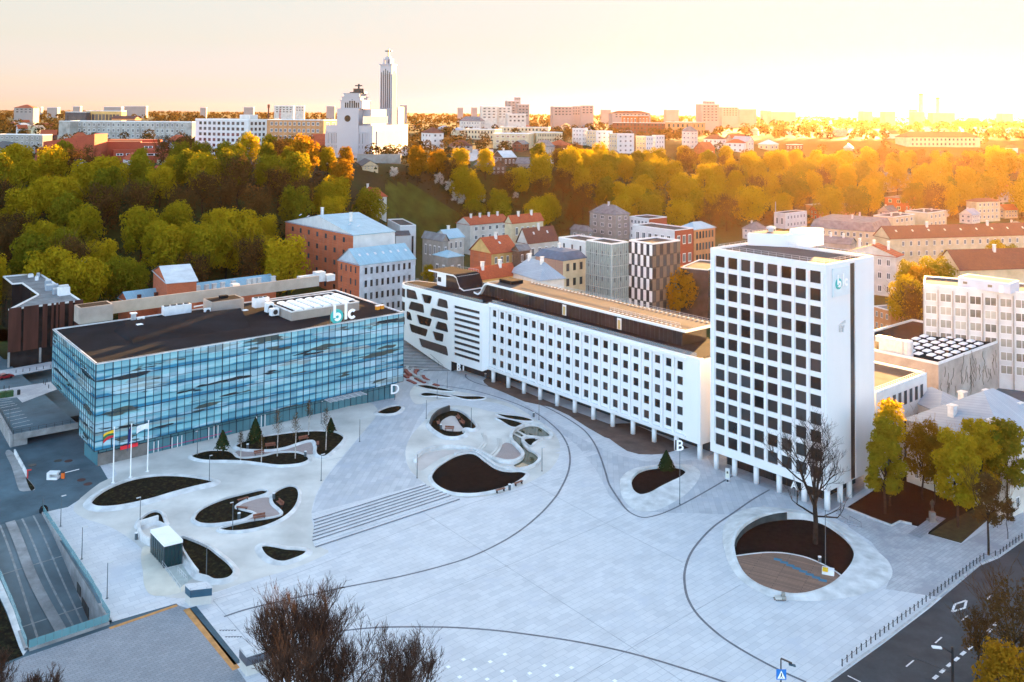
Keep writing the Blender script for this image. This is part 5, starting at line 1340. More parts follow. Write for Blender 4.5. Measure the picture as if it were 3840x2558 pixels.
brickmat('roof_steel', (.30, .36, .42), (.26, .32, .38), (.19, .23, .28), .9, 30., .05, .5, .5, 0, True, spec=.5)
mat('roof_slate', (.17, .18, .19), .8, .25, .4, fine=.3); mat('roof_dark', (.055, .060, .070), .7, .25, .4); mat('roof_pale', (.52, .54, .56), .6, .12, .3)
mat('roof_felt', (.075, .072, .07), .9, .25, .3, 0, .08, fine=.3); mat('chimney_white', (.62, .60, .57), .8, .15, 1.)
mat('corten', (.060, .022, .016), .85, .35, .35, stretch=(1, 1, .15)); mat('rust_wood', (.16, .13, .10), .9, .3, .5)
mat('trim_white', (.70, .70, .69), .6, .05, 1.)
mat('wood_brown', (.115, .070, .048), .8, .25, .6)
glass('window_grey', (.040, .046, .052), .12, .45, .6); glass('window_warm', (.16, .070, .025), .12, .4, .7)  # orange of the warm pane paints a reflection into the glass colour
WM = {'d': unit_pane('window', 'window_grey', 'trim_white', .09, 1), 'k': unit_pane('window', 'window_grey', 'dark_metal', .05), 'w': unit_pane('window', 'window_warm', 'trim_white', .09, 1), 'p': unit_pane('window', 'window_grey')}
KEEP = []        # ground already built on: x, y, radius

def along(C, d, u, v):
    x, y, w_ = ray(u, v); k = x/y
    return (k*C.y-C.x)/(d.x-k*d.y)

def facade_windows(t, P, d, L, z0, z1, rows, cols, kind, wf=.45, hf=.55, off=.06, m=.06, skip=()):
    bw = L*(1-2*m)/cols; bh = (z1-z0)/rows; me = WM[kind]
    for r in range(rows):
        for c in range(cols):
            if (r, c) in skip: continue
            pane(me, t, P, d, L*m+bw*(c+.5-wf/2), z0+bh*(r+.5-hf/2), bw*wf, bh*hf, -off)

def roof_mb(C, a, b, la, lb_, z, kind, h, ov=.5, thick=.25):
    """roof over the rectangle from C along unit a (length la) and b (length lb_)"""
    mb = MB(); up = lambda s, t, zz: Vector((C.x, C.y, 0))+a*s+b*t+Vector((0, 0, zz))
    s0, s1, t0, t1 = -ov, la+ov, -ov, lb_+ov
    if kind == 'flat':
        mb.prism([up(0, 0, 0), up(la, 0, 0), up(la, lb_, 0), up(0, lb_, 0)], z-.02, z+.05, 0)
        for p, q_ in (((0, 0), (la, 0)), ((la, 0), (la, lb_)), ((la, lb_), (0, lb_)), ((0, lb_), (0, 0))):
            A, B = up(*p, 0), up(*q_, 0); n = (B-A).normalized(); n = Vector((-n.y, n.x, 0)); c = up(la/2, lb_/2, 0)
            if n.dot(c-A) < 0: n = -n
            A2, B2 = A+n*.35, B+n*.35; mb.face([(A.x, A.y, z+h), (B.x, B.y, z+h), (B2.x, B2.y, z+h), (A2.x, A2.y, z+h)], 1)
            mb.face([(A.x, A.y, z-.02), (B.x, B.y, z-.02), (B.x, B.y, z+h), (A.x, A.y, z+h)], 1); mb.face([(A2.x, A2.y, z), (B2.x, B2.y, z), (B2.x, B2.y, z+h), (A2.x, A2.y, z+h)], 1)
        return mb
    if kind in ('gable', 'gable2'):
        if kind == 'gable': r0, r1 = up(s0, lb_/2, z+h), up(s1, lb_/2, z+h); e = [up(s0, t0, z-.1), up(s1, t0, z-.1), up(s1, t1, z-.1), up(s0, t1, z-.1)]; mb.face([e[0], e[1], r1, r0]); mb.face([e[2], e[3], r0, r1]); mb.face([up(0, 0, z-.1), up(0, lb_, z-.1), up(0, lb_/2, z+h-.2)], 1); mb.face([up(la, 0, z-.1), up(la, lb_, z-.1), up(la, lb_/2, z+h-.2)], 1)
        else: r0, r1 = up(la/2, t0, z+h), up(la/2, t1, z+h); e = [up(s0, t0, z-.1), up(s1, t0, z-.1), up(s1, t1, z-.1), up(s0, t1, z-.1)]; mb.face([e[0], e[3], r1, r0]); mb.face([e[1], e[2], r1, r0]); mb.face([up(0, 0, z-.1), up(la, 0, z-.1), up(la/2, 0, z+h-.2)], 1); mb.face([up(0, lb_, z-.1), up(la, lb_, z-.1), up(la/2, lb_, z+h-.2)], 1)
        mb.face([x-Vector((0, 0, thick)) for x in e])
        for p, q_ in zip(e, e[1:]+e[:1]): mb.face([p, q_, q_-Vector((0, 0, thick)), p-Vector((0, 0, thick))])
        return mb
    e = [up(s0, t0, z-.1), up(s1, t0, z-.1), up(s1, t1, z-.1), up(s0, t1, z-.1)]
    k = min(la, lb_)/2
    if kind == 'mansard':
        i = 1.6; m_ = [up(i, i, z+h*.75), up(la-i, i, z+h*.75), up(la-i, lb_-i, z+h*.75), up(i, lb_-i, z+h*.75)]
        for j in range(4): mb.face([e[j], e[(j+1) % 4], m_[(j+1) % 4], m_[j]])
        e2 = m_; zr = z+h
    else: e2 = e; zr = z+h
    if la >= lb_: r0, r1 = up(k, lb_/2, zr), up(la-k, lb_/2, zr); mb.face([e2[0], e2[1], r1, r0]); mb.face([e2[2], e2[3], r0, r1]); mb.face([e2[3], e2[0], r0]); mb.face([e2[1], e2[2], r1])
    else: r0, r1 = up(la/2, k, zr), up(la/2, lb_-k, zr); mb.face([e2[0], e2[1], r0]); mb.face([e2[2], e2[3], r1]); mb.face([e2[1], e2[2], r1, r0]); mb.face([e2[3], e2[0], r0, r1])
    mb.face([x-Vector((0, 0, thick)) for x in e])
    for p, q_ in zip(e, e[1:]+e[:1]): mb.face([p, q_, q_-Vector((0, 0, thick)), p-Vector((0, 0, thick))])
    return mb

def house(label, k, C, vb=None, Y=None, uL=None, uR=None, ang=40.6, wall='plaster_pale', rmat='roof_red', roof='hip', rh=3., wl=(3, 4), wr=(3, 4), kind='d', name='house', cat='house', group=None,
          mL=None, mR=None, wf=.42, hf=.5, chim=0, trim='trim_white', zb=None, depth=None, ov=.5, parts=True, lmat=None, ground=None, skyl=0, hmax=None):
    """C: near corner at the eaves; uL, uR: where the far ends of the two visible walls stand in the survey"""
    u, v = S(k, *C); gx = (lambda x: S(k, x, 0)[0]); gy = (lambda y: S(k, 0, y)[1])
    if Y is None:
        if zb is None: p = TP(u, gy(vb))
        else: p = G(u, gy(vb), zb)
        c = Vector((p.x, p.y, 0)); ze = zat(v, c.x, c.y); z0 = p.z
    else:
        if zb is None and Y > 500:
            hm = hmax or max(wl[0] if wl else 2, wr[0] if wr else 2)*3.4+4; Y0 = Y
            while Y < Y0+260 and AY(u, v, Y).z-T(AY(u, v, Y).x, Y) > hm: Y += 8
        p = AY(u, v, Y); c = Vector((p.x, p.y, 0)); ze = p.z; z0 = T(p.x, p.y) if zb is None else zb
    dR, dL = V2(ang), V2(ang+90)
    lR = along(c, dR, gx(uR), v) if uR is not None else (mR or 10); lL = along(c, dL, gx(uL), v) if uL is not None else (mL or 10)
    if mR: lR = mR
    if mL: lL = mL
    lR, lL = max(3, min(lR, 140)), max(3, min(lL, 140))
    t = thing(name, (c.x, c.y, z0), label, cat, group)
    zbm = z0-.6 if (zb is not None and zb > 40) else min(z0, T(*(c+dR*lR).to_2d()), T(*(c+dL*lL).to_2d()))-2.5
    mb = MB(); P = [c, c+dR*lR, c+dR*lR+dL*lL, c+dL*lL]
    mb.face([(c.x, c.y, zbm), (P[1].x, P[1].y, zbm), (P[1].x, P[1].y, ze), (c.x, c.y, ze)], 0); mb.face([(P[3].x, P[3].y, zbm), (c.x, c.y, zbm), (c.x, c.y, ze), (P[3].x, P[3].y, ze)], 1)
    for a, b in ((P[1], P[2]), (P[2], P[3])): mb.face([(a.x, a.y, zbm), (b.x, b.y, zbm), (b.x, b.y, ze), (a.x, a.y, ze)], 0)
    obj('wall', mb, [wall, lmat or wall], t)
    rf = obj('roof', roof_mb(c, dR, dL, lR, lL, ze, roof, rh, ov), [rmat, (trim if roof == 'flat' else wall)], t)
    KEEP.append((*(c+dR*lR/2+dL*lL/2).to_2d(), max(lR, lL)*.55+2)); 
    if lR > 2.2*lL or lL > 2.2*lR:
        for q_ in (.2, .8): KEEP.append((*(c+dR*lR*(q_ if lR > lL else .5)+dL*lL*(q_ if lL >= lR else .5)).to_2d(), min(lR, lL)*.8+3))
    if parts:
        base = (ground if ground is not None else z0)+.3
        if wl: facade_windows(t, P[3], -dL, lL, base, ze-.2, wl[0], wl[1], kind, wf, hf)
        if wr: facade_windows(t, c, dR, lR, base, ze-.2, wr[0], wr[1], kind, wf, hf)
    for i in range(chim):
        f = (i+.7)/(chim+.4); q_ = c+dR*lR*(f if lR >= lL else .45)+dL*lL*(f if lL > lR else .42)
        zz_ = ze+(rh*.5 if roof != 'flat' else 0)
        mb = MB(); mb.cbox((q_.x, q_.y, zz_), 1.1, .8, rh*.55+1.3 if roof != 'flat' else 1.5, dR); mb.cbox((q_.x, q_.y, zz_+(rh*.55+1.3 if roof != 'flat' else 1.5)), 1.4, 1.1, .18, dR)
        obj('chimney', mb, 'chimney_white', rf if roof != 'flat' else t)
    if skyl and roof != 'flat':
        for i in range(skyl):
            f = (i+.6)/(skyl+.2); ax, ln, oth, lo = (dR, lR, dL, lL) if lR >= lL else (dL, lL, dR, lR)
            tt = .24*lo; q_ = c+ax*ln*f+oth*tt; q_.z = ze-.1+rh*(tt+ov)/(lo/2+ov)*1.0+.06
            sl_ = (rh+.1)/(lo/2+ov); dn_ = (oth+Vector((0, 0, sl_))).normalized()
            mb = MB(); mb.box(q_, ax*.9, dn_*1.3, ax.cross(dn_)*.1); obj('roof_window', mb, 'roof_pale', rf)
    return t, c, dR, dL, lR, lL, z0, ze

# ---- left of the glass building
zr = UZ
cb_ = G(*S('r1', 85, 1250), UZ); zc = zat(S('r1', 97, 600)[1], cb_.x, cb_.y)
t = thing('rust_building', cb_, 'dark building clad in rust brown strips beside the blue glass building', 'building')
P = [G(*S('r1', x, y), zc) for x, y in ((97, 600), (915, 500), (445, 190), (30, 228), (135, 312), (245, 302), (428, 432))]
mb = MB(); mb.prism([(p.x, p.y) for p in P], UZ-1, zc-.35, 0, 1)
for a, b in zip(P, P[1:]+P[:1]):
    c = sum(P, Vector())/len(P); n = (b-a).normalized(); n = Vector((-n.y, n.x, 0)); 
    mb.box((a.x, a.y, zc-.36), (b.x-a.x, b.y-a.y, 0), n*.35, (0, 0, .45), 2)
obj('wall', mb, ['window_dark', 'roof_slate', 'trim_white'], t)
d = (P[1]-P[0]); L = d.length; d.normalize(); n = Vector((d.y, -d.x, 0))
mb = MB()
for a, b in ((0, .165), (.20, .40), (.455, .52), (.575, .605), (.64, .67), (.69, .76), (.82, .875), (.905, 1.02)):
    mb.box(P[0]+d*L*a+n*.1-Vector((0, 0, 0))+Vector((0, 0, UZ+4.2-zc)), d*L*(b-a), n*.35, (0, 0, zc-UZ-3.9))
for a in (.08, .24, .44, .62): pass
obj('cladding', mb, 'corten', t)
mb = MB()
for a in (0., .42, .85): mb.box(Vector((P[0].x, P[0].y, UZ))+d*L*a+n*.2, d*.5, n*.5, (0, 0, 4.3))
obj('pillar', mb, 'grey_concrete', t); KEEP.append((*(sum(P, Vector())/len(P)).to_2d(), 22))
mb = MB(); q_ = [G(*S('r1', x, y), zc) for x, y in ((150, 320), (245, 305), (420, 425), (120, 560))]
for i, (x, y, w_, h_) in enumerate(((345, 240, 1.6, 1.3), (412, 275, 1, 1.6), (428, 240, 1, 1.6), (540, 350, 1.8, 2.6), (560, 385, 2.6, 2), (625, 375, 1.6, 1.8), (630, 430, 2.0, 2.0), (715, 440, 3.2, 3.2))):
    p = G(*S('r1', x, y), zc-.3); t2_ = thing('roof_unit', p, ['white fan box near the far roof edge of the rust clad building', 'small white vent on the rust clad building roof', 'blue vent pipe on the rust clad building roof', 'tall teal cabinet on the rust clad building roof', 'low grey duct block on the rust clad building roof', 'grey cabinet beside the duct on the rust clad building', 'squat grey cabinet in front of the duct on the rust clad building', 'large white twin fan cooler on the rust clad building roof'][i], 'roof unit')
    mb = MB(); mb.cbox(p, w_, w_*.7, h_*.8, d); obj('casing', mb, 'ac_white' if i in (0, 1, 7) else 'roof_steel', t2_)
    mb = MB(); mb.cbox(p+Vector((0, 0, h_*.8)), w_*.8, w_*.5, h_*.2, d); obj('lid', mb, 'metal_light', t2_)
mb = MB(); P = [G(*S('r1', x, y), 8.5) for x, y in ((590, 268), (875, 238), (990, 350), (690, 385))]; m1, m2 = P[0].lerp(P[3], .55), P[1].lerp(P[2], .5)
t = thing('shed', P[3]-Vector((0, 0, 5)), 'low dark shed with mossy folded roof behind the rust clad building', 'shed')
mb.face([P[0], P[1], m2+Vector((0, 0, .6)), m1+Vector((0, 0, .6))]); mb.face([m1, m2, P[2], P[3]]); mb.face([m1, m2, m2+Vector((0, 0, .6)), m1+Vector((0, 0, .6))]); obj('roof', mb, 'rust_wood', t)
mb = MB(); mb.prism([(p.x*1.002, p.y*1.002) for p in P], 2, 8.2); obj('wall', mb, 'dark_wall', t); KEEP.append((*(sum(P, Vector())/4).to_2d(), 14))
house('small old brick house with folded white metal roof at the wood edge', 'r1', (1880, 300), Y=318, uL=1722, uR=2210, wall='brick_red', rmat='roof_pale', roof='gable', rh=3.6, wl=None, wr=None, ang=30)
# the long low roof behind the glass building
a0, a1 = G(*S('r1', 1440, 510), 13.), G(*S('r2', 752, 295), 13.)
d = (a1-a0).normalized(); L = (a1-a0).length; n = Vector((-d.y, d.x, 0))
t = thing('row_house', a0-Vector((0, 0, 13)), 'long low brick row with pale blue metal roof and white chimneys', 'house')
mb = MB(); mb.box(a0-Vector((0, 0, 13)), d*L, n*9, (0, 0, 13)); obj('wall', mb, 'brick_red', t)
rf = obj('roof', roof_mb(a0, d, n, L, 9, 13.05, 'gable', 2.6, .4), ['roof_blue', 'brick_red'], t)
for i, (x, y) in enumerate(((2120, 385), (2225, 355), (2325, 345), (2520-2353+0, 0))[:3]):
    p = G(*S('r1', x, y), 15); mb = MB(); mb.cbox((p.x, p.y, 13.6), 1.5, .9, 2.2, d); obj('chimney', mb, 'chimney_white', rf)
for x, y in ((55, 345), (150, 330), (270, 315), (445, 295), (500, 285), (557, 278), (718, 262)):
    p = G(*S('r2', x, y), 15); mb = MB(); mb.cbox((p.x, p.y, 13.4), 1.5, .9, 2.6, d); mb.cbox((p.x, p.y, 16), 1.8, 1.2, .2, d); obj('chimney', mb, 'chimney_white', rf)
for x, y in ((1565, 450), (1755, 425), (1910, 410), (1995, 395), (1835, 370), (2110, 385)):
    p = G(*S('r1', x, y), 14.5); mb = MB(); mb.cbox((p.x, p.y, 13.2), 1.2, .9, 1.8, d); obj('chimney', mb, 'brick_dark', rf)
KEEP += [(*(a0+d*L*f+n*4).to_2d(), 11) for f in (.1, .35, .6, .85)]

# ---- red brick building with pale blue roofs
t, c, dR, dL, lR, lL, z0, ze = house('tall red brick house whose gable end faces the glass building, with pale blue roof', 'r2', (1690, 100), Y=356, uL=852, uR=2900-785+200, wall='plaster_blue', lmat='brick_red', rmat='roof_blue', roof='gable', rh=5.2, wl=None, wr=(4, 9), kind='k', wf=.42, hf=.52, name='brick_house', mL=16, ov=.3, skyl=7)
facade_windows(t, c+dL*16, -dL, 16, z0+1, ze, 4, 4, 'k', .25, .5, skip=((0, 0), (2, 1), (1, 3)))
t2, c2, *_r = house('rear red brick wing with broad pale blue roof and tiny skylights', 'A6', (925, 790), Y=388, uL=488, uR=1192, wall='plaster_white', lmat='brick_red', rmat='roof_blue', roof='gable', rh=5.5, wl=(5, 7), wr=(1, 5), kind='k', wf=.22, hf=.4, name='brick_house', ov=.3, chim=2, skyl=8)

# ---- town blocks, left to right
house('tall cream house with red tiled hip roof at the foot of the grass slope', 'A6', (1050, 545), vb=690, uL=905, uR=1140, ang=35, wall='plaster_pale', rmat='roof_red', roof='hip', rh=4.5, wl=(3, 2), wr=(3, 2), chim=1)
house('low white flat house with brown door panel beside the grass slope', 'A6', (1225, 735), Y=470, uL=1145, uR=1328, ang=20, wall='plaster_white', rmat='roof_felt', roof='flat', rh=.5, wl=(1, 2), wr=(1, 3), kind='k')
house('brown roofed shed in front of the low white flat house', 'A6', (1200, 790), Y=440, uL=1180, uR=1285, ang=20, wall='plaster_white', rmat='roof_dark', roof='gable', rh=1.5, wl=None, wr=(1, 2))
house('grey house with small attic windows right of the blue roofs', '5', (700, 95), Y=420, uL=560, uR=705+30, wall='plaster_grey', rmat='roof_slate', roof='gable2', rh=3, wl=(2, 4), wr=(2, 1))
house('narrow pale house with light blue roof and brick side, behind the blue roofs', '5', (735, 75), Y=428, uL=640, uR=845, wall='plaster_pale', lmat='brick_red', rmat='roof_blue', roof='gable', rh=3.4, wl=None, wr=(3, 3), chim=1)
house('little outbuilding with light blue roof next to yellow blossom bushes', '5', (735, 205), Y=408, uL=635, uR=840, wall='plaster_grey', rmat='roof_blue', roof='hip', rh=2.0, wl=(1, 2), wr=(1, 2))
house('long cream tenement with bright red roof and many chimneys', 'A7', (330, 725), vb=895, zb=4, uL=243, uR=582, wall='plaster_pale', rmat='roof_red', roof='gable', rh=3.6, wl=None, wr=(3, 5), chim=4)
house('cream tenement with red roof and pale curved gable, joined to its twin', 'A7', (600, 715), Y=452, uL=553, uR=800, wall='plaster_cream', rmat='roof_red', roof='gable', rh=3.6, wl=None, wr=(3, 5), chim=2)
house('brown red roofed house with skylight, between the tenements and glass library', 'A7', (700, 845), Y=430, uL=632, uR=893, wall='plaster_pale', rmat='roof_brown', roof='gable', rh=6.5, wl=None, wr=(2, 4), skyl=2, chim=1)
house('yellow house with red brick end and steep red roof', '5', (1035, 180), Y=395, uL=888, uR=1215, wall='plaster_yellow', lmat='brick_red', rmat='roof_red', roof='gable', rh=6.0, wl=None, wr=(3, 4), skyl=1, chim=1)
house('brown rear wing with small attic window joined to the yellow house', '5', (1225, 160), Y=398, uL=1180, uR=1300, wall='wood_brown', rmat='roof_slate', roof='gable', rh=2.2, wl=None, wr=(3, 2))
house('low orange walled house with bright red roof and grey dormers behind the white wing', '5', (900, 365), Y=322, uL=870, uR=1190, wall='plaster_yellow', rmat='roof_red', roof='gable', rh=4.0, wl=None, wr=(2, 6), chim=2)
house('pale house with grey metal roof and white chimney behind the white wing', '5', (1370, 362), Y=318, uL=1165, uR=1535, ang=30, wall='plaster_pale', rmat='roof_steel', roof='hip', rh=5.0, wl=(2, 4), wr=(2, 4), chim=2)
t, c, dR, dL, lR, lL, z0, ze = house('cream tenement with rounded dark blue roof and pink brick end wall', '5', (1528, 225), Y=352, uL=1338, uR=1683, wall='plaster_cream', lmat=brickmat('brick_pink', (.42, .25, .18), (.36, .21, .15), (.28, .18, .14), .9, .3, .03, .9, .4), rmat=mat('roof_navy', (.06, .11, .17), .5, .2, .4), roof='mansard', rh=3.4, wl=None, wr=(4, 3), kind='k', chim=1)
# glass library: white block, green fins and a chequered wing
house('white and grey rear block of the glass finned library', '5', (1690, 105), Y=384, uL=1497, uR=1830, wall='plaster_white', rmat='roof_felt', roof='flat', rh=.6, wl=(4, 3), wr=None, kind='k', wf=.2, name='library', cat='building')
mat('fin_green', (.20, .27, .26), .4, .12, .4, spec=.5)
t, c, dR, dL, lR, lL, z0, ze = house('office block behind thin pale green glass fins', '5', (1862, 120), Y=350, uL=1690, uR=1980, wall='fin_green', rmat='roof_felt', roof='flat', rh=.5, wl=None, wr=None, name='library', cat='building')
mb = MB()
for P, d_, L in ((c+dL*lL, -dL, lL), (c, dR, lR)):
    n = Vector((d_.y, -d_.x, 0)); N = int(L/1.0)
    for i in range(N+1): mb.box(Vector((P.x, P.y, z0))+d_*(L*i/N), d_*.12, n*.5, (0, 0, ze-z0))
    for z in range(1, 7): mb.box(Vector((P.x, P.y, z0+(ze-z0)*z/7)), d_*L, n*.35, (0, 0, .25))
obj('glass_fins', mb, mat('fin_light', (.36, .44, .44), .35, .1, .6, spec=.5), t)
for r in range(6):
    for P, d_, L, N in ((c+dL*lL, -dL, lL, 4), (c, dR, lR, 3)):
        for i in range(N): pane(WM['k'], t, P, d_, L*(i+.3+.2*(r % 2))/N, z0+(ze-z0)*(r+.25)/6.3, .7, 1.9, -.03)
t, c, dR, dL, lR, lL, z0, ze = house('dark office wing chequered with white panels', '5', (2145, 120), Y=347, uL=1982, uR=2335, wall='roof_felt', rmat='roof_felt', roof='flat', rh=.6, wl=None, wr=None, name='library', cat='building')
mb = MB(); mg = MB()
for P, d_, L, N, M in ((c+dL*lL, -dL, lL, 8, mb), (c, dR, lR, 8, mg)):
    n = Vector((d_.y, -d_.x, 0))
    for r in range(7):
        for i in range(N):
            if (i+r) % 2: M.box(Vector((P.x, P.y, z0+(ze-z0)*r/7+.12))+d_*(L*i/N+.06)+n*.02, d_*(L/N-.12), n*.1, (0, 0, (ze-z0)/7-.24))
obj('white_panels', mb, 'trim_white', t); obj('brown_panels', mg, mat('panel_brown', (.13, .115, .085), .6, .1, .6), t)
for r in range(7):
    for P, d_, L, N in ((c+dL*lL, -dL, lL, 8), (c, dR, lR, 8)):
        for i in range(N):
            if not (i+r) % 2: pane(WM['k'], t, P, d_, L*i/N+.12, z0+(ze-z0)*r/7+.3, L/N-.24, (ze-z0)/7-.6, -.03)
house('low glazed pavilion with folded skylights right of the chequered wing', 'r4', (900, 165), Y=352, uL=590, uR=1000, ang=60, wall='window_grey', rmat='roof_felt', roof='flat', rh=.4, wl=None, wr=None, name='pavilion', cat='building', mR=22)
# behind the library
house('grey two storey villa with slate hip roof at the edge of the wood', 't2', (1890, 1480), vb=1640, zb=4, uL=1712, uR=1985, wall='plaster_grey', rmat='roof_slate', roof='hip', rh=5., wl=(3, 3), wr=(3, 2), chim=1)
house('small grey outbuilding with slate roof by the grey villa', 'A7', (1090, 768), Y=555, uL=975, uR=1115, wall='plaster_grey', rmat='roof_slate', roof='hip', rh=3., wl=(1, 2), wr=(1, 1))
house('red and white striped apartment block with flat roof', 'A8', (135, 690), Y=540, uL=8, uR=250, wall='brick_school', lmat='plaster_white', rmat='roof_felt', roof='flat', rh=.5, wl=(3, 5), wr=None, wf=.6)
house('lower red brick block with white balconies before the striped apartments', 'A8', (300, 765), Y=468, uL=28, uR=420, wall='brick_school', lmat='plaster_white', rmat='roof_felt', roof='flat', rh=.5, wl=(2, 6), wr=(2, 3), wf=.55)
house('orange walled office with shiny pale blue hipped roof', 'A8', (425, 755), Y=480, uL=322, uR=560, wall='plaster_orange', rmat='roof_blue', roof='hip', rh=3., wl=(2, 3), wr=(3, 6), kind='k', wf=.6, hf=.6)

# ---- right of the tower
house('low white block with flat roof beside the hillside wood', 'A8', (1010, 655), Y=600, uL=938, uR=1150, wall='plaster_white', rmat='roof_felt', roof='flat', rh=.4, wl=(1, 2), wr=(2, 6))
house('brown ochre villa with pale flat pyramid roof under the wood', 'k', (240, 125), Y=590, uL=35, uR=365, wall='plaster_orange', rmat='roof_pale', roof='hip', rh=1.6, wl=(2, 2), wr=(2, 5))
house('big cream mansion with grey mansard roof right of the tower', 'k', (445, 270), Y=540, uL=65, uR=545, ang=55, wall='plaster_cream', rmat='roof_slate', roof='mansard', rh=6., wl=(2, 9), wr=(2, 2), chim=2)
house('brick red square house with pale roof among the trees', 'k', (625, 70), Y=640, uL=508, uR=697, wall='brick_red', rmat='roof_slate', roof='hip', rh=1.5, wl=(2, 2), wr=(2, 3))
house('cream flat roofed block behind the grey mansard mansion', 'k', (560, 185), Y=560, uL=440, uR=690, wall='plaster_cream', rmat='roof_felt', roof='flat', rh=.4, wl=None, wr=(2, 4), chim=2)
house('longer cream flat roofed block joined behind the red square house', 'k', (770, 160), Y=585, uL=630, uR=880, wall='plaster_cream', rmat='roof_felt', roof='flat', rh=.4, wl=None, wr=(2, 4), chim=2)
house('tall cream house with brown roof left of the orange red roofed one', 'k', (1060, 90), vb=205, zb=3, uL=998, uR=1200, ang=20, wall='plaster_cream', rmat='roof_brown', roof='hip', rh=2., wl=None, wr=(3, 5))
house('white walled house with orange red roof at the right picture edge', 'k', (1200, 20), Y=680, uL=1110, uR=1400, ang=25, wall='plaster_white', rmat='roof_red', roof='hip', rh=3., wl=(2, 2), wr=(2, 5))
house('long cream apartment house with brown red roof and many skylights', 'k', (540, 312), Y=470, uL=530, uR=1420, ang=14, wall='plaster_cream', rmat='roof_brown', roof='gable', rh=5.5, wl=None, wr=(3, 17), wf=.3, skyl=9, mL=13, chim=2)
house('white house with tomato red roof and satellite dishes close behind the tower', 'k', (575, 420), Y=400, uL=280, uR=645, ang=50, wall='plaster_pale', rmat='roof_red', roof='gable', rh=4., wl=(3, 5), wr=None, chim=3, mR=9)
house('grey roofed low range behind the tomato red roof', 'k', (300, 345), Y=440, uL=40, uR=420, ang=55, wall='plaster_grey', rmat='roof_slate', roof='gable2', rh=2.5, wl=None, wr=None, chim=3, mR=10)
house('broad dark red brown roof above the white office on the right', 'k', (960, 500), Y=375, uL=880, uR=1500, ang=12, wall='plaster_cream', rmat='roof_brown', roof='gable', rh=7., wl=None, wr=None, chim=1, mL=15)
house('small pink brown brick house peeping out right of the tower', 'k', (545, 750), vb=893, zb=1, uL=440, uR=578, ang=20, wall='plaster_orange', rmat='roof_slate', roof='flat', rh=.4, wl=(2, 3), wr=None, mR=6)
# white office on the right with ribbon windows
t, c, dR, dL, lR, lL, z0, ze = house('white flat roofed office with ribs and long curtained windows at the right edge', 'r5', (1222, 330), Y=285, uL=1100, uR=3100, ang=-25, wall='plaster_white', rmat='roof_tan', roof='flat', rh=.4, wl=None, wr=None, name='office_block', cat='building', mL=16, zb=0)
glass('window_curtain', (.20, .19, .16), .15, .4, .7, .8); WM['c'] = unit_pane('window', 'window_curtain', 'trim_white', .06, 1)
bw = 4.0; NB = int(lR/bw)
for r in range(6):
    for i in range(NB): pane(WM['c'], t, c, dR, bw*i+.5, ze-4.5-3.88*r, bw-.75, 2.55, -.05)
mb = MB(); n = Vector((dR.y, -dR.x, 0))
for i in range(NB+1): mb.box(Vector((c.x, c.y, 0))+dR*(bw*i-.12), dR*.3, n*.45, (0, 0, ze-1.0))
obj('rib', mb, mat('rib_stone', (.36, .33, .29), .8, .15, .6), t, kind='stuff')
q0, q1 = G(*S('r5', 1612, 345), ze+.1), G(*S('r5', 2200, 425), ze+.1)
mb = MB(); e = (q1-q0); e.z = 0; ee = e.normalized(); ev = Vector((-ee.y, ee.x, 0)); mb.box((q0.x, q0.y, ze), e, ev*7.5, (0, 0, 2.8)); obj('roof_house', mb, mat('plaster_bluegrey', (.47, .51, .58), .8, .06, .5), t)
mb = MB(); mb.box((q0.x, q0.y, ze+2.8), e, ev*7.5, (0, 0, .25), 1); mb.box(Vector((q0.x, q0.y, ze+2.9))+ee*.5+ev*.5, e-ee, ev*6.5, (0, 0, .18), 0); obj('roof_cap', mb, ['roof_tan', 'trim_white'], t)
for i, f in enumerate((.1, .58)): pane(WM['k'], t, q0, ee, e.length*f, ze+1.2, 1.2, .7, -.05)
mb = MB(); mb.box(Vector((q0.x, q0.y, ze))+ee*e.length*.79+ee.cross(Vector((0, 0, 1)))*.06, ee*1.1, ee.cross(Vector((0, 0, 1)))*-.05, (0, 0, 2.1)); obj('roof_door', mb, 'white_paint', t)
# mural hall
hc = G(*S('r5', 1390, 1225), 13.2)
t, c, dR, dL, lR, lL, z0, ze = house('windowless concrete hall with branch like relief on its long wall and roof domes', 'r5', (1390, 1228), Y=hc.y, uL=690, uR=2200, wall=mat('hall_stone', (.44, .41, .37), .9, .22, .18, fine=.35), rmat='roof_black', roof='flat', rh=.7, wl=None, wr=None, name='hall', cat='building', mL=30, zb=0, lmat=mat('hall_stone_warm', (.44, .37, .31), .9, .2, .2, fine=.3))
n = Vector((dR.y, -dR.x, 0)); mb = MB(); random.seed(5)
for i in range(46):
    s = random.uniform(.02, .95)*lR; z = random.uniform(1.5, ze-3.5); p = Vector((c.x, c.y, z))+dR*s+n*.03
    pts = [p]
    for j in range(random.randint(2, 4)): pts.append(pts[-1]+dR*random.gauss(0, .55)+Vector((0, 0, random.uniform(.6, 1.6))))
    for a, b in zip(pts, pts[1:]):
        w_ = dR*.13; mb.box(a, w_, n*.10, b-a)
obj('relief', mb, mat('relief', (.17, .15, .12), .9, .2, 1.), t)
for i in range(6):
    for j in range(6):
        if i == 5 and j > 3: continue
        skylight(t, Vector((c.x, c.y, ze+.06))+dR*(7+i*5.0+(j % 2)*1.5)+dL*(3+j*2.9), rad(40.6), 2.6, 1.7)
p = Vector((c.x, c.y, ze))+dR*1.5+dL*10
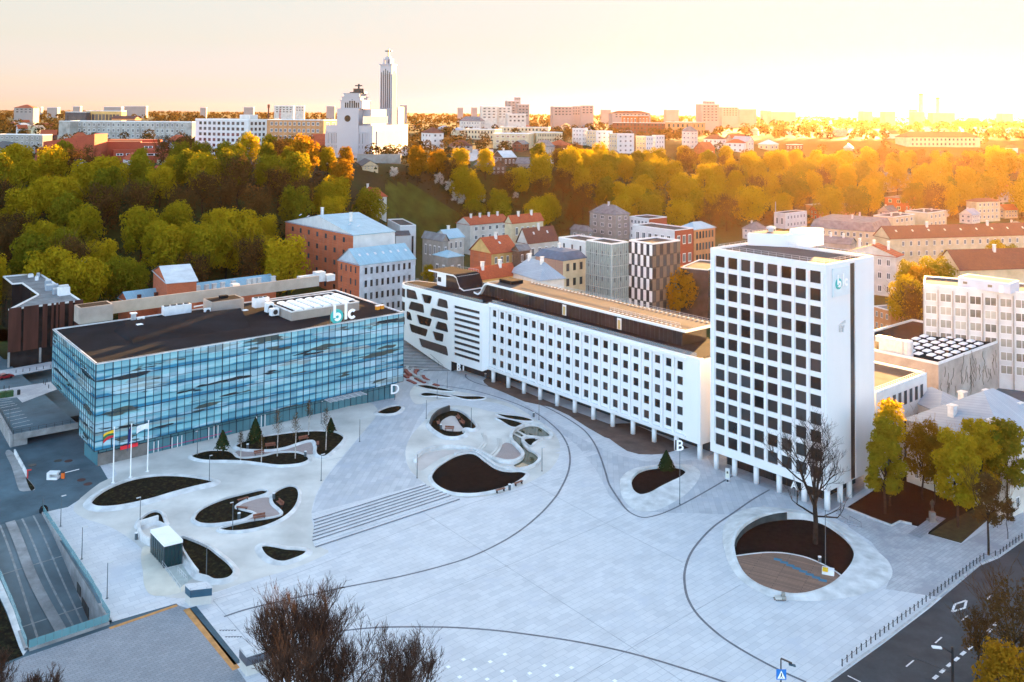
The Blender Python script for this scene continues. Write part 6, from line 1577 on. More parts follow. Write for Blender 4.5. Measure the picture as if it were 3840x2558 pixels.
mb = MB(); mb.box(p, dL*7.5, dR*2.2, (0, 0, 2.6)); mb.box(p+Vector((0, 0, 2.6)), dL*8.5, dR*2.2, (0, 0, 1.5)); mb.lathe(p+dR*1.1+dL*-.3, [(1.5, 0), (1.5, 4.0), (1.1, 4.3)], 12); obj('air_duct', mb, 'metal_light', base=p, label='big silver and white ventilation duct on the relief hall roof', cat='duct')
# white annex between tower and hall
t, c, dR, dL, lR, lL, z0, ze = house('low white annex with small dark windows between the tower and the hall', 'r5', (690, 1550), Y=206, uL=600, uR=1262, wall='plaster_white', rmat='roof_felt', roof='flat', rh=.5, wl=None, wr=(3, 8), kind='k', wf=.5, hf=.5, name='annex', cat='building', mL=20, zb=0)
mb = MB()
for k_ in range(24): p = c+dR*(lR*k_/23)+dL*.6; mb.tube([(p.x, p.y, ze+.3), (p.x, p.y, ze+1.1)], .04, n=3)
for z in (.7, 1.1): mb.tube([(c+dL*.6)+Vector((0, 0, ze+z)), (c+dL*.6+dR*lR)+Vector((0, 0, ze+z))], .04, n=3)
obj('roof_railing', mb, 'metal_light', t)
# old house with blue metal roofs
t, c, dR, dL, lR, lL, z0, ze = house('old cream house with steel blue hipped roof and white chimneys at the right edge', 'm', (1240, 490), Y=188, uL=590, uR=None, mR=26, ang=34, wall='plaster_pale', rmat='roof_steel', roof='hip', rh=7.0, wl=(3, 9), wr=(3, 6), wf=.35, name='old_house', zb=0)
for x, y in ((885, 240), (1078, 230), (1145, 200), (1170, 190), (1310, 220), (1140, 335), (950, 150), (1108, 140)):
    p = G(*S('m', x, y+22), ze+2.6); mb = MB(); mb.cbox((p.x, p.y, ze+.9), 1.5, 1.3, 3.4, dR); mb.cbox((p.x, p.y, ze+4.3), 1.8, 1.6, .25, dR); obj('chimney', mb, 'chimney_white', t)
house('lower blue roofed wing of the old cream house', 'm', (800, 245), Y=212, uL=715, uR=1050, ang=15, wall='plaster_pale', rmat='roof_steel', roof='hip', rh=2.6, wl=None, wr=None, name='old_house', zb=0, mL=14)

# ---- the plateau: church
CH0 = Vector((-94.8, 638.5, 0)); cR, cL = V2(76), V2(166); zc0 = 50.
chv = lambda y, p=CH0: zat(150+y/1.99, p.x, p.y)
ch = thing('church', (CH0.x, CH0.y, zc0), 'huge white modernist church with stepped gable, round window and tall bell tower', 'church')
def fr(x, y=600): return along(CH0, cL, *S('ch', x, y))
def sd_(x, y=600): return along(CH0, cR, *S('ch', x, y))
mat('church_white', (.37, .365, .385), .7, .03, .1); mat('church_shade', (.24, .235, .255), .8, .03, .1); mat('skyline_wall', (.30, .265, .24), .9, .08, .05)  # darker church tone: shade between the ribs put into the wall colour
lw, ll = fr(45), sd_(657)
zl_ = chv(640); zn = chv(512); zg_ = chv(402)
mb = MB(); mb.box((CH0.x, CH0.y, zc0-6), cL*lw, cR*ll, (0, 0, zl_-zc0+6)); obj('aisle', mb, 'church_white', ch)
mb = MB(); q_ = CH0+cR*sd_(425)-cL*.05; mb.box((q_.x, q_.y, zc0), cR*(sd_(612)-sd_(425)), cL*.03, (0, 0, chv(682)-zc0)); q_ = CH0+cR*sd_(362)+cL*(fr(352)-.05); mb.box((q_.x, q_.y, chv(625)), cR*(sd_(553)-sd_(362)), cL*.03, (0, 0, chv(572)-chv(625))); obj('shade_panel', mb, 'church_shade', ch)  # panels carrying the painted shade behind the ribs
# tall centre
nf0, nf1 = fr(290), fr(128)
mb = MB(); o_ = CH0+cL*nf0-cR*.6; mb.box((o_.x, o_.y, zc0), cL*(nf1-nf0), cR*8, (0, 0, zn-zc0)); mb.box((CH0.x+cL.x*fr(352)+cR.x*7, CH0.y+cL.y*fr(352)+cR.y*7, zc0), cL*(nf1-fr(352)-2), cR*(ll-9), (0, 0, zn-.6-zc0)); obj('nave', mb, 'church_white', ch)
mb = MB()
for x0, x1, y0, y1 in ((312, 150, 512, 455), (298, 160, 455, 428), (290, 175, 428, 402)):
    a, b = fr(x0), fr(x1); o_ = CH0+cL*a+cR*.4; mb.box((o_.x, o_.y, chv(y0)-.1), cL*(b-a), cR*(14 if y0 > 500 else 12), (0, 0, chv(y1)-chv(y0)+.1)); o2 = o_-cL*.5-cR*.5; mb.box((o2.x, o2.y, chv(y1)), cL*(b-a+1), cR*15, (0, 0, .5))
obj('stepped_gable', mb, 'church_white', ch)
mb = MB(); cx_ = (fr(185)+fr(231))/2; r_ = abs(fr(185)-fr(231))/2; cz_ = chv(588); o_ = CH0-cR*.66
mb.face([Vector((o_.x, o_.y, cz_))+cL*(cx_+r_*math.cos(j*.262))+Vector((0, 0, r_*math.sin(j*.262))) for j in range(24)]); obj('round_window', mb, 'window_dark', ch)
for x in (188, 204, 220, 237, 253, 268, 284):
    s = fr(x); o_ = CH0+cR*.36; mb = MB(); h_ = chv(510-0)-0; z0_, z1_ = chv(508), chv({237: 445, 220: 455, 253: 455}.get(x, 468)); mb.box((o_.x+cL.x*(s-.5), o_.y+cL.y*(s-.5), z0_), cL*1.0, -cR*.03, (0, 0, z1_-z0_)); obj('window', mb, 'window_dark', ch)
mb = MB()
for x0, x1 in ((62, 146), (232, 318)):
    for i in range(5 if x0 > 100 else 5):
        s = fr(lerp(x0, x1, i/4)); o_ = CH0-cR*.03; mb = MB(); mb.box((o_.x+cL.x*(s-.7), o_.y+cL.y*(s-.7), chv(776)), cL*1.3, cR*.02, (0, 0, chv(700)-chv(776))); obj('window', mb, 'window_dark', ch)
        mb = MB(); mb.box((o_.x+cL.x*(s-.7), o_.y+cL.y*(s-.7), chv(812)), cL*1.3, cR*.02, (0, 0, chv(790)-chv(812))); obj('window', mb, 'window_dark', ch)
mb = MB()
for i in range(30):
    s = lerp(sd_(425), sd_(612), i/29); o_ = CH0+cR*s-cL*.45; mb.box((o_.x, o_.y, zc0), cR*.9, cL*.5, (0, 0, chv(682)-zc0))
for i in range(26):
    s = lerp(sd_(362), sd_(553), i/25); o_ = CH0+cR*s+cL*(fr(352)-.4); mb.box((o_.x, o_.y, chv(625)), cR*.7, cL*.42, (0, 0, chv(572)-chv(625)))
for x in list(range(50, 175, 12))+list(range(222, 375, 12)):
    s = fr(x); o_ = CH0-cR*.4; mb.box((o_.x+cL.x*s, o_.y+cL.y*s, zc0), cL*.8, cR*.42, (0, 0, chv(690)-zc0))
obj('pilaster', mb, 'church_white', ch, kind='stuff')
mb = MB(); o_ = CH0+cL*(fr(352)-1)+cR*(ll-12); mb.box((o_.x, o_.y, zl_), cL*12, cR*12, (0, 0, zn-zl_+1.5)); obj('choir', mb, 'church_white', ch)
# bell tower
ta = S('ch', 533, 510); TY = CH0.y+42; tc_ = AY(*ta, TY); tc_ = Vector((tc_.x, tc_.y, 0)); tv = lambda y: zat(150+y/1.99, tc_.x, tc_.y)
wl_ = along(tc_, cL, *S('ch', 447, 400)); wr_ = along(tc_, cR, *S('ch', 564, 400)); wr_ = wl_
mb = MB(); mb.box((tc_.x, tc_.y, zc0), cL*wl_, cR*wr_, (0, 0, tv(186)-zc0))
mb.box((tc_.x-cL.x*.6-cR.x*.6, tc_.y-cL.y*.6-cR.y*.6, tv(186)), cL*(wl_+1.2), cR*(wr_+1.2), (0, 0, tv(178)-tv(186)))
i_ = wl_*.17; o_ = tc_+cL*i_+cR*i_; 
i2 = wl_*.3; o2 = tc_+cL*i2+cR*i2; mb.box((o2.x, o2.y, tv(140)), cL*(wl_-2*i2), cR*(wr_-2*i2), (0, 0, tv(122)-tv(140)))
w4 = wl_-2*i_
for a, b in ((0, 0), (.8, 0), (0, .8), (.8, .8), (.4, .0), (0, .4)): p = o_+cL*w4*a+cR*w4*b; mb.box((p.x, p.y, tv(178)), cL*w4*.2, cR*w4*.2, (0, 0, tv(146)-tv(178)))
mb.box((o_.x, o_.y, tv(146)), cL*w4, cR*w4, (0, 0, tv(138)-tv(146))); mb.box((o_.x+(cL.x+cR.x)*w4*.3, o_.y+(cL.y+cR.y)*w4*.3, tv(178)), cL*w4*.4, cR*w4*.4, (0, 0, tv(146)-tv(178)))
for i in range(6):
    f = (i+.02)/5.05*.86+.05
    for P, d_, W in ((tc_, cL, wl_), (tc_, cR, wr_)):
        n_ = -cR if d_ is cL else -cL; p = tc_+d_*W*f; mb.box((p.x, p.y, zc0), d_*W*.055, n_*.5, (0, 0, tv(256)-zc0))
obj('bell_tower', mb, 'church_white', ch)
for i in range(5):
    f = (i+.6)/5.05*.86+.05
    for d_, W in ((cL, wl_), (cR, wr_)):
        n_ = -cR if d_ is cL else -cL; p = tc_+d_*W*f+n_*.03; mb = MB(); top = (240, 228, 215, 228, 240)[i]; mb.box((p.x, p.y, tv(508)), d_*W*.075, n_*.02, (0, 0, tv(top)-tv(508))); obj('tower_window', mb, 'window_dark', ch)
def cross(p, h, w_):
    mb = MB(); mb.box(p-cL*.5, cL*1.0, cR*.8, (0, 0, h)); mb.box(p-cL*w_/2+Vector((0, 0, h*.68))-cR*.1, cL*w_, cR*.7, (0, 0, .8)); return obj('cross', mb, 'dark_metal', ch)
ct = tc_+(cL+cR)*wl_*.5; cross(Vector((ct.x, ct.y, tv(122))), tv(66)-tv(122), 5.2)
gt = CH0+cL*fr(258)+cR*6; mb = MB(); gz = chv(402)+.5; mb.cbox((gt.x, gt.y, gz), 11, 5, chv(388)-gz, cL); mb.cbox((gt.x, gt.y, chv(388)), 6, 4, 2.4, cL); obj('cross_base', mb, mat('bronze', (.045, .035, .025), .5, .2, 1.), ch); cross(Vector((gt.x, gt.y, chv(382))), chv(326)-chv(382), 5.2)
KEEP += [(*(CH0+cL*lw/2+cR*ll*f).to_2d(), 32) for f in (.2, .7)]

# ---- the plateau: larger buildings
house('long peach lit brick office with white windows left of the church', 'A6', (735, 55), Y=640, uL=365, uR=822, ang=75, wall='plaster_orange', rmat='roof_felt', roof='flat', rh=.6, wl=(3, 11), wr=(3, 2), wf=.55, name='office_block', cat='building', mL=None, mR=30)
t = house('white gridded office with square windows left of the church', 'A6', (252, 55), Y=600, uL=-90, uR=370, ang=62, wall='plaster_white', rmat='roof_felt', roof='flat', rh=.8, wl=(7, 10), wr=(7, 4), wf=.55, hf=.55, kind='k', name='office_block', cat='building')
house('white penthouse on the gridded office', 'A6', (262, 22), Y=612, uL=195, uR=312, ang=62, wall='plaster_white', rmat='roof_felt', roof='flat', rh=.4, wl=(1, 3), wr=None, kind='k', zb=60)
t = house('long weathered grey factory hall with rows of small windows', 'A5', (1235, 68), Y=650, uL=450, uR=1330, ang=84, wall='plaster_old', rmat='roof_felt', roof='flat', rh=.8, wl=(3, 22), wr=None, wf=.42, hf=.62, name='factory', cat='building', mR=18)
house('blank grey end block of the weathered factory hall', 'A5', (450, 62), Y=655, uL=378, uR=470, ang=60, wall='plaster_old', rmat='roof_felt', roof='flat', rh=.6, wl=None, wr=None, name='factory', cat='building', mR=12)
house('dark half of the swooping modern office on the left skyline', 't1', (590, 775), Y=760, uL=450, uR=610, ang=88, wall='roof_dark', rmat='roof_felt', roof='flat', rh=.6, wl=(2, 6), wr=None, kind='p', name='office_block', cat='building', mR=12)
house('golden half of the swooping modern office on the left skyline', 't1', (838, 768), Y=770, uL=592, uR=850, ang=88, wall='plaster_yellow', rmat='roof_felt', roof='flat', rh=.6, wl=(2, 9), wr=None, kind='p', wf=.8, name='office_block', cat='building', mR=12)
house('orange brick roof house on the weathered factory', 't1', (930, 815), Y=665, uL=770, uR=940, ang=80, wall='plaster_orange', rmat='roof_brown', roof='gable2', rh=1.6, wl=None, wr=None, mR=8, zb=72)
# red brick school complex
sc_ = {}
t = thing('brick_school', (0, 0, 0), 'low red brick school with one long sloping black roof above the left wood', 'school')
p0 = AY(*S('A5', 610, 185), 560.); p1 = AY(*S('A5', 245, 235), 575.); p2 = AY(*S('A5', 692, 140), 585.)
BASE[t.name] = Vector((p0.x, p0.y, 46)); t.location = BASE[t.name]
mb = MB()
A_, B2_, C2_ = AY(*S('A5', 278, 192), 572.), AY(*S('A5', 608, 142), 560.), AY(*S('A5', 692, 138), 580.); D_ = A_+(C2_-B2_)
low_ = lambda p: Vector((p.x, p.y, 40))
mb.face([low_(A_), low_(B2_), B2_, A_]); mb.face([low_(B2_), low_(C2_), C2_, B2_]); mb.face([low_(C2_), low_(D_), D_, C2_]); mb.face([low_(A_), low_(D_), D_, A_]); mb.face([A_-Vector((0, 0, .8)), B2_-Vector((0, 0, .8)), C2_-Vector((0, 0, .8)), D_-Vector((0, 0, .8))], 1)
obj('hall', mb, ['brick_school', 'roof_dark'], t)
for x0, x1, y, Yq, w_ in ((245, 370, 232, 563, 12), (320, 640, 252, 556, 4), (690, 905, 190, 580, 15), (730, 870, 245, 572, 8), (905, 1210, 245, 574, 14), (905, 1080, 198, 586, 10), (690, 1020, 178, 600, 14)):
    a, b = AY(*S('A5', x0, y), Yq), AY(*S('A5', x1, y+(2 if x0 > 600 else -6)), Yq+6); b.z = a.z
    mb = MB(); d_ = b-a; n_ = Vector((-d_.y, d_.x, 0)).normalized(); mb.box((a.x, a.y, 38), d_, n_*w_, (0, 0, a.z-38)); obj('brick_wing', mb, 'brick_school', t)
    if x0 > 700: 
        for i in range(2): pane(WM['d'], t, Vector((a.x, a.y, 0)), d_.normalized(), d_.length*(.12+.45*i), a.z-3.4, d_.length*.32, 1.3, -.05)
KEEP += [(*AY(*S('A5', x, 200), 580).to_2d(), 20) for x in (300, 420, 540, 660, 780, 900, 1020, 1150)]
house('pale hall with light blue roof in front of the brick school', 'A5', (500, 340), Y=545, uL=352, uR=520, ang=80, wall='plaster_blue', rmat='roof_blue', roof='gable2', rh=3., wl=None, wr=None, mR=10)
house('white villa with red tiled roof left of the two yellow villas', 'A5', (880, 312), Y=548, uL=790, uR=965, wall='plaster_white', rmat='roof_red', roof='hip', rh=4., wl=(2, 2), wr=(2, 2))
house('yellow villa with red tiled roof, the upper of the pair', 'A5', (1150, 308), Y=552, uL=1008, uR=1180, ang=60, wall='plaster_cream', rmat='roof_red', roof='hip', rh=4.2, wl=(3, 3), wr=(3, 1))
house('pale villa with red tiled roof, the lower of the pair', 'A5', (1075, 398), Y=520, uL=960, uR=1120, ang=60, wall='plaster_pale', rmat='roof_red', roof='hip', rh=4.2, wl=(2, 3), wr=(2, 1))
house('brick villa with black pyramid roof and white chimneys above the wood', 'A6', (375, 322), Y=545, uL=240, uR=432, ang=50, wall='brick_dark', rmat='roof_dark', roof='hip', rh=5., wl=(3, 3), wr=(3, 2), chim=3)
house('grey apartment slab at the left edge of the plateau', 'A5', (275, 150), Y=640, uL=-20, uR=290, ang=80, wall='plaster_grey', rmat='roof_felt', roof='flat', rh=.5, wl=(4, 8), wr=None, mR=10)
house('small house with dark roof and teal dormer at the left edge', 'A5', (60, 238), Y=590, uL=-40, uR=152, wall='plaster_blue', rmat='roof_dark', roof='hip', rh=4., wl=None, wr=None)
house('cream timber house with gables at the foot of the church', 'A6', (985, 345), Y=560, uL=940, uR=1085, ang=15, wall='plaster_cream', rmat='roof_dark', roof='gable2', rh=3., wl=(2, 2), wr=(2, 4), wf=.35)
mb = MB(); a, b = AY(*S('A6', 950, 272), 590), AY(*S('A6', 1230, 280), 596); mb.box((a.x, a.y, a.z-9), (b.x-a.x, b.y-a.y, 0), (0, 2, 0), (0, 0, 9)); obj('retaining_wall', mb, 'plaster_grey', base=a, label='grey weathered retaining wall below the church', cat='wall')
house('white corner house with dark red hip roof right of the church', 't2', (625, 915), Y=690, uL=552, uR=705, wall='plaster_white', rmat='roof_brown', roof='hip', rh=4.5, wl=(3, 3), wr=(3, 2))
house('grey white mansion with slate roof on the plateau', 't2', (960, 835), Y=980, uL=815, uR=990, ang=60, wall='plaster_pale', rmat='roof_slate', roof='hip', rh=6., wl=(3, 7), wr=(3, 2))
house('long cream school wing with strip windows behind the open yard', 't2', (1060, 895), Y=830, uL=838, uR=1075, ang=70, wall='plaster_cream', rmat='roof_felt', roof='flat', rh=.6, wl=(2, 9), wr=None, kind='k', mR=20)
house('cream school front with brown windows and shield mark', 't2', (1290, 925), Y=770, uL=1045, uR=1310, ang=75, wall='plaster_cream', rmat='roof_steel', roof='flat', rh=.5, wl=(3, 6), wr=None, kind='w', wf=.5, mR=25)
house('cream school side wing with small square windows', 't2', (1345, 915), Y=780, uL=1310, uR=1525, ang=20, wall='plaster_cream', rmat='roof_slate', roof='flat', rh=.5, wl=None, wr=(3, 14), kind='k', mL=20)
house('cream school upper floor with strip windows', 't2', (1430, 880), Y=860, uL=1095, uR=1440, ang=80, wall='plaster_cream', rmat='roof_felt', roof='flat', rh=.4, wl=(2, 12), wr=None, kind='k', mR=15)
house('wooden house with grey roof and two dormers above the slope', 't2', (1030, 1150), Y=610, uL=915, uR=1135, ang=30, wall='wood_brown', rmat='roof_slate', roof='gable2', rh=4.5, wl=(2, 4), wr=(2, 3))
house('gabled timber house with shiny white roof above the slope', 't2', (1115, 1085), Y=660, uL=1040, uR=1205, ang=35, wall='wood_brown', rmat='roof_pale', roof='gable', rh=4.5, wl=(2, 3), wr=(1, 3), chim=1)
house('grey gabled barn roof beside the shiny white roof', 't2', (1300, 1128), Y=660, uL=1200, uR=1330, ang=75, wall='plaster_grey', rmat='roof_slate', roof='gable2', rh=4., wl=None, wr=None, mR=14)
house('grey rendered gable house behind the gold ridge trees', 't2', (1410, 1010), Y=720, uL=1320, uR=1470, ang=40, wall='plaster_old', rmat='roof_slate', roof='gable', rh=5., wl=None, wr=None)
house('red tiled cottage beside the grey gable house', 't2', (1520, 1000), Y=730, uL=1415, uR=1590, ang=50, wall='brick_dark', rmat='roof_red', roof='hip', rh=4., wl=None, wr=(1, 3))
for i, (x, y, Yq, l, r_, lab) in enumerate(((1660, 888, 880, 1592, 1700, 'white apartment block with balconies, the largest of the white row'), (1755, 905, 870, 1690, 1870, 'white and tan apartment block second in the white row'), (1900, 925, 860, 1845, 2018, 'white and tan apartment block third in the white row'), (2100, 942, 850, 2030, 2150, 'white and tan apartment block fourth in the white row'), (2165, 935, 845, 2140, 2228, 'plain white block closing the white row'))):
    house(lab, 't2', (x, y), Y=Yq, uL=l, uR=r_, ang=35, wall='plaster_white', lmat='plaster_white' if i in (0, 4) else 'plaster_cream', rmat='roof_felt', roof='flat', rh=.4, wl=(4, 3), wr=(4, 3), name='apartment_block', cat='apartment block', group='white apartment blocks on the plateau')
house('red orange modern tower cube on the dark red office', 't2', (2045, 800), Y=1060, uL=1932, uR=2120, ang=60, wall=mat('panel_orange', (.45, .13, .03), .6, .2, .1), rmat='roof_felt', roof='flat', rh=.5, wl=(2, 4), wr=(2, 3), kind='w', name='office_block', cat='building')
house('dark red long modern office on the plateau', 't2', (2250, 850), Y=1040, uL=1870, uR=2285, ang=80, wall='brick_dark', rmat='roof_felt', roof='flat', rh=.5, wl=(3, 14), wr=None, kind='p', name='office_block', cat='building', mR=18)
house('beige flat roofed block right of the dark red office', 't3', (60, 845), Y=960, uL=-120, uR=155, ang=50, wall='plaster_orange', rmat='roof_felt', roof='flat', rh=.6, wl=(2, 5), wr=(2, 3), kind='p', name='office_block', cat='building')
house('tall grey house with pyramid roof at the wood edge', 't3', (55, 905), Y=800, uL=-5, uR=105, wall='plaster_pale', rmat='roof_slate', roof='hip', rh=5.5, wl=(4, 2), wr=(4, 2))
house('steep red gabled house left of the white red roofed house', 't3', (150, 1025), Y=730, uL=80, uR=222, wall='brick_red', rmat='roof_red', roof='gable', rh=6., wl=None, wr=(1, 2))
house('white house with dark plum roof at the wood edge', 't3', (245, 958), Y=780, uL=145, uR=300, wall='plaster_white', rmat='roof_brown', roof='hip', rh=4.5, wl=(2, 3), wr=(2, 2))
house('white cottage with red brown roof in front of the grey roof', 't3', (420, 985), Y=740, uL=300, uR=437, ang=65, wall='plaster_white', rmat='roof_red', roof='hip', rh=3.5, wl=(2, 3), wr=None)
house('house under a broad pale grey roof behind the white cottage', 't3', (450, 975), Y=790, uL=340, uR=490, wall='plaster_pale', rmat='roof_steel', roof='gable2', rh=5., wl=None, wr=(2, 2))
house('cottage with shiny pale pyramid roof above the wood', 't3', (600, 995), Y=750, uL=520, uR=662, wall='plaster_cream', rmat='roof_pale', roof='hip', rh=4.5, wl=(1, 2), wr=(1, 2))
house('house with white roof lights at the right end of the cottage row', 't3', (760, 1000), Y=770, uL=712, uR=830, wall='wood_brown', rmat='roof_pale', roof='flat', rh=.4, wl=(2, 2), wr=(2, 3))
house('long hazy hall with hip roof half hidden by glowing trees', 't3', (1540, 945), Y=790, uL=1465, uR=2050, ang=12, wall='plaster_cream', rmat='roof_brown', roof='hip', rh=6., wl=None, wr=(2, 16), kind='p')
house('pale yellow villa with white roof walls in the glowing wood', 't3', (1000, 1150), Y=700, uL=880, uR=1100, wall='plaster_cream', rmat='roof_pale', roof='flat', rh=.5, wl=(2, 3), wr=(2, 3), chim=2)
house('white villa with dormer in the glowing wood', 't3', (1150, 1160), Y=690, uL=1100, uR=1250, wall='plaster_white', rmat='roof_steel', roof='hip', rh=3., wl=(2, 2), wr=(2, 3), chim=1)
house('pale apartment front glimpsed deep in the glowing wood', 't3', (1420, 1215), Y=660, uL=1345, uR=1600, ang=30, wall='plaster_cream', rmat='roof_slate', roof='hip', rh=3., wl=(3, 2), wr=(3, 5))
house('house roof half hidden at the right in the glowing wood', 't3', (1700, 1180), Y=680, uL=1640, uR=1830, ang=30, wall='plaster_cream', rmat='roof_slate', roof='hip', rh=4., wl=None, wr=(2, 4))

# ---- skyline blocks
SKY = [('t1', 97, 223, 742, 780, 1500, 'distant white school with red roof at the left horizon', 'plaster_pale', 'roof_red', 5), ('t1', 235, 280, 740, 752, 2600, 'first pale block on the left horizon', 'plaster_pale', 0, 0), ('t1', 325, 392, 742, 752, 2800, 'stepped pale block on the left horizon', 'plaster_pale', 0, 0),
       ('t1', 503, 550, 735, 752, 2500, 'pale tower behind the swooping office', 'plaster_pale', 0, 0), ('t1', 715, 830, 738, 760, 2400, 'stepped hazy block behind the golden office', 'plaster_pale', 0, 0), ('t1', 838, 1000, 733, 748, 2900, 'long flat block on the left horizon', 'plaster_pale', 0, 0),
       ('t1', 1380, 1420, 742, 760, 3000, 'lone pale cube left of the church', 'plaster_pale', 0, 0), ('t1', 1680, 1745, 740, 757, 2800, 'low pale pair left of the red mast', 'plaster_pale', 0, 0), ('t1', 1890, 2020, 730, 778, 1700, 'white institute block left of the church', 'plaster_white', 0, 0), ('t1', 2035, 2096, 732, 768, 1900, 'white block next to the institute', 'plaster_white', 0, 0), ('t1', 2250, 2307, 733, 762, 2300, 'white block just left of the church gable', 'plaster_pale', 0, 0),
       ('t2', 405, 453, 726, 768, 2200, 'white tower right of the church', 'plaster_pale', 0, 0), ('t2', 803, 840, 743, 772, 2500, 'small pale tower right of the church', 'plaster_pale', 0, 0), ('t2', 898, 937, 742, 765, 2600, 'round topped pale tower', 'plaster_pale', 0, 0),
       ('t2', 965, 1075, 735, 818, 1350, 'white hospital block with striped balconies', 'plaster_white', 0, 0), ('t2', 1075, 1175, 738, 815, 1360, 'blue white hospital block', 'plaster_white', 0, 0), ('t2', 1140, 1235, 697, 790, 1450, 'tallest tan tower of the middle skyline', 'plaster_pale', 0, 0), ('t2', 1197, 1236, 672, 700, 1460, 'roof house on the tallest tan tower', 'plaster_pale', 0, 0), ('t2', 1215, 1297, 720, 808, 1400, 'tan slab joined to the tallest tower', 'plaster_pale', 0, 0), ('t2', 1145, 1275, 788, 845, 1250, 'low white wing before the tan tower', 'plaster_white', 0, 0),
       ('t2', 1460, 1600, 736, 798, 1550, 'long pale slab of the middle skyline', 'plaster_pale', 0, 0), ('t2', 1590, 1650, 733, 795, 1600, 'narrow slab beside the long pale slab', 'plaster_pale', 0, 0), ('t2', 1653, 1741, 728, 785, 1700, 'white square block of the middle skyline', 'plaster_pale', 0, 0), ('t2', 1800, 1860, 757, 784, 2400, 'small hazy block of the middle skyline', 'plaster_pale', 0, 0), ('t2', 1868, 2140, 780, 812, 1500, 'long low hall with dark hip roof on the skyline', 'plaster_pale', 'roof_brown', 4), ('t2', 2243, 2330, 757, 785, 2300, 'pale block left of the lone tower', 'plaster_pale', 0, 0),
       ('t3', 130, 257, 720, 838, 1400, 'lone twelve storey tower with antennas', 'plaster_pale', 0, 0), ('t3', 160, 225, 700, 722, 1410, 'antenna house on the lone tower', 'plaster_pale', 0, 0), ('t3', 271, 390, 740, 800, 1900, 'hazy slab right of the lone tower', 'plaster_pale', 0, 0), ('t3', 390, 515, 752, 802, 2000, 'second hazy slab right of the lone tower', 'plaster_pale', 0, 0), ('t3', 557, 612, 762, 780, 2600, 'small hazy cube on the right horizon', 'plaster_pale', 0, 0), ('t3', 612, 790, 772, 800, 2400, 'long hazy slab on the right horizon', 'plaster_pale', 0, 0),
       ('t3', 1243, 1314, 768, 800, 2500, 'hazy block left of the chimneys', 'plaster_pale', 0, 0), ('t3', 1396, 1472, 770, 806, 2400, 'second hazy block left of the chimneys', 'plaster_pale', 0, 0), ('t3', 1580, 1618, 755, 800, 2700, 'cooling block by the chimneys', 'plaster_pale', 0, 0), ('t3', 1598, 1675, 772, 812, 2400, 'hazy block under the taller chimney', 'plaster_pale', 0, 0), ('t3', 1725, 1890, 778, 808, 2500, 'hazy blocks under the shorter chimney', 'plaster_pale', 0, 0), ('t3', 2200, 2285, 782, 800, 2700, 'hazy block at the right end of the horizon', 'plaster_pale', 0, 0)]
for k, x0, x1, yt, yb, Yq, lab, wm, rm, rh_ in SKY:
    a = AY(*S(k, x0, yt), Yq); b = AY(*S(k, x1, yt), Yq); W = b.x-a.x
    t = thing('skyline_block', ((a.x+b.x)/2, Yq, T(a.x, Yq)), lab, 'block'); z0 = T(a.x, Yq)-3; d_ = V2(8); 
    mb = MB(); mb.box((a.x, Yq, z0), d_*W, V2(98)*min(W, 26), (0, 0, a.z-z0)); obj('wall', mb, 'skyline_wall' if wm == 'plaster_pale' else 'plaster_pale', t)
    mb = roof_mb(Vector((a.x, Yq, 0)), d_, V2(98), W, min(W, 26), a.z, 'hip' if rm else 'flat', rh_ or .8, .3); obj('roof', mb, [rm or 'roof_felt', 'trim_white' if not rm else wm], t)
    if Yq < 2000:
        h_ = a.z-AY(*S(k, x0, yb), Yq).z; rr = max(2, int(h_/4)); facade_windows(t, Vector((a.x, Yq, 0)), d_, W, a.z-h_, a.z-.5, min(rr, 9), max(3, min(9, int(W/6))), 'p', .5, .42)
for x, y0, w_, lab in ((1641, 656, 6.5, 'taller of two factory chimneys on the glowing horizon'), (1758, 683, 6., 'shorter of two factory chimneys on the glowing horizon')):
    p = AY(*S('t3', x, y0), 2600.); mb = MB(); mb.tube([(p.x, p.y, 48), (p.x, p.y, p.z)], w_*1.05, w_*.8, 12); t = thing('factory_chimney', (p.x, p.y, 48), lab, 'chimney'); obj('shaft', mb, 'plaster_old', t); mb = MB(); mb.tube([(p.x, p.y, p.z), (p.x, p.y, p.z+4)], w_*.86, n=12); obj('rim', mb, 'brick_dark', t)
p = AY(*S('t1', 1930, 745), 1150.); mb = MB()
for a in range(3): mb.tube([(p.x+2*math.cos(a*2.1), p.y+2*math.sin(a*2.1), 50), (p.x, p.y, p.z)], .35, .2, 4)
for z in range(52, int(p.z), 5): mb.tube([(p.x-1.6, p.y, z), (p.x+1.6, p.y, z+2.5)], .2, n=3)
obj('radio_mast', mb, mat('mast_red', (.35, .08, .05), .7, .1, 1.), base=(p.x, p.y, 50), label='thin red lattice mast left of the church', cat='mast')
p = AY(*S('t1', 1852, 720), 1500.); mb = MB(); mb.tube([(p.x, p.y, 48), (p.x, p.y, p.z)], 1.6, 1.1, 8); mb.tube([(p.x, p.y, p.z-6), (p.x, p.y, p.z)], 1.9, n=8); obj('brick_chimney', mb, 'brick_dark', base=(p.x, p.y, 48), label='lone dark chimney with a thick top left of the church', cat='chimney')

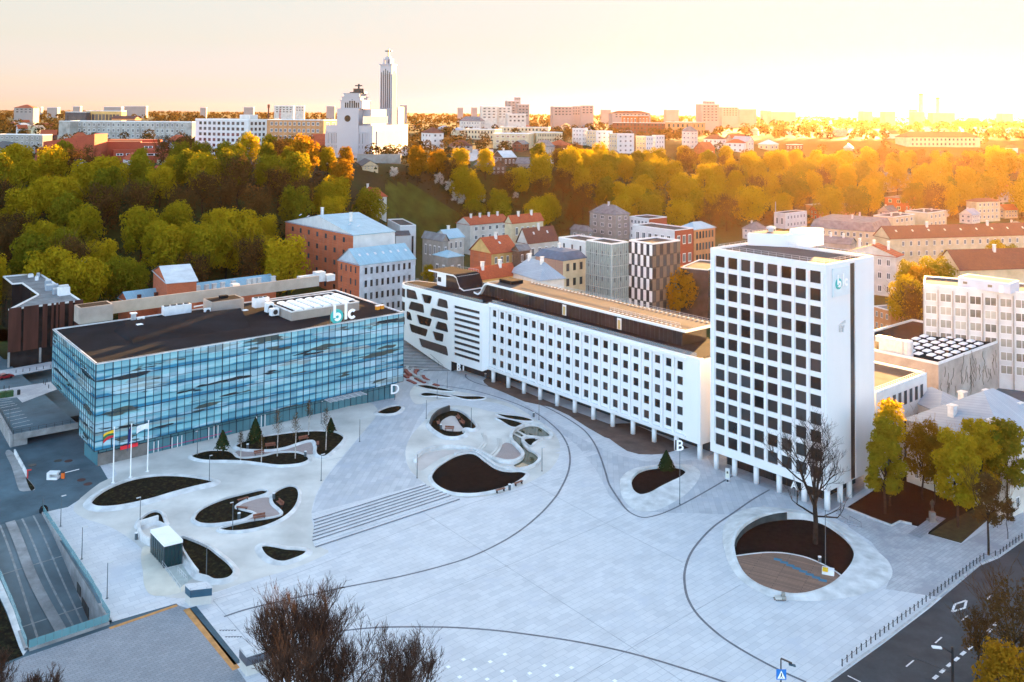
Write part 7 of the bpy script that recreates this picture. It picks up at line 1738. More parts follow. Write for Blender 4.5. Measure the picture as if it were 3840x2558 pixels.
# ---- small houses scattered between the plateau trees
random.seed(21); n_h = 0
WORDS = ['red hipped', 'red gabled', 'brown hipped', 'grey gabled', 'pale hipped']
for tries in range(900):
    if n_h >= 90: break
    u = random.uniform(0, 3840); Yq = 640+900*random.random()**1.3
    x = (u-1920)/3500*Yq
    if Yq < topY(u)+40 or any((x-a)**2+(Yq-b)**2 < (r_+14)**2 for a, b, r_ in KEEP): continue
    z0 = T(x, Yq); i = random.randrange(5); L1, L2 = random.uniform(9, 20), random.uniform(8, 12); hh = random.uniform(4, 7.5); ag = random.choice((20, 40, 70))
    wm = random.choice(('plaster_white', 'plaster_pale', 'plaster_cream', 'plaster_cream', 'brick_dark', 'plaster_grey')); rm = ('roof_red', 'roof_red', 'roof_brown', 'roof_slate', 'roof_steel')[i]
    t = thing('cottage', (x, Yq, z0), '%s roof of a small house among the plateau trees' % WORDS[i], 'house', 'small houses scattered over the plateau')
    d_ = V2(ag); e_ = V2(ag+90); c = Vector((x, Yq, 0)); mb = MB(); mb.box((x, Yq, z0-2), d_*L1, e_*L2, (0, 0, hh+2)); obj('wall', mb, wm, t)
    obj('roof', roof_mb(c, d_, e_, L1, L2, z0+hh, ('hip', 'gable', 'hip', 'gable', 'hip')[i], random.uniform(3, 4.5), .5), [rm, wm], t); KEEP.append((x, Yq, L1*.7)); n_h += 1
    if Yq < 900: facade_windows(t, c, d_, L1, z0+.4, z0+hh, 2, 3, 'p', .4, .5); facade_windows(t, c+e_*L2, -e_, L2, z0+.4, z0+hh, 2, 2, 'p', .4, .5)

# ---- small houses of the lower town right of the tower
for F_, rm, wm, kd, lab in (((1735, 548), 'roof_slate', 'plaster_pale', 'hip', 'small grey roofed house right of the shiny blue hipped roof'), ((1800, 512), 'roof_red', 'plaster_white', 'gable', 'small red gabled house left of the low white block'), ((1880, 505), 'roof_brown', 'brick_red', 'gable', 'small brown gabled brick house before the ochre villa'), ((1985, 468), 'roof_red', 'plaster_cream', 'hip', 'small red hipped house behind the cream flat blocks'),
    ((2045, 505), 'roof_slate', 'plaster_pale', 'gable', 'small grey gabled house behind the skylit long house'), ((2100, 490), 'roof_red', 'plaster_white', 'hip', 'small red hipped house with white walls above the skylit long house'), ((2165, 500), 'roof_brown', 'plaster_cream', 'hip', 'small brown hipped house above the skylit long house'), ((2235, 512), 'roof_steel', 'plaster_pale', 'gable', 'small house with steel roof near the right edge above the skylights'), ((2310, 500), 'roof_red', 'plaster_cream', 'gable', 'small red gabled cream house near the right edge'), ((2330, 545), 'roof_slate', 'plaster_white', 'hip', 'small grey hipped white house at the right edge')):
    p = G(*S('F', *F_), 3.); x, y = p.x, p.y; z0 = T(x, y); d_ = V2(40.6 if F_[0] % 2 else 20); e_ = Vector((-d_.y, d_.x, 0)); L1, L2, hh = 13., 9., 6.5
    if any((x-a)**2+(y-b)**2 < (r_*.8+6)**2 for a, b, r_ in KEEP): continue
    t = thing('cottage', (x, y, z0), lab, 'house'); c = Vector((x, y, 0)); mb = MB(); mb.box((x, y, z0-3), d_*L1, e_*L2, (0, 0, hh+3)); obj('wall', mb, wm, t); rf = obj('roof', roof_mb(c, d_, e_, L1, L2, z0+hh, kd, 3.8, .5), [rm, wm], t)
    mb = MB(); q_ = c+d_*4+e_*5; mb.cbox((q_.x, q_.y, z0+hh+1.5), .9, .9, 3.2, d_); obj('chimney', mb, 'chimney_white', rf)
    facade_windows(t, c, d_, L1, z0+.5, z0+hh, 2, 4, 'd'); facade_windows(t, c+e_*L2, -e_, L2, z0+.5, z0+hh, 2, 2, 'd'); KEEP.append((x+4, y+6, 10))
# ---------------------------------------------------------------- small things on the square
mat('lamp_grey', (.10, .125, .14), .45, .1, 2., .4)
mat('red_car', (.22, .012, .018), .3, .05, 1., 0, .6); mat('tyre', (.015, .015, .016), .8, .1, 2.)
mat('bin_green', (.035, .085, .03), .6, .2, 2.); mat('barrier_orange', (.72, .14, .02), .6, .1, 2.)
def post(k, b, top, label, arm=1, name='lamp_post', cat='lamp post', zb=None, m='lamp_grey', headm='metal_light', group='slim lamp posts on the square'):
    u, v = S(k, *b); p = GZ(u, v) if zb is None else G(u, v, zb); zt_ = zat(S(k, *top)[1], p.x, p.y)
    t = thing(name, p, label, cat, group); mb = MB(); mb.tube([p, (p.x, p.y, zt_)], .085, .055, 6); mb.cbox(p, .35, .35, .06); obj('pole', mb, m, t)
    if arm: mb = MB(); e = E1*arm; mb.box(Vector((p.x, p.y, zt_-.12)), e*1.0, Vector((-e.y, e.x, 0))*.34, (0, 0, .10)); obj('lamp_head', mb, headm, t)
    return t, p, zt_
for k, b, tp, arm, lab in (('a', (418, 493), (428, 285), .9, 'lamp post beside the top of the sunken ramp'), ('a', (564, 720), (570, 500), .9, 'lamp post between the ramp and the glazed lift box, upper of two'), ('a', (738, 990), (745, 745), .9, 'lamp post nearest the lower corner of the ramp'),
    ('a', (1443, 192), (1450, 5), .6, 'lamp post at the right tip of the longest teardrop bed'), ('a', (965, 497), (970, 287), -.8, 'lamp post on the small round bed by the white parapet'), ('a', (1604, 527), (1608, 322), -.6, 'lamp post on the tail of the hook shaped bed'), ('a', (1423, 832), (1428, 628), .5, 'lamp post in the drop shaped bed by the lift box'),
    ('d', (1257, 1208), (1262, 915), .9, 'lamp post alone on the pale concrete left of the steps'), ('d', (1690, 770), (1693, 517), .5, 'lamp post on the mottled upper square'), ('d', (1257, 565), (1258, 317), .4, 'lamp post right behind the birches by the canopy'), ('f', (2218, 920), (2220, 645), -.5, 'lamp post between the glass building and the flame shaped bed'),
    ('e', (417, 430), (421, 217), 0, 'lamp post between the tail to tail slender beds'), ('e', (530, 330), (532, 128), 0, 'lamp post at the foot of the amphitheatre steps'), ('e', (295, 660), (298, 443), -.6, 'lamp post at the upper left rim of the white island'), ('e', (800, 795), (803, 537), 0, 'lamp post at the edge of the pink seat hollow'), ('e', (1562, 672), (1563, 450), 0, 'lamp post between the two dark curves by the columns'),
    ('e', (192, 1328), (195, 1048), -.8, 'lamp post on the left shore of the white island'), ('e', (1596, 1250), (1598, 988), .9, 'lamp post on the right shore of the white island'), ('c', (985, 772), (980, 370), -.4, 'tall lamp post standing in the round white bowl'), ('i', (703, 850), (705, 634), 0, 'dark post behind the bare foreground tree')):
    post(k, b, tp, lab, arm)
post('f', (108, 610), (108, 342), 'lamp post on the parking deck edge', 0, zb=UZ)
# street lamp with a long arm, and the crossing sign
p = GZ(*S('c', 1862, 1640)); zt_ = zat(S('c', 0, 1322)[1], p.x, p.y)
t = thing('street_lamp', p, 'black street lamp post with a white lamp on a long arm over the road', 'street lamp')
mb = MB(); mb.tube([p, (p.x, p.y, zt_)], .24, .17, 8); obj('pole', mb, 'dark_metal', t)
hd = AY(*S('c', 1748, 1327), p.y-.5); mb = MB(); mb.tube([(p.x, p.y, zt_-.9), (p.x-1.2, p.y, zt_-.2), hd], .07, n=5); pe = AY(*S('c', 1545, 1378), p.y+8); mb.tube([(p.x, p.y, zt_-3.6), pe], .04, n=4); obj('arm', mb, 'dark_metal', t)
mb = MB(); mb.box(hd-Vector((.55, .2, .05)), (1.3, 0, -.12), (0, .45, 0), (0, 0, .2)); obj('lamp_head', mb, 'ac_white', t)
p = GZ(*S('c', 678, 1600)); zt_ = zat(S('c', 0, 1405)[1], p.x, p.y)
t = thing('crossing_sign', p, 'blue pedestrian crossing sign on a dark lamp post at the bottom edge', 'road sign')
mb = MB(); mb.tube([p, (p.x, p.y, zt_)], .11, .09, 6); mb.box((p.x, p.y, zt_-.1), (1.5, -.2, -.55), (.1, .3, 0), (0, 0, .1)); obj('pole', mb, 'dark_metal', t)
mb = MB(); mb.box((p.x+1.0, p.y-.35, zt_-.72), (.95, -.1, -.2), (.08, .45, 0), (0, 0, .13)); obj('lamp_head', mb, 'blue_paving', t)
zs = zat(S('c', 0, 1545)[1], p.x, p.y); mb = MB(); mb.box((p.x-.7, p.y-.14, zs), (1.4, 0, 0), (0, -.05, 0), (0, 0, 1.4)); obj('sign_plate', mb, mat('sign_blue', (.02, .16, .48), .4, .03, 1.), t)
mb = MB(); mb.face([(p.x-.55, p.y-.20, zs+.15), (p.x+.55, p.y-.20, zs+.15), (p.x, p.y-.20, zs+1.25)]); obj('white_triangle', mb, 'sign_white', t)
mb = MB(); X = lambda a, b: (p.x+a, p.y-.21, zs+b)
mb.face([X(-.06, .82), X(.06, .82), X(.06, .94), X(-.06, .94)]); mb.face([X(-.10, .5), X(.08, .5), X(.10, .8), X(-.06, .8)]); mb.face([X(-.26, .22), X(-.18, .22), X(.0, .52), X(-.09, .52)]); mb.face([X(.14, .22), X(.22, .22), X(.08, .52), X(-.02, .52)]); obj('walking_figure', mb, 'dark_metal', t)
# flag poles
FLAG = [((1272, 1232), (1295, 615), 'tall white flagpole with yellow green and red flag', ('flag_yellow', 'flag_green', 'flag_red')), ((1467, 1170), (1488, 577), 'tall white flagpole with hanging dark blue flag', ('flag_blue',)), ((1658, 1105), (1678, 540), 'tall white flagpole with white flag', ('flag_white',))]
for n_, c in (('flag_yellow', (.72, .42, .02)), ('flag_green', (.02, .13, .05)), ('flag_red', (.45, .02, .03)), ('flag_blue', (.012, .022, .12)), ('flag_white', (.75, .74, .76))): mat(n_, c, .8, .1, 2.)
for i, (b, tp, lab, cols_) in enumerate(FLAG):
    p = GZ(*S('f', *b)); zt_ = zat(S('f', *tp)[1], p.x, p.y); t = thing('flagpole', p, lab, 'flagpole', 'flagpoles by the glass building')
    mb = MB(); mb.tube([p, (p.x, p.y, zt_)], .16, .08, 8); mb.cbox(p, .6, .6, .12); mb.lathe((p.x, p.y, zt_), [(.16, 0), (.16, .2)], 6); obj('pole', mb, 'white_paint', t)
    mb = MB(); N = 8; nb_ = len(cols_); L = (2.6, 1.0, 2.9)[i]; H = (1.7, 3.2, 1.3)[i]; dr = (.95, 1.8, .85)[i]
    P = lambda s, q_: Vector((p.x-s*L*.93, p.y-.25*math.sin(s*5)*(.5+s), zt_-.35-H*q_-dr*s*s*1.3-.10*math.sin(q_*4+s*4)))
    for a in range(N):
        for b_ in range(nb_): mb.face([P(a/N, b_/nb_), P((a+1)/N, b_/nb_), P((a+1)/N, (b_+1)/nb_), P(a/N, (b_+1)/nb_)], b_)
    obj('flag', mb, list(cols_), t)
# benches
def bench(k, a, b, label, back=True, dz=.25):
    A, B = GZ(*S(k, *a), dz), GZ(*S(k, *b), dz); B.z = A.z; d_ = (B-A).normalized(); L = 2.3; c = (A+B)/2; A = c-d_*L/2; n_ = Vector((d_.y, -d_.x, 0))
    t = thing('bench', c, label, 'bench', 'wooden benches on the square')
    mb = MB(); mb.box(A-n_*.3+Vector((0, 0, .38)), d_*L, n_*.62, (0, 0, .08)); obj('seat', mb, 'bench_wood', t)
    for s in (.2, L-.3): mb = MB(); mb.box(A+d_*s-n_*.25+Vector((0, 0, -.2)), d_*.1, n_*.5, (0, 0, .58)); obj('leg', mb, 'dark_metal', t)
    if back: mb = MB(); mb.box(A-n_*.36+Vector((0, 0, .52)), d_*L, n_*.07, (0, 0, .42)); obj('backrest', mb, 'bench_wood', t)
for a in (('d', (625, 838), (750, 822), 'bench behind the winding pink path, left one', True), ('d', (1000, 760), (1120, 738), 'bench behind the winding pink path, right one', True), ('d', (500, 922), (620, 905), 'bench standing on the front edge of the winding pink path', True), ('d', (1216, 825), (1218, 780), 'bench at the right end of the winding pink path', False),
          ('a', (1637, 326), (1715, 304), 'bench at the back of the small paved seat corner', False), ('a', (1632, 372), (1705, 378), 'bench at the left point of the small paved seat corner', False), ('a', (1745, 450), (1832, 434), 'bench at the front of the small paved seat corner', True), ('a', (1910, 330), (1950, 360), 'bench at the right of the small paved seat corner', True),
          ('e', (420, 695), (440, 745), 'bench on the left of the pink seat hollow', True), ('e', (630, 640), (668, 680), 'upper right bench of the pink seat hollow', True), ('e', (668, 695), (722, 735), 'lower right bench of the pink seat hollow', True), ('e', (500, 785), (610, 795), 'bench at the front of the pink seat hollow', True),
          ('e', (1075, 1490), (1183, 1458), 'bench outside the island, left of the bin', False), ('e', (1285, 1412), (1382, 1375), 'bench outside the island, right of the bin', False)): bench(*a)
def litter(k, b, label, h=1.15, r=.28, m='lamp_grey', name='litter_bin', cat='bin'):
    p = GZ(*S(k, *b)); t = thing(name, p, label, cat); mb = MB(); mb.lathe(p, [(r, 0), (r, h)], 12); obj('body', mb, m, t); mb = MB(); mb.lathe(p+Vector((0, 0, h)), [(r*1.08, 0), (r*1.08, .12), (r*.5, .16)], 12); obj('lid', mb, 'ac_white', t)
for a in (('a', (940, 583), 'grey litter bin left of the low white parapet'), ('a', (1887, 305), 'grey litter bin at the tip of the hook shaped bed'), ('a', (1648, 445), 'grey litter bin behind the tail of the hook shaped bed'), ('d', (1080, 938), 'grey litter bin at the end of the flame shaped bed'), ('d', (430, 855), 'grey litter bin in the birch bed under the dark conifer'), ('e', (1503, 642), 'grey litter bin near the long building, beside a dark curve'), ('e', (460, 780), 'grey litter bin on the left of the pink seat hollow'), ('e', (1232, 1462), 'grey litter bin between two benches outside the island'), ('c', (945, 750), 'grey litter bin at the deck edge in the round bowl'), ('e', (962, 200), 'dark litter bin under the white wing')): litter(*a)
# letters marking the entrances
LT = [('D', 'd', (2085, 228), (2085, 118), dA, 'big white letter D standing at the corner of the glass building'), ('A', 'c', (770, 236), (770, 178), dW, 'white letter A by the foot of the white tower'), ('B', 'e', (660, 122), (660, 38), dI, 'white letter B under the white wing'), ('I', 'e', (712, 120), (712, 62), dI, 'white letter I next to letter B under the white wing')]
for chh, k, b, tp, ax, lab in LT:
    if chh == 'D': p = D0+dA*plane_pt(*S(k, *b), D0+nA*.5, dA)[0]+nA*.5; p.z = plane_pt(*S(k, *b), D0+nA*.5, dA)[1]
    elif chh == 'A': pl = TC-Vector((dW.y, -dW.x, 0))*1.5; s, z = plane_pt(*S(k, *b), pl, dW); p = pl+dW*s; p.z = max(z, .1)
    else: pl = I0+nI*.1; pl.z = 0; s, z = plane_pt(*S(k, *b), pl, dI); p = pl+dI*s; p.z = z
    h_ = zat(S(k, *tp)[1], p.x, p.y)-p.z
    t = thing('letter_sign', p, lab, 'sign'); obj('letter', place_mb(text_mesh(chh, h_*1.4, .35, 'letter'), p, ax if chh != 'D' else (ax+nA*.2)), 'sign_white', t)
    mb = MB(); mb.box(p-ax*.06-Vector((0, 0, p.z-zg(p.x, p.y))) if chh in 'DA' else p+Vector((0, 0, -.05))-ax*.3, ax*.12 if chh in 'DA' else ax*.6, Vector((ax.y, -ax.x, 0))*-.12, (0, 0, max(.05, p.z-zg(p.x, p.y))) if chh in 'DA' else (0, 0, .06)); obj('mount', mb, 'grey_metal', t)
t, p, zt_ = post('g', (792, 1472), (795, 865), 'tall thin post carrying the white letter B by the conifer dish', 0, name='letter_post', cat='sign post', group=None)
h_ = zat(S('g', 0, 748)[1], p.x, p.y)-zt_; ax = Vector((1, .05, 0)); obj('letter', place_mb(text_mesh('B', h_*1.4, .5, 'letter'), Vector((p.x-.05, p.y, zt_)), ax), 'sign_white', t)
mb = MB(); q_ = place_mb(text_mesh('B', h_*1.4, .12, 'letter'), Vector((p.x-.35, p.y+.15, zt_)), ax); obj('letter_side', q_, 'dark_metal', t)
# information totem
p = GZ(*S('g', 1330, 1225)); t = thing('totem', p, 'silver information totem with a lit pale screen before the tower', 'sign'); h_ = zat(S('g', 0, 1068)[1], p.x, p.y)-zg(p.x, p.y); ax = Vector((1, -.5, 0)).normalized()
mb = MB(); mb.cbox(p, .9, .6, .12, ax); mb.cbox(p+Vector((0, 0, .6)), .95, .28, h_-.6, ax); obj('frame', mb, 'metal_light', t); mb = MB(); mb.cbox(p, .3, .3, .62, ax); obj('foot', mb, 'dark_metal', t)
n_ = Vector((ax.y, -ax.x, 0)); mb = MB(); mb.box(p-ax*.36+n_*.15+Vector((0, 0, 1.0)), ax*.72, n_*.02, (0, 0, h_-1.5)); obj('screen', mb, mat('screen', (.62, .62, .52), .4, .1, 1.), t); mb = MB(); mb.box(p-ax*.2+n_*.175+Vector((0, 0, 1.9)), ax*.4, n_*.01, (0, 0, .5)); obj('picture', mb, 'roof_tan', t)
# glazed lift box, its white walls and steps
tq = [S('a', *q_) for q_ in ((1040, 675), (1130, 782), (1252, 752))]
c = GZ(*tq[1]); zL = zat(S('a', 1130, 620)[1], c.x, c.y); a_ = GZ(*tq[0]); b_ = GZ(*tq[2])
t = thing('lift_box', c, 'dark green glazed lift box with white flat roof on the left of the square', 'pavilion')
mb = MB(); mb.box(c-Vector((0, 0, .1)), a_-c, b_-c, (0, 0, zL-c.z-.2)); obj('glass_wall', mb, glass('lift_glass', (.012, .055, .060), .1, .4, .5), t)
mb = MB(); e1, e2 = (a_-c), (b_-c); e1.z = e2.z = 0; mb.box(Vector((c.x, c.y, zL-.3))-(e1+e2)*.03, e1*1.06, e2*1.06, (0, 0, .5)); obj('roof', mb, 'white_paint', t)
mb = MB(); n1 = e2.normalized(); 
for i in range(7): mb.box(c+e1*(i/6)-n1*.05, e1.normalized()*.1, -n1*.05, (0, 0, zL-c.z-.3)); 
for i in range(6): mb.box(c+e2*(i/5)-e1.normalized()*.05, e2.normalized()*.1, -e1.normalized()*.05, (0, 0, zL-c.z-.3))
obj('mullion', mb, 'mullion', t)
def pwall(k, pts, w_, h_, lab): wall_strip('parapet_wall', k, pts, w_, h_, 'rim_concrete', lab, 'wall', per=4)
pwall('a', [(1090, 468), (1020, 490), (958, 512), (962, 560), (985, 600), (1040, 628)], .45, 1.4, 'low white parapet curving behind the glazed lift box')
pwall('a', [(1262, 690), (1290, 735), (1335, 800), (1365, 838)], .35, 1.0, 'slim white wall between the lift box steps and the drop shaped bed')
sheet('lift_floor', [loop('a', [(1030, 640), (985, 640), (972, 720), (985, 800), (995, 900), (1040, 965), (1140, 970), (1260, 945), (1280, 880), (1200, 790), (1120, 770)], 4)], mat('floor_cream', (.58, .55, .47), .7, .1, .3), .03, kind='structure')
sheet('lift_steps', [gp('a', [(1140, 790), (1262, 755), (1345, 840), (1240, 920)])], mat('pit_grey', (.36, .40, .38), .8, .15, .6), .045, kind='structure')
for i, (a, b) in enumerate((((1118, 770), (1245, 945)), ((1225, 810), (1290, 880)), ((1258, 745), (1330, 835)))):
    A, B = GZ(*S('a', *a)), GZ(*S('a', *b)); mb = MB()
    for q_ in range(6): p = A.lerp(B, q_/5); mb.tube([p, p+Vector((0, 0, 1.0))], .035, n=4)
    for z in (.5, 1.0): mb.tube([A+Vector((0, 0, z)), B+Vector((0, 0, z))], .03, n=4)
    obj('handrail', mb, 'metal_light', base=A, label=['outer long', 'short middle', 'inner'][i]+' steel handrail beside the glazed lift box', cat='handrail')
# white and blue cubes by the forecourt
def cube(k, L_, C_, R_, top, lab, dark=False):
    c = GZ(*S(k, *C_)); a_ = GZ(*S(k, *L_)); b_ = GZ(*S(k, *R_)); a_.z = b_.z = c.z; h_ = zat(S(k, *top)[1], c.x, c.y)-c.z
    t = thing('stair_block', c, lab, 'stair block'); mb = MB(); mb.box(c, a_-c, b_-c, (0, 0, h_*.95)); obj('block', mb, 'white_concrete', t)
    e1, e2 = a_-c, b_-c; mb = MB(); mb.box(c-e1*.02-e2*.02+Vector((0, 0, h_*.48)), e1*1.04, e2*1.04, (0, 0, h_*.42)); obj('blue_band', mb, mat('band_blue', (.030, .085, .135), .5, .1, .8) if not dark else mat('band_grey', (.09, .10, .125), .5, .1, .8), t)
    mb = MB(); mb.box(c-e1*.03-e2*.03+Vector((0, 0, h_*.9)), e1*1.06, e2*1.06, (0, 0, h_*.1)); obj('cap', mb, 'slabs', t)
cube('a', (1278, 1012), (1312, 1045), (1457, 1028), (1312, 922), 'white block with blue band beside the forecourt steps')
cube('a', (1652, 1470), (1700, 1530), (1857, 1480), (1700, 1380), 'white block with dark band behind the bare foreground tree', True)
for i, (y0, x0) in enumerate(((1210, 1520), (1255, 1560))):
    mb = MB()
    for q_ in range(6):
        p = GZ(*S('a', x0+q_*20, y0-2)); mb.face([p+Vector((-.25, 0, .02)), p+Vector((.25, .1, .02)), p+Vector((.1, -.35, .02))])
    obj('step_marks', mb, 'inlay', kind='structure')
# bollards and chains along the kerb
line = [(1100, 1457), (1134, 1429), (1167, 1401), (1200, 1375), (1232, 1348), (1266, 1325), (1298, 1300), (1330, 1276), (1361, 1252), (1391, 1228), (1421, 1206), (1451, 1185), (1481, 1161), (1511, 1139), (1540, 1117), (1568, 1097), (1597, 1076), (1624, 1054), (1652, 1033), (1679, 1013), (1706, 991), (1733, 971), (1759, 952), (1784, 933), (1810, 913), (1835, 894), (1860, 874), (1885, 857), (1910, 838), (1933, 820), (1957, 802), (1981, 783), (2005, 765), (2028, 750), (2051, 733), (2077, 718), (2157, 699), (2191, 689), (2212, 672), (2234, 655), (2256, 638), (2277, 622), (2298, 607), (2319, 592), (2340, 578)]
BP = [GZ(*S('c', *q_)) for q_ in line]
mbp = MB(); mbp.lathe((0, 0, 0), [(.09, 0), (.09, .75), (.06, .82), (.11, .9), (.09, 1.02)], 8)
meb = bpy.data.meshes.new('post'); meb.from_pydata(mbp.v, [], mbp.f); meb.materials.append(MATS['dark_metal']); meb.update()
for i, p in enumerate(BP):
    t = thing('bollard', p, 'black bollard in the chained row along the road kerb', 'bollard', 'chained bollards along the road kerb'); o = bpy.data.objects.new('post', meb); COL.objects.link(o); o.parent = t
    if i+1 < len(BP) and (BP[i+1]-p).length < 4:
        mb = MB(); q_ = BP[i+1]; mb.tube([p.lerp(q_, f)+Vector((0, 0, .85-.9*f*(1-f))) for f in (0, .2, .4, .6, .8, 1)], .03, n=3); obj('chain', mb, 'dark_metal', t)
UBP = [('r1', x, y) for x, y in ((180, 1320), (257, 1310), (335, 1298), (412, 1285), (488, 1275), (565, 1262))]+[('f', x, y) for x, y in ((490, 118), (510, 135), (528, 105), (547, 170), (46, 180), (102, 182))]
for k, x, y in UBP:
    p = G(*S(k, x, y), UZ); t = thing('bollard', p, 'thin dark bollard on the pavement of the upper street', 'bollard', 'bollards on the upper street'); o = bpy.data.objects.new('post', meb); COL.objects.link(o); o.parent = t
# yard: barrier, booth, covers
p = GZ(*S('f', 707, 1180)); t = thing('barrier', p, 'orange car barrier with a striped white arm in the blue yard', 'barrier'); mb = MB(); mb.cbox(p, .6, .5, 1.15); obj('post', mb, 'barrier_orange', t); mb = MB(); mb.cbox(p+Vector((0, 0, 1.15)), .62, .52, .18); obj('cap', mb, 'dark_metal', t)
q_ = GZ(*S('f', 890, 1078), 1.0); mb = MB(); mb.tube([p+Vector((0, 0, 1.05)), q_], .07, n=5); obj('arm', mb, 'white_paint', t)
p = GZ(*S('f', 600, 1185)); t = thing('ticket_booth', p, 'low white folded concrete block beside the orange barrier', 'block'); mb = MB(); mb.cbox(p, 2.2, 1.5, .45); mb.cbox(p+Vector((-.8, 0, .45)), .6, 1.5, .7); mb.cbox(p+Vector((0, 0, 1.15)), 2.2, 1.5, .3); obj('block', mb, 'ac_white', t); mb = MB(); mb.cbox(p+Vector((.25, .5, .45)), 1.2, .2, .65); obj('rear_panel', mb, 'rim_concrete', t)
for i, (x, y, m_) in enumerate(((650, 982, 'dark_metal'), (770, 985, 'roof_brown'), (362, 1032, 'dark_metal'), (915, 1198, 'roof_brown'), (988, 1243, 'roof_brown'))):
    p = GZ(*S('f', x, y)); mb = MB(); mb.lathe(p+Vector((0, 0, -.03)), [(.85, 0), (.85, .05), (.7, .055)], 20); obj('manhole_cover', mb, m_, base=p, label=['dark manhole cover nearest the glass building', 'rusty manhole cover nearest the glass building', 'dark manhole cover near the garage opening', 'rusty manhole cover nearest the orange barrier', 'rusty manhole cover nearest the flagpoles'][i], cat='manhole cover')
sheet('yard_island', [loop('f', [(150, 900), (215, 1000), (290, 1150), (385, 1270), (390, 1310), (340, 1320), (230, 1325), (190, 1250), (130, 1050), (60, 900), (100, 860)], 3)], 'grey_concrete', .02, kind='structure')
pw = [GZ(*S('f', x, y)) for x, y in ((155, 905), (200, 990), (250, 1080), (300, 1180))]
for i in range(3):
    mb = MB(); mb.box(pw[i], (pw[i+1]-pw[i])*.86, E1*.3, (0, 0, 1.0)); obj('barrier_wall', mb, 'rim_concrete', base=pw[i], label=['uppermost', 'middle', 'lowest'][i]+' pale low wall segment beside the garage opening', cat='wall')
sheet('yard_soil', [loop('f', [(290, 1175), (320, 1200), (388, 1285), (375, 1310), (345, 1315), (310, 1240)], 3)], 'soil', .03, kind='structure')
p = GZ(*S('f', 310, 1180)); mb = MB(); mb.tube([p, p+Vector((0, 0, 1.6))], .14, n=8); mb.box(p+Vector((-.2, 0, 1.5)), (.9, .1, .1), (0, .2, 0), (0, 0, .25)); obj('fire_hydrant', mb, mat('hydrant_red', (.45, .03, .03), .5, .1, 2.), base=p, label='dark red post fitting at the end of the low wall segments', cat='hydrant')
p = GZ(*S('f', 490, 1560)); t = thing('covered_pillar', p, 'black domed cover on the corner of the ramp wall', 'cover'); mb = MB(); mb.lathe(p, [(.75, 0), (.8, .6), (.55, 1.1), (.2, 1.3)], 12); obj('cover', mb, 'roof_black', t); mb = MB(); mb.tube([p+Vector((-.3, 0, 0)), p+Vector((-.3, 0, 3))], .08, n=5); obj('pole', mb, 'lamp_grey', t)
# red car, bins on the upper street
p = G(*S('r1', 75, 1385), UZ); d_ = (G(*S('r1', 180, 1345), UZ)-G(*S('r1', 0, 1385), UZ)).normalized(); d_ = Vector((d_.x, d_.y, 0)); n_ = Vector((-d_.y, d_.x, 0))
t = thing('parked_car', p, 'dark red hatchback on the upper street beside the rust clad building', 'car')
O = p-d_*2.1; prof_c = [(0, .35), (.05, .75), (.3, 1.0), (.75, 1.45), (2.1, 1.5), (2.9, 1.0), (3.9, .85), (4.2, .6), (4.2, .35)]
mb = MB(); A = [O+d_*s+Vector((0, 0, z)) for s, z in prof_c]; B = [q_+n_*1.75 for q_ in A]; mb.face(A); mb.face(list(reversed(B)))
for i in range(len(A)): j = (i+1) % len(A); mb.face([A[i], A[j], B[j], B[i]])
obj('body', mb, 'red_car', t)
mb = MB(); mb.face([O+d_*s-n_*.01+Vector((0, 0, z)) for s, z in ((.5, 1.02), (.9, 1.4), (2.05, 1.43), (2.75, 1.02))]); mb.face([O+d_*.28+n_*.15+Vector((-.02, 0, 1.03)), O+d_*.72+n_*.15+Vector((0, 0, 1.44)), O+d_*.72+n_*1.6+Vector((0, 0, 1.44)), O+d_*.28+n_*1.6+Vector((0, 0, 1.03))]); obj('window', mb, 'window_dark', t)
for s in (.8, 3.3):
    for q_ in (-.03, 1.58): mb = MB(); mb.tube([O+d_*s+n_*q_+Vector((0, 0, .33)), O+d_*s+n_*(q_+.2)+Vector((0, 0, .33))], .33, n=12); obj('wheel', mb, 'tyre', t)
for q_ in (.1, 1.3): mb = MB(); mb.box(O+n_*q_+d_*-.02+Vector((0, 0, .72)), n_*.35, d_*.1, (0, 0, .2)); obj('tail_light', mb, 'red_sign', t)
for i, (x, y) in enumerate(((25, 272), (100, 262))):
    p = G(*S('f', x, y), UZ); t = thing('waste_container', p, ['left', 'right'][i]+' green waste container by the parking deck', 'waste container', 'green waste containers'); mb = MB(); mb.cbox(p, 1.9, 1.4, 1.3, dA); obj('bin', mb, 'bin_green', t); mb = MB(); mb.cbox(p+Vector((0, 0, 1.3)), 2.0, 1.5, .2, dA); obj('lid', mb, 'bin_green', t)
p = G(*S('f', 210, 240), UZ); mb = MB(); mb.lathe(p, [(.4, 0), (.4, 1.2), (.3, 1.3)], 12); obj('litter_bin', mb, 'dark_metal', base=p, label='black round bin right of the green waste containers', cat='bin')
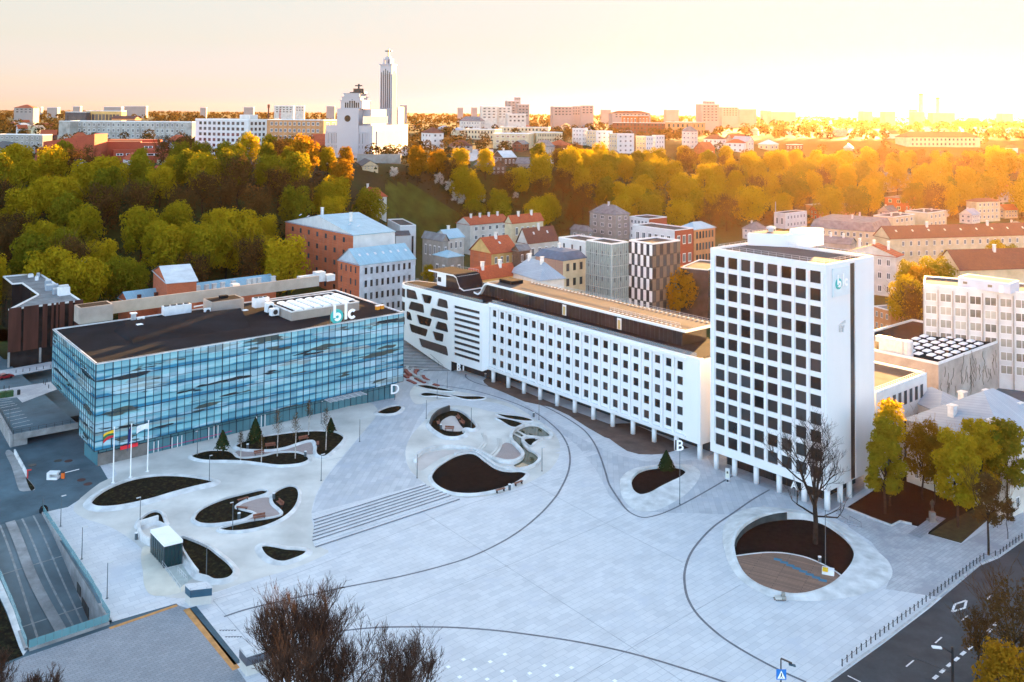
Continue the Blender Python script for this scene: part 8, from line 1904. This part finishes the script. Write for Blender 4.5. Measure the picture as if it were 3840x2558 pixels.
# things left on the bowl
p = GZ(*S('c', 672, 998)); t = thing('pallet', p, 'wooden pallet with slabs and grey blocks at the bowl rim', 'pallet'); mb = MB()
for i in range(5): mb.cbox(p+Vector((-.7+i*.35, 0, .12)), .22, 1.1, .05)
mb.cbox(p, 2.0, .12, .12); mb.cbox(p+Vector((0, .45, 0)), 2.0, .12, .12); obj('base', mb, 'rust_wood', t); mb = MB()
for i in range(4): mb.cbox(p+Vector((-.7+i*.25, 0, .18)), .2, .9, .35)
obj('slab_stack', mb, 'white_concrete', t); mb = MB(); mb.cbox(p+Vector((.55, 0, .18)), .7, .8, .45); mb.cbox(p+Vector((.6, .2, .63)), .5, .5, .4); obj('grey_blocks', mb, 'plaster_grey', t)
p = GZ(*S('c', 1003, 820), .26); t = thing('equipment_box', p, 'white and yellow equipment crate on the wooden deck below the tall lamp', 'crate'); mb = MB(); mb.cbox(p, 2.0, 1.1, .9, Vector((1, -.4, 0))); obj('crate', mb, 'ac_white', t); mb = MB(); mb.cbox(p+Vector((-.5, -.05, .55)), .9, .9, .40, Vector((1, -.4, 0))); obj('yellow_panel', mb, 'flag_yellow', t)
# amphitheatre steps and red seats between glass building and wing
A = G(*S('n', 95, 785), .1); B = G(*S('n', 392, 781), .1); d_ = (B-A); d_.z = 0; L = d_.length; d_.normalize(); n_ = Vector((-d_.y, d_.x, 0)); Tp = G(*S('n', 75, 540), 4.0); dep = (Tp-A).dot(n_)
t = thing('amphitheatre', (A+B)/2, 'broad grey flight of steps climbing between glass building and white wing', 'stairs'); NS = 24; mb = MB(); ml = MB()
for k in range(NS):
    o_ = A-d_*16+n_*(dep*k/NS); mb.box((o_.x, o_.y, -.2), d_*(L+18), n_*(dep/NS+.02 if k < NS-1 else 30), (0, 0, .2+4.0*(k+1)/NS)); ml.box((o_.x, o_.y, 4.0*(k+1)/NS-.10)-Vector((0, 0, 0)) if False else Vector((o_.x, o_.y, 4.0*(k+1)/NS-.12))-n_*.03, d_*(L+18), n_*.28, (0, 0, .128))
obj('treads', mb, mat('step_grey', (.40, .41, .42), .8, .15, .4), t); obj('edge_strip', ml, 'inlay', t, kind='stuff')
for i, (x0, y0, x1, y1) in enumerate(((190, 628, 345, 765), (110, 600, 200, 650))):
    P0, P1 = G(*S('n', x0, y0), 3.4), G(*S('n', x1, y1), .9); mb = MB(); mb.tube([P0+Vector((0, 0, .9)), P1+Vector((0, 0, .9))], .05, n=4)
    for q_ in range(6): p = P0.lerp(P1, q_/5); mb.tube([p-Vector((0, 0, .6)), p+Vector((0, 0, .9))], .04, n=4)
    obj('handrail', mb, 'dark_metal', base=P1, label=['long', 'short upper'][i]+' dark handrail on the amphitheatre steps', cat='handrail')
for i, pts in enumerate(([(230, 55), (110, 82), (78, 112), (110, 152), (180, 200), (280, 258)], [(310, 72), (180, 95), (135, 130), (160, 175), (235, 228), (330, 268)], [(420, 95), (265, 120), (235, 155), (262, 205), (322, 245)])):
    wall_strip('curved_seat_wall', 'e', pts, .8, (.7, .5, .35)[i], 'step_grey', ['outer', 'middle', 'inner'][i]+' curved grey seat step of the amphitheatre', 'seat step', per=5)
for i, (a, m_, b) in enumerate((((62, 130), (85, 162), (118, 186)), ((195, 122), (170, 148), (175, 180)), ((258, 185), (275, 215), (322, 240)), ((45, 182), (68, 196), (92, 208)), ((85, 230), (130, 248), (175, 270)), ((175, 212), (225, 238), (280, 263)), ((375, 280), (405, 287), (432, 297)))):
    wall_strip('seat_board', 'e', [a, m_, b], .95, (.8, .6, .45, .5, .3, .4, .35)[i], mat('seat_red', (.26, .070, .055), .7, .15, 1.), ['red wooden seat on the outer curve of the amphitheatre', 'red wooden seat on the middle curve of the amphitheatre', 'red wooden seat on the inner curve of the amphitheatre', 'small red seat touching the glass building corner', 'longest red seat below the glass building corner', 'red seat in the middle of the lower row', 'short red seat by the blade shaped bed'][i], 'seat', per=4)
# statue in the garden
p = GZ(*S('c', 1722, 458)); t = thing('statue', p, 'dark bronze statue standing on a stone plinth in the garden', 'statue'); mb = MB(); mb.cbox(p, 1.7, 1.4, .35); mb.cbox(p+Vector((0, 0, .35)), 1.0, .9, 1.5); obj('plinth', mb, 'stone_grey', t)
me = bpy.data.meshes.new('figure'); J = [(0, 0, 1.0), (0, 0, 1.3), (0, 0, 1.62), (0, 0, 1.78), (0, -.02, 1.98), (.1, 0, .95), (.12, -.06, .5), (.12, 0, .05), (-.1, 0, .95), (-.11, .02, .5), (-.12, .05, .05), (.24, 0, 1.6), (.33, -.05, 1.3), (.25, -.25, 1.2), (-.24, 0, 1.6), (-.32, .05, 1.3), (-.33, .02, 1.0)]
me.from_pydata([(x*1.25, y*1.25, z*1.25) for x, y, z in J], [(0, 1), (1, 2), (2, 3), (3, 4), (0, 5), (5, 6), (6, 7), (0, 8), (8, 9), (9, 10), (2, 11), (11, 12), (12, 13), (2, 14), (14, 15), (15, 16)], []); me.materials.append(MATS['bronze'])
o = bpy.data.objects.new('figure', me); COL.objects.link(o); o.parent = t; o.location = (0, 0, 1.85); md = o.modifiers.new('skin', 'SKIN')
for v_, r_ in zip(me.skin_vertices[0].data, (.22, .24, .24, .09, .15, .15, .11, .09, .15, .11, .09, .12, .09, .07, .12, .09, .07)): v_.radius = (r_, r_*.85)
me.skin_vertices[0].data[0].use_root = True; o.modifiers.new('smooth', 'SUBSURF').levels = 1
A, B = GZ(*S('c', 1058, 440)), GZ(*S('c', 1150, 460)); mb = MB()
for q_ in range(3): mb.box(A+Vector((0, 0, -.05))+(B-A)*0+Vector((.5, -1.1, 0))*q_, (B-A), Vector((.5, -1.1, 0)), (0, 0, .45-.14*q_))
obj('garden_steps', mb, 'slabs_garden', base=A, label='short flight of pale steps by the corner of the tower', cat='steps')
mb = MB(); mb.tube([A, A+Vector((0, 0, 1.1)), A+Vector((1.4, -2.4, .9)), A+Vector((1.4, -2.4, 0))], .04, n=4); mb.tube([B, B+Vector((0, 0, 1.1)), B+Vector((1.4, -2.4, .9)), B+Vector((1.4, -2.4, 0))], .04, n=4); obj('handrail', mb, 'dark_metal', base=A, label='dark rails of the short steps by the corner of the tower', cat='handrail')

# ---------------------------------------------------------------- trees of the square
random.seed(31)
def bare_tree(k, b, h, r, label, lean=(0, 0), lev=6, kids=(2, 3), spread=.6, up=.10, name='bare_tree', barkm='bark', z=None, stems=1, first=.26, minr=.014, crown=None, p=None, group=None, seg=3):
    p = p if p is not None else GZ(*S(k, *b)); t = thing(name, p, label, 'tree', group); mb = MB()
    for s in range(stems):
        a = s*2.1+random.random(); q_ = p+Vector((math.cos(a), math.sin(a), 0))*(.5*(stems > 1))
        branch(mb, q_, Vector((lean[0]+.12*math.cos(a)*(stems > 1), lean[1]+.12*math.sin(a)*(stems > 1), 1)), h*first, r*random.uniform(.75, 1), lev, spread, up, kids, seg, .78, minr, 6)
    tk = MB(); mb2 = MB()
    obj('branches', mb, barkm, t)
    tk.tube([p-Vector((0, 0, .4)), p+Vector((0, 0, .6))], r*1.35, r*1.02, 8); obj('trunk', tk, barkm, t)
    return t
random.seed(44); p = GZ(*S('c', 915, 612)); t = thing('bare_tree', p, 'big dark bare tree rising from the soil of the round white bowl', 'tree'); mb = MB()
q_ = p+Vector((-.1, 0, 7.2)); mb.tube([p-Vector((0, 0, .3)), p+Vector((0, 0, .8)), p+Vector((.1, 0, 4)), q_], .56, .40, 8); obj('trunk', mb, 'bark', t); mb = MB()
for dx, dy, L, r_ in ((-.30, .1, 7.0, .29), (.34, -.1, 6.8, .29), (.02, .45, 5.8, .22), (.05, -.3, 5.4, .20)): branch(mb, q_-Vector((0, 0, .4)), Vector((dx, dy, 1)), L, r_, 5, .70, .09, (3, 4), 3, .72, .015, 6)
branch(mb, p+Vector((0, 0, 5.2)), Vector((-.75, -.2, .25)), 4.2, .2, 3, .6, .12, (2, 3), 3, .7, .02, 5); branch(mb, p+Vector((0, 0, 5.0)), Vector((.9, -.1, .05)), 4.0, .18, 3, .6, .06, (2, 2), 3, .7, .02, 5)
obj('branches', mb, 'bark', t)
for i, (X_, Y_, h, r, lab, st) in enumerate(((-26.0, 118, 22, .30, 'largest bare many stemmed tree at the bottom edge', 4), (-22.0, 117, 20.5, .26, 'bare tree right behind the largest bare one at the bottom edge', 3), (-15.5, 118, 16.5, .2, 'slender bare tree at the right of the bottom bare group', 2), (-11.5, 119, 12.5, .20, 'lowest thin bare tree at the right end of the bottom group', 2), (-63.5, 118, 12.5, .22, 'bare tree in the bottom left corner', 3), (-57.5, 118, 10.5, .16, 'low bare bush like tree right of the bottom left corner', 3))):
    bare_tree('a', None, h, r, lab, (0, 0), 6, (3, 4), .60, .12, stems=st, barkm='bark_warm', p=Vector((X_, Y_, 0)), first=.34, minr=.015)
def fine_tree(p, R, H, zc, n, size, m, h, label, r=.28, kind='leafy_tree', tm='bark', lobes=16, lean=(0, 0), flat=.95, shell=.6, bare=0):
    t = thing(kind, p, label, 'tree'); cr = crown_mb(R, H, zc, lobes, n, size, flat, shell)
    if bare: 
        for q_ in range(bare): a = q_*.9; branch(cr, Vector((0, 0, zc-H*.4)), Vector((math.cos(a)*.55, math.sin(a)*.55, .9)), H*.42, .11, 4, .5, .12, (2, 3), 2, .65, .02, 4)
    cr.v = [(x+p.x+lean[0]*z, y+p.y+lean[1]*z, z+p.z) for x, y, z in cr.v]; obj('crown', cr, m, t)
    tr = trunk_mb(zc-H*.2, r, zc+H*.25); tr.v = [(x+p.x+lean[0]*z, y+p.y+lean[1]*z, z+p.z) for x, y, z in tr.v]; obj('trunk', tr, tm, t)
fine_tree(GZ(*S('c', 1395, 405)), 4.2, 15.5, 11.5, 5200, .40, 'leaf_green', 18, 'tall green tree touching the right side of the tower', .32)
fine_tree(GZ(*S('c', 1430, 350)), 3.2, 8.5, 17.0, 1900, .32, 'leaf_yellow', 20, 'thin gold topped tree behind the tall green one by the tower', .25)
fine_tree(GZ(*S('c', 1652, 310)), 4.6, 12, 10.0, 3800, .30, 'leaf_bronze', 16, 'orange brown tree in the middle of the garden', .26, lobes=14, shell=.4, bare=6)
fine_tree(GZ(*S('c', 1740, 330)), 3.0, 10, 10.0, 1900, .28, 'leaf_bronze', 16, 'thin brown tree right of the orange brown one', .16, lobes=12, shell=.4, bare=6)
fine_tree(GZ(*S('c', 1898, 500)), 4.8, 14, 11.5, 5200, .40, 'leaf_yellow', 18, 'bright yellow green tree over the garden lawn', .30)
fine_tree(GZ(*S('c', 2060, 420)), 4.8, 13, 12.5, 5200, .40, 'leaf_yellow', 18, 'yellow green tree in front of the old cream house', .30)
fine_tree(GZ(*S('c', 2240, 440)), 4.0, 12, 13.0, 4200, .38, 'leaf_green', 18, 'green tree hiding the corner of the old cream house', .28)
fine_tree(GZ(*S('c', 2110, 690)), 2.8, 9.5, 9.8, 2600, .26, 'leaf_brown', 14, 'brown budding tree with crooked trunk beside the kerb chain', .26, lobes=13, shell=.4, bare=7)
fine_tree(GZ(*S('c', 2243, 580)), 1.5, 4.2, 5.2, 700, .22, 'leaf_brown', 7, 'young thin tree beside the kerb chain at the right', .09, lobes=9, shell=.4, bare=4)
fine_tree(Vector((63.5, 121, 0)), 4.0, 9.5, 8.2, 5200, .24, 'leaf_gold', 13, 'dense golden brown tree in the bottom right corner', .24, shell=.5)
fine_tree(Vector((69.8, 131.6, 0)), 4.6, 11.5, 9.5, 2400, .22, 'leaf_brown', 15, 'sparse bronze tree beyond the road at the right edge', .26, lobes=15, shell=.35, bare=10)
fine_tree(Vector((66.5, 135, 0)), 2.6, 6, 6.5, 900, .20, 'leaf_brown', 15, 'nearly bare tree across the road left of the bronze one', .16, lobes=12, shell=.3, bare=9)
BIRCH = [((350, 990), (360, 640), 'shortest white birch at the left of the winding path'), ((583, 1018), (590, 690), 'white birch in front of the winding path, second from the left'), ((763, 935), (783, 400), 'tall white birch crossing the middle of the winding path'), ((965, 960), (972, 430), 'tall white birch at the front bed, right of the middle'), ((1115, 695), (1115, 290), 'white birch with wide grey crown at the back of the bed'), ((1310, 865), (1320, 380), 'tall white birch at the right end of the bed')]
for b, tp, lab in BIRCH:
    p = GZ(*S('d', *b)); h = zat(S('d', *tp)[1], p.x, p.y)-p.z; t = thing('birch_tree', p, lab, 'tree', 'young birches in the planting bed'); mb = MB(); mb.tube([p, p+Vector((.1, 0, h*.5)), p+Vector((0, 0, h*.97))], .13, .03, 6); obj('trunk', mb, 'bark_birch', t); mb = MB()
    for q_ in range(34):
        z = h*random.uniform(.42, .95); a = random.uniform(0, 6.28); branch(mb, p+Vector((0, 0, z)), Vector((math.cos(a), math.sin(a), 1.0)), h*.15*(1.2-z/h), .022, 2, .6, .1, (2, 3), 2, .6, .012, 3)
    for q_ in range(260):
        z = h*random.betavariate(2.2, 1.8)*.62+h*.38; r_ = h*.10*random.random()*(1.25-abs(z/h-.65)*2); a = random.uniform(0, 6.28); leaf_quad(mb, p+Vector((math.cos(a)*r_, math.sin(a)*r_, z)), (random.gauss(0, 1), random.gauss(0, 1), .5), .10)
    obj('crown', mb, 'leaf_brown', t)
for k, b, tp, R, lab, n in (('d', (148, 925), (162, 640), 1.75, 'small dark conifer on a bare stem at the left of the flame shaped bed', 900), ('d', (515, 760), (515, 500), 2.0, 'largest dark conifer in the birch bed', 1500), ('d', (1365, 655), (1370, 500), 1.3, 'small dark conifer at the back right of the birch bed', 800), ('g', (640, 1075), (645, 868), 2.0, 'dark conifer standing in the white dish by the letter post', 1500)):
    p = GZ(*S(k, *b)); h = zat(S(k, *tp)[1], p.x, p.y)-p.z; z0 = h*.32 if k == 'd' and b[0] == 148 else h*.05
    t = thing('conifer_tree', p, lab, 'tree'); mb = conifer_mb(R, h, n, .34, z0); mb.v = [(x+p.x, y+p.y, z+p.z) for x, y, z in mb.v]; obj('crown', mb, 'leaf_conifer', t); mb = MB(); mb.tube([p-Vector((0, 0, .2)), p+Vector((0, 0, h*.8))], .10, .03, 6); obj('trunk', mb, 'bark', t)
# white light studs in the paving at the bottom
studs = [(1128, 1375), (843, 1411), (1027, 1426), (737, 1463), (1400, 1453), (1587, 1467), (922, 1478), (1110, 1492), (1299, 1506), (1489, 1520), (816, 1532), (1006, 1547), (1196, 1560), (1886, 1558)]
for x, y in studs:
    p = GZ(*S('b', x, y)); mb = MB(); mb.cbox(p+Vector((0, 0, -.01)), .55, .55, .03, Vector((.75, .65, 0))); obj('paving_light', mb, 'sign_white', base=p, label='white square plate set flush in the slabs near the bottom edge', cat='paving plate', group='white square plates in the paving')
# ---------------------------------------------------------------- trees
random.seed(11)
COUNT = {'n': 0}
GRASS = [S('F', x, y) for x, y in ((884, 418), (945, 424), (985, 445), (1025, 468), (1070, 500), (1082, 535), (1010, 548), (905, 552), (888, 500))]
def inside(p, poly):
    r = False; j = len(poly)-1
    for i in range(len(poly)):
        a, b = poly[i], poly[j]
        if (a[1] > p[1]) != (b[1] > p[1]) and p[0] < (b[0]-a[0])*(p[1]-a[1])/(b[1]-a[1])+a[0]: r = not r
        j = i
    return r
LANDMARKS = [('the rust clad building', 150, 1250), ('the white metal roofed brick house', 640, 1050), ('the blue roofed brick house', 1150, 860), ('the red brick school', 330, 580), ('the weathered factory', 600, 500), ('the white gridded office', 850, 560), ('the church', 1370, 520), ('the grass slope', 1560, 760), ('the wooden dormer house', 1830, 640), ('the red roofed tenements', 1880, 830), ('the grey slate villa', 2290, 790), ('the red striped apartments', 2430, 810), ('the shiny blue hipped roof', 2620, 860), ('the ochre villa', 3120, 790), ('the long skylit apartment house', 3400, 900), ('the white apartment row', 2300, 540), ('the cream school', 1950, 530), ('the pale pyramid roof', 2880, 540), ('the hazy hip roofed hall', 3500, 520), ('the red square house', 3370, 760), ('the yellow and pale villas', 630, 650), ('the black pyramid roof', 980, 610), ('the dark plum roof', 2680, 530), ('the orange red roofed white house', 3720, 740)]
KW = {'yellow': 'yellow green leafy tree', 'green': 'olive green leafy tree', 'brown': 'bare brownish tree', 'gold': 'golden leafy tree', 'conifer': 'dark conifer', 'blossom': 'white blossoming tree'}
USED = {}
def tree_label(kind, x, y, sc):
    u, v = PX(x, y, T(x, y)+11*sc)
    b = min(LANDMARKS, key=lambda l: (l[1]-u)**2+((l[2]-v)*1.6)**2); du, dv_ = u-b[1], (v-b[2])*1.3
    if abs(du)+abs(dv_) < 60: w_ = 'right by'
    elif abs(du) > abs(dv_)*1.8: w_ = 'right of' if du > 0 else 'left of'
    elif abs(dv_) > abs(du)*1.8: w_ = 'below' if dv_ > 0 else 'above'
    else: w_ = ('below and ' if dv_ > 0 else 'above and ')+('right of' if du > 0 else 'left of')
    far_ = math.hypot(du, dv_); dist = 'close ' if far_ < 110 else '' if far_ < 260 else 'well '
    size = 'large ' if sc > 1.22 else 'small ' if sc < .92 else ''
    return '%s%s %s%s %s' % (size, KW[kind], dist, w_, b[0])
TREES = []
def plant(kind, x, y, sc=1., z=None, label=None, group='trees of the hillside wood'):
    src = random.choice(PROTO[kind]); z = T(x, y) if z is None else z
    lab = label or tree_label(kind, x, y, sc)
    o = copy_tree(src, (x, y, z-.3), random.uniform(0, 6.28), (sc*random.uniform(.9, 1.1), sc*random.uniform(.9, 1.1), sc*random.uniform(.92, 1.1)), label=lab, cat='tree')
    o['category'] = 'tree'; o['group'] = group; COUNT['n'] += 1; TREES.append((x, y, 5.5*sc))
    return o
def crown_at(F_, kind, sc):
    """a tree whose crown centre the survey shows at this place"""
    u, v = S('F', *F_); x, y, w_ = ray(u, v); s = 200.
    while s < 1500 and CAMH+w_*s > T(x*s, y*s)+11*sc: s += 1.5
    plant(kind, x*s, y*s, sc)
for F_, kind, sc in (((50, 500), 'yellow', 1.35), ((92, 560), 'yellow', 1.1), ((150, 500), 'green', 1.2), ((150, 575), 'green', 1.1), ((325, 530), 'yellow', 1.35), ((405, 520), 'yellow', 1.1), ((470, 590), 'yellow', 1.25), ((520, 580), 'yellow', 1.2), ((500, 515), 'yellow', 1.0), ((613, 590), 'yellow', 1.15), ((610, 540), 'yellow', .9), ((275, 640), 'green', 1.1), ((315, 650), 'green', .8),
                     ((680, 480), 'green', 1.3), ((745, 460), 'yellow', 1.1), ((785, 400), 'gold', 1.2), ((700, 360), 'gold', 1.4), ((770, 450), 'yellow', 1.2), ((640, 430), 'brown', 1.2), ((240, 470), 'brown', 1.5), ((320, 470), 'brown', 1.4), ((590, 470), 'brown', 1.4), ((250, 400), 'yellow', 1.35), ((195, 425), 'yellow', 1.2), ((120, 400), 'yellow', 1.3), ((40, 380), 'yellow', 1.4), ((60, 430), 'yellow', 1.2), ((470, 400), 'yellow', 1.2), ((530, 390), 'green', 1.3), ((620, 395), 'green', 1.2),
                     ((960, 370), 'gold', 1.3), ((1005, 370), 'gold', 1.15), ((1065, 415), 'yellow', 1.35), ((1090, 440), 'yellow', 1.1), ((1030, 400), 'brown', 1.), ((1265, 485), 'yellow', 1.05), ((1320, 490), 'brown', 1.), ((1245, 400), 'yellow', 1.3), ((1190, 410), 'yellow', 1.2), ((1310, 385), 'yellow', 1.4), ((1385, 400), 'yellow', 1.3), ((1340, 420), 'yellow', 1.3), ((1245, 440), 'brown', 1.2), ((1160, 440), 'brown', 1.3), ((1340, 460), 'brown', 1.2), ((795, 360), 'gold', .9), ((665, 340), 'gold', .9), ((620, 335), 'yellow', .9)):
    crown_at(F_, kind, sc)
for x, y in ((1415, 445), (1480, 440), (1500, 470), (1430, 490), (1560, 430), (1600, 480), (1650, 440), (1700, 400), (1560, 490)): crown_at((x, y), random.choice(('yellow', 'yellow', 'green')), 1.25)
for F_ in ((905, 410), (1010, 428), (1045, 455), (1035, 440), (1145, 468), (1185, 455), (1060, 470), (200, 630), (1105, 460)):
    u, v = S('F', *F_); p = TP(u, v+22); plant('blossom', p.x, p.y, random.uniform(.8, 1.3))
# the wood itself
cand = []
for _ in range(9000):
    u = random.uniform(-160, 4000); f, t_ = foot(u), topY(u)
    Yq = random.uniform(f-14, t_+(20 if u > 1900 else -8 if u > 520 else -35)); x = (u-1920)/3500*Yq
    cand.append((Yq, x, u))
random.shuffle(cand)
for Yq, x, u in cand:
    if COUNT['n'] >= 292: break
    sp_ = interp(u, [(0, 13), (1200, 13.5), (1900, 15), (3840, 19)])*(.92+.2*random.random())
    if any((x-a)**2+(Yq-b)**2 < (r_+4.5)**2 for a, b, r_ in KEEP): continue
    if any((x-a)**2+(Yq-b)**2 < sp_**2 for a, b, r_ in TREES): continue
    q_ = PX(x, Yq, T(x, Yq)); q2 = PX(x, Yq, T(x, Yq)+12)
    if inside(q_, GRASS) or inside(q2, GRASS): continue
    if 1740 < u < 2010 and Yq > topY(u)-15: continue       # the open yard by the school
    k_ = (Yq-foot(u))/(topY(u)-foot(u)); r_ = random.random()
    if u < 1750: kind = 'brown' if r_ < (.42 if k_ < .5 else .15) else 'green' if r_ < .58 else 'yellow' if r_ < .9 or k_ < .75 else 'gold'
    else: kind = 'brown' if r_ < .12 else 'green' if r_ < .35 else 'yellow'
    plant(kind, x, Yq, random.uniform(.95, 1.3)*interp(u, [(0, 1.1), (1500, 1.1), (2400, 1.2), (3840, 1.25)])*(.75 if k_ > .7 else 1))
# town trees among the houses, kept few
def town(F_, kind, sc, lab, z=2.):
    u, v = S('F', *F_); p = G(u, v, z); plant(kind, p.x, p.y, sc, z, lab, 'trees between the houses')
town((1560, 745), 'gold', 1.25, 'bronze weeping tree between the long white building and the tower', 0)
town((1605, 735), 'gold', 1.1, 'bronze tree touching the left edge of the white tower', 0)
town((2150, 720), 'green', 1.2, 'dark green tree above the white office, behind the gold one')
town((2090, 725), 'green', 1.0, 'dark green tree right of the small red roofed house')
town((2130, 745), 'gold', 1.25, 'gold tree standing left of the white office corner')
town((2085, 770), 'yellow', 1.1, 'bright yellow tree left of the white office')
town((2110, 800), 'brown', 1.2, 'bronze bare tree beside the small pink brick house')
town((2190, 640), 'yellow', .8, 'small yellow tree at the long cream house wall')
town((2290, 640), 'yellow', .9, 'yellow tree above the broad red brown roof')
town((2320, 640), 'green', .8, 'green tree right of the broad red brown roof')
for i, F_ in enumerate(((1000, 625), (1015, 640), (985, 660))): town(F_, 'yellow', .5, ['yellow bush nearest the blue roofs', 'second yellow bush beside the blue outbuilding', 'yellow bush touching the white wing'][i], 2)
# the open grass slope
mb = MB(); us = [1440+9*k for k in range(38)]; ys = [500+4*k for k in range(36)]
for a, b in zip(us, us[1:]):
    for c, d in zip(ys, ys[1:]):
        P = [Vector(((u-1920)/3500*y, y, T((u-1920)/3500*y, y)+.35)) for u, y in ((a, c), (b, c), (b, d), (a, d))]; m_ = (P[0]+P[2])/2
        if inside(PX(*m_), GRASS): mb.face(P)
obj('grass_slope', mb, mat('slope_grass', (.062, .070, .016), 1., .35, .12, 0, .05, fine=.4), smooth=True, kind='structure')
# undergrowth on the slope
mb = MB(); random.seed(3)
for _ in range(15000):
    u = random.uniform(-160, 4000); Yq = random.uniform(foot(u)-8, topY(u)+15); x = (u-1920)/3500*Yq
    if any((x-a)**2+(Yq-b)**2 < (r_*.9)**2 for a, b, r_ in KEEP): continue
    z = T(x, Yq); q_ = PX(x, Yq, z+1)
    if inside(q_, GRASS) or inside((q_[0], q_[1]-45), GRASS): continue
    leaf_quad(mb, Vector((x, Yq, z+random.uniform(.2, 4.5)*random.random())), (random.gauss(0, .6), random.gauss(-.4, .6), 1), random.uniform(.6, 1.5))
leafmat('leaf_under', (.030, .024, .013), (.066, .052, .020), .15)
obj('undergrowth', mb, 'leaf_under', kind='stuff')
# far trees of the plateau, one mass
mb = MB(); random.seed(9)
def blob(x, y, z, r, n, s):
    for _ in range(n):
        d = Vector((random.gauss(0, 1), random.gauss(0, 1), random.gauss(.3, 1))).normalized(); p = Vector((x, y, z))+Vector((d.x*r, d.y*r, d.z*r*.9))*random.uniform(.75, 1.08)
        leaf_quad(mb, p, d+Vector((random.gauss(0, .4), random.gauss(0, .4), .3)), s*random.uniform(.7, 1.3))
for _ in range(1500):
    u = random.uniform(-200, 4040); Yq = topY(u)+30+(1900)*random.random()**1.7; x = (u-1920)/3500*Yq
    if any((x-a)**2+(Yq-b)**2 < (r_+5)**2 for a, b, r_ in KEEP): continue
    if 1740 < u < 2010 and Yq < 760: continue
    if Yq < topY(u)+200 and u > 1900 and random.random() < .65: continue
    r_ = random.uniform(3.2, 6.2); z = T(x, Yq)
    if Yq < 1000: blob(x, Yq, z+r_*1.1, r_, 110, .95)
    else: blob(x, Yq, z+r_, r_*1.1, 34, 1.9)
for _ in range(1500):
    u = random.uniform(-200, 4040); Yq = 2300+4500*random.random()**1.3; x = (u-1920)/3500*Yq
    blob(x, Yq, T(x, Yq)+5, random.uniform(6, 11), 12, 5.)
leafmat('leaf_far', (.045, .036, .014), (.11, .075, .020), .22)
obj('far_wood', mb, 'leaf_far', kind='stuff')
mb = MB(); P = [TP(*S('A7', x, y)) for x, y in ((200, 245), (480, 245), (480, 265), (390, 300), (350, 320), (220, 320))]; mb.face([p+Vector((0, 0, .3)) for p in P]); obj('yard', mb, 'slabs_garden', kind='structure')
hide_protos()
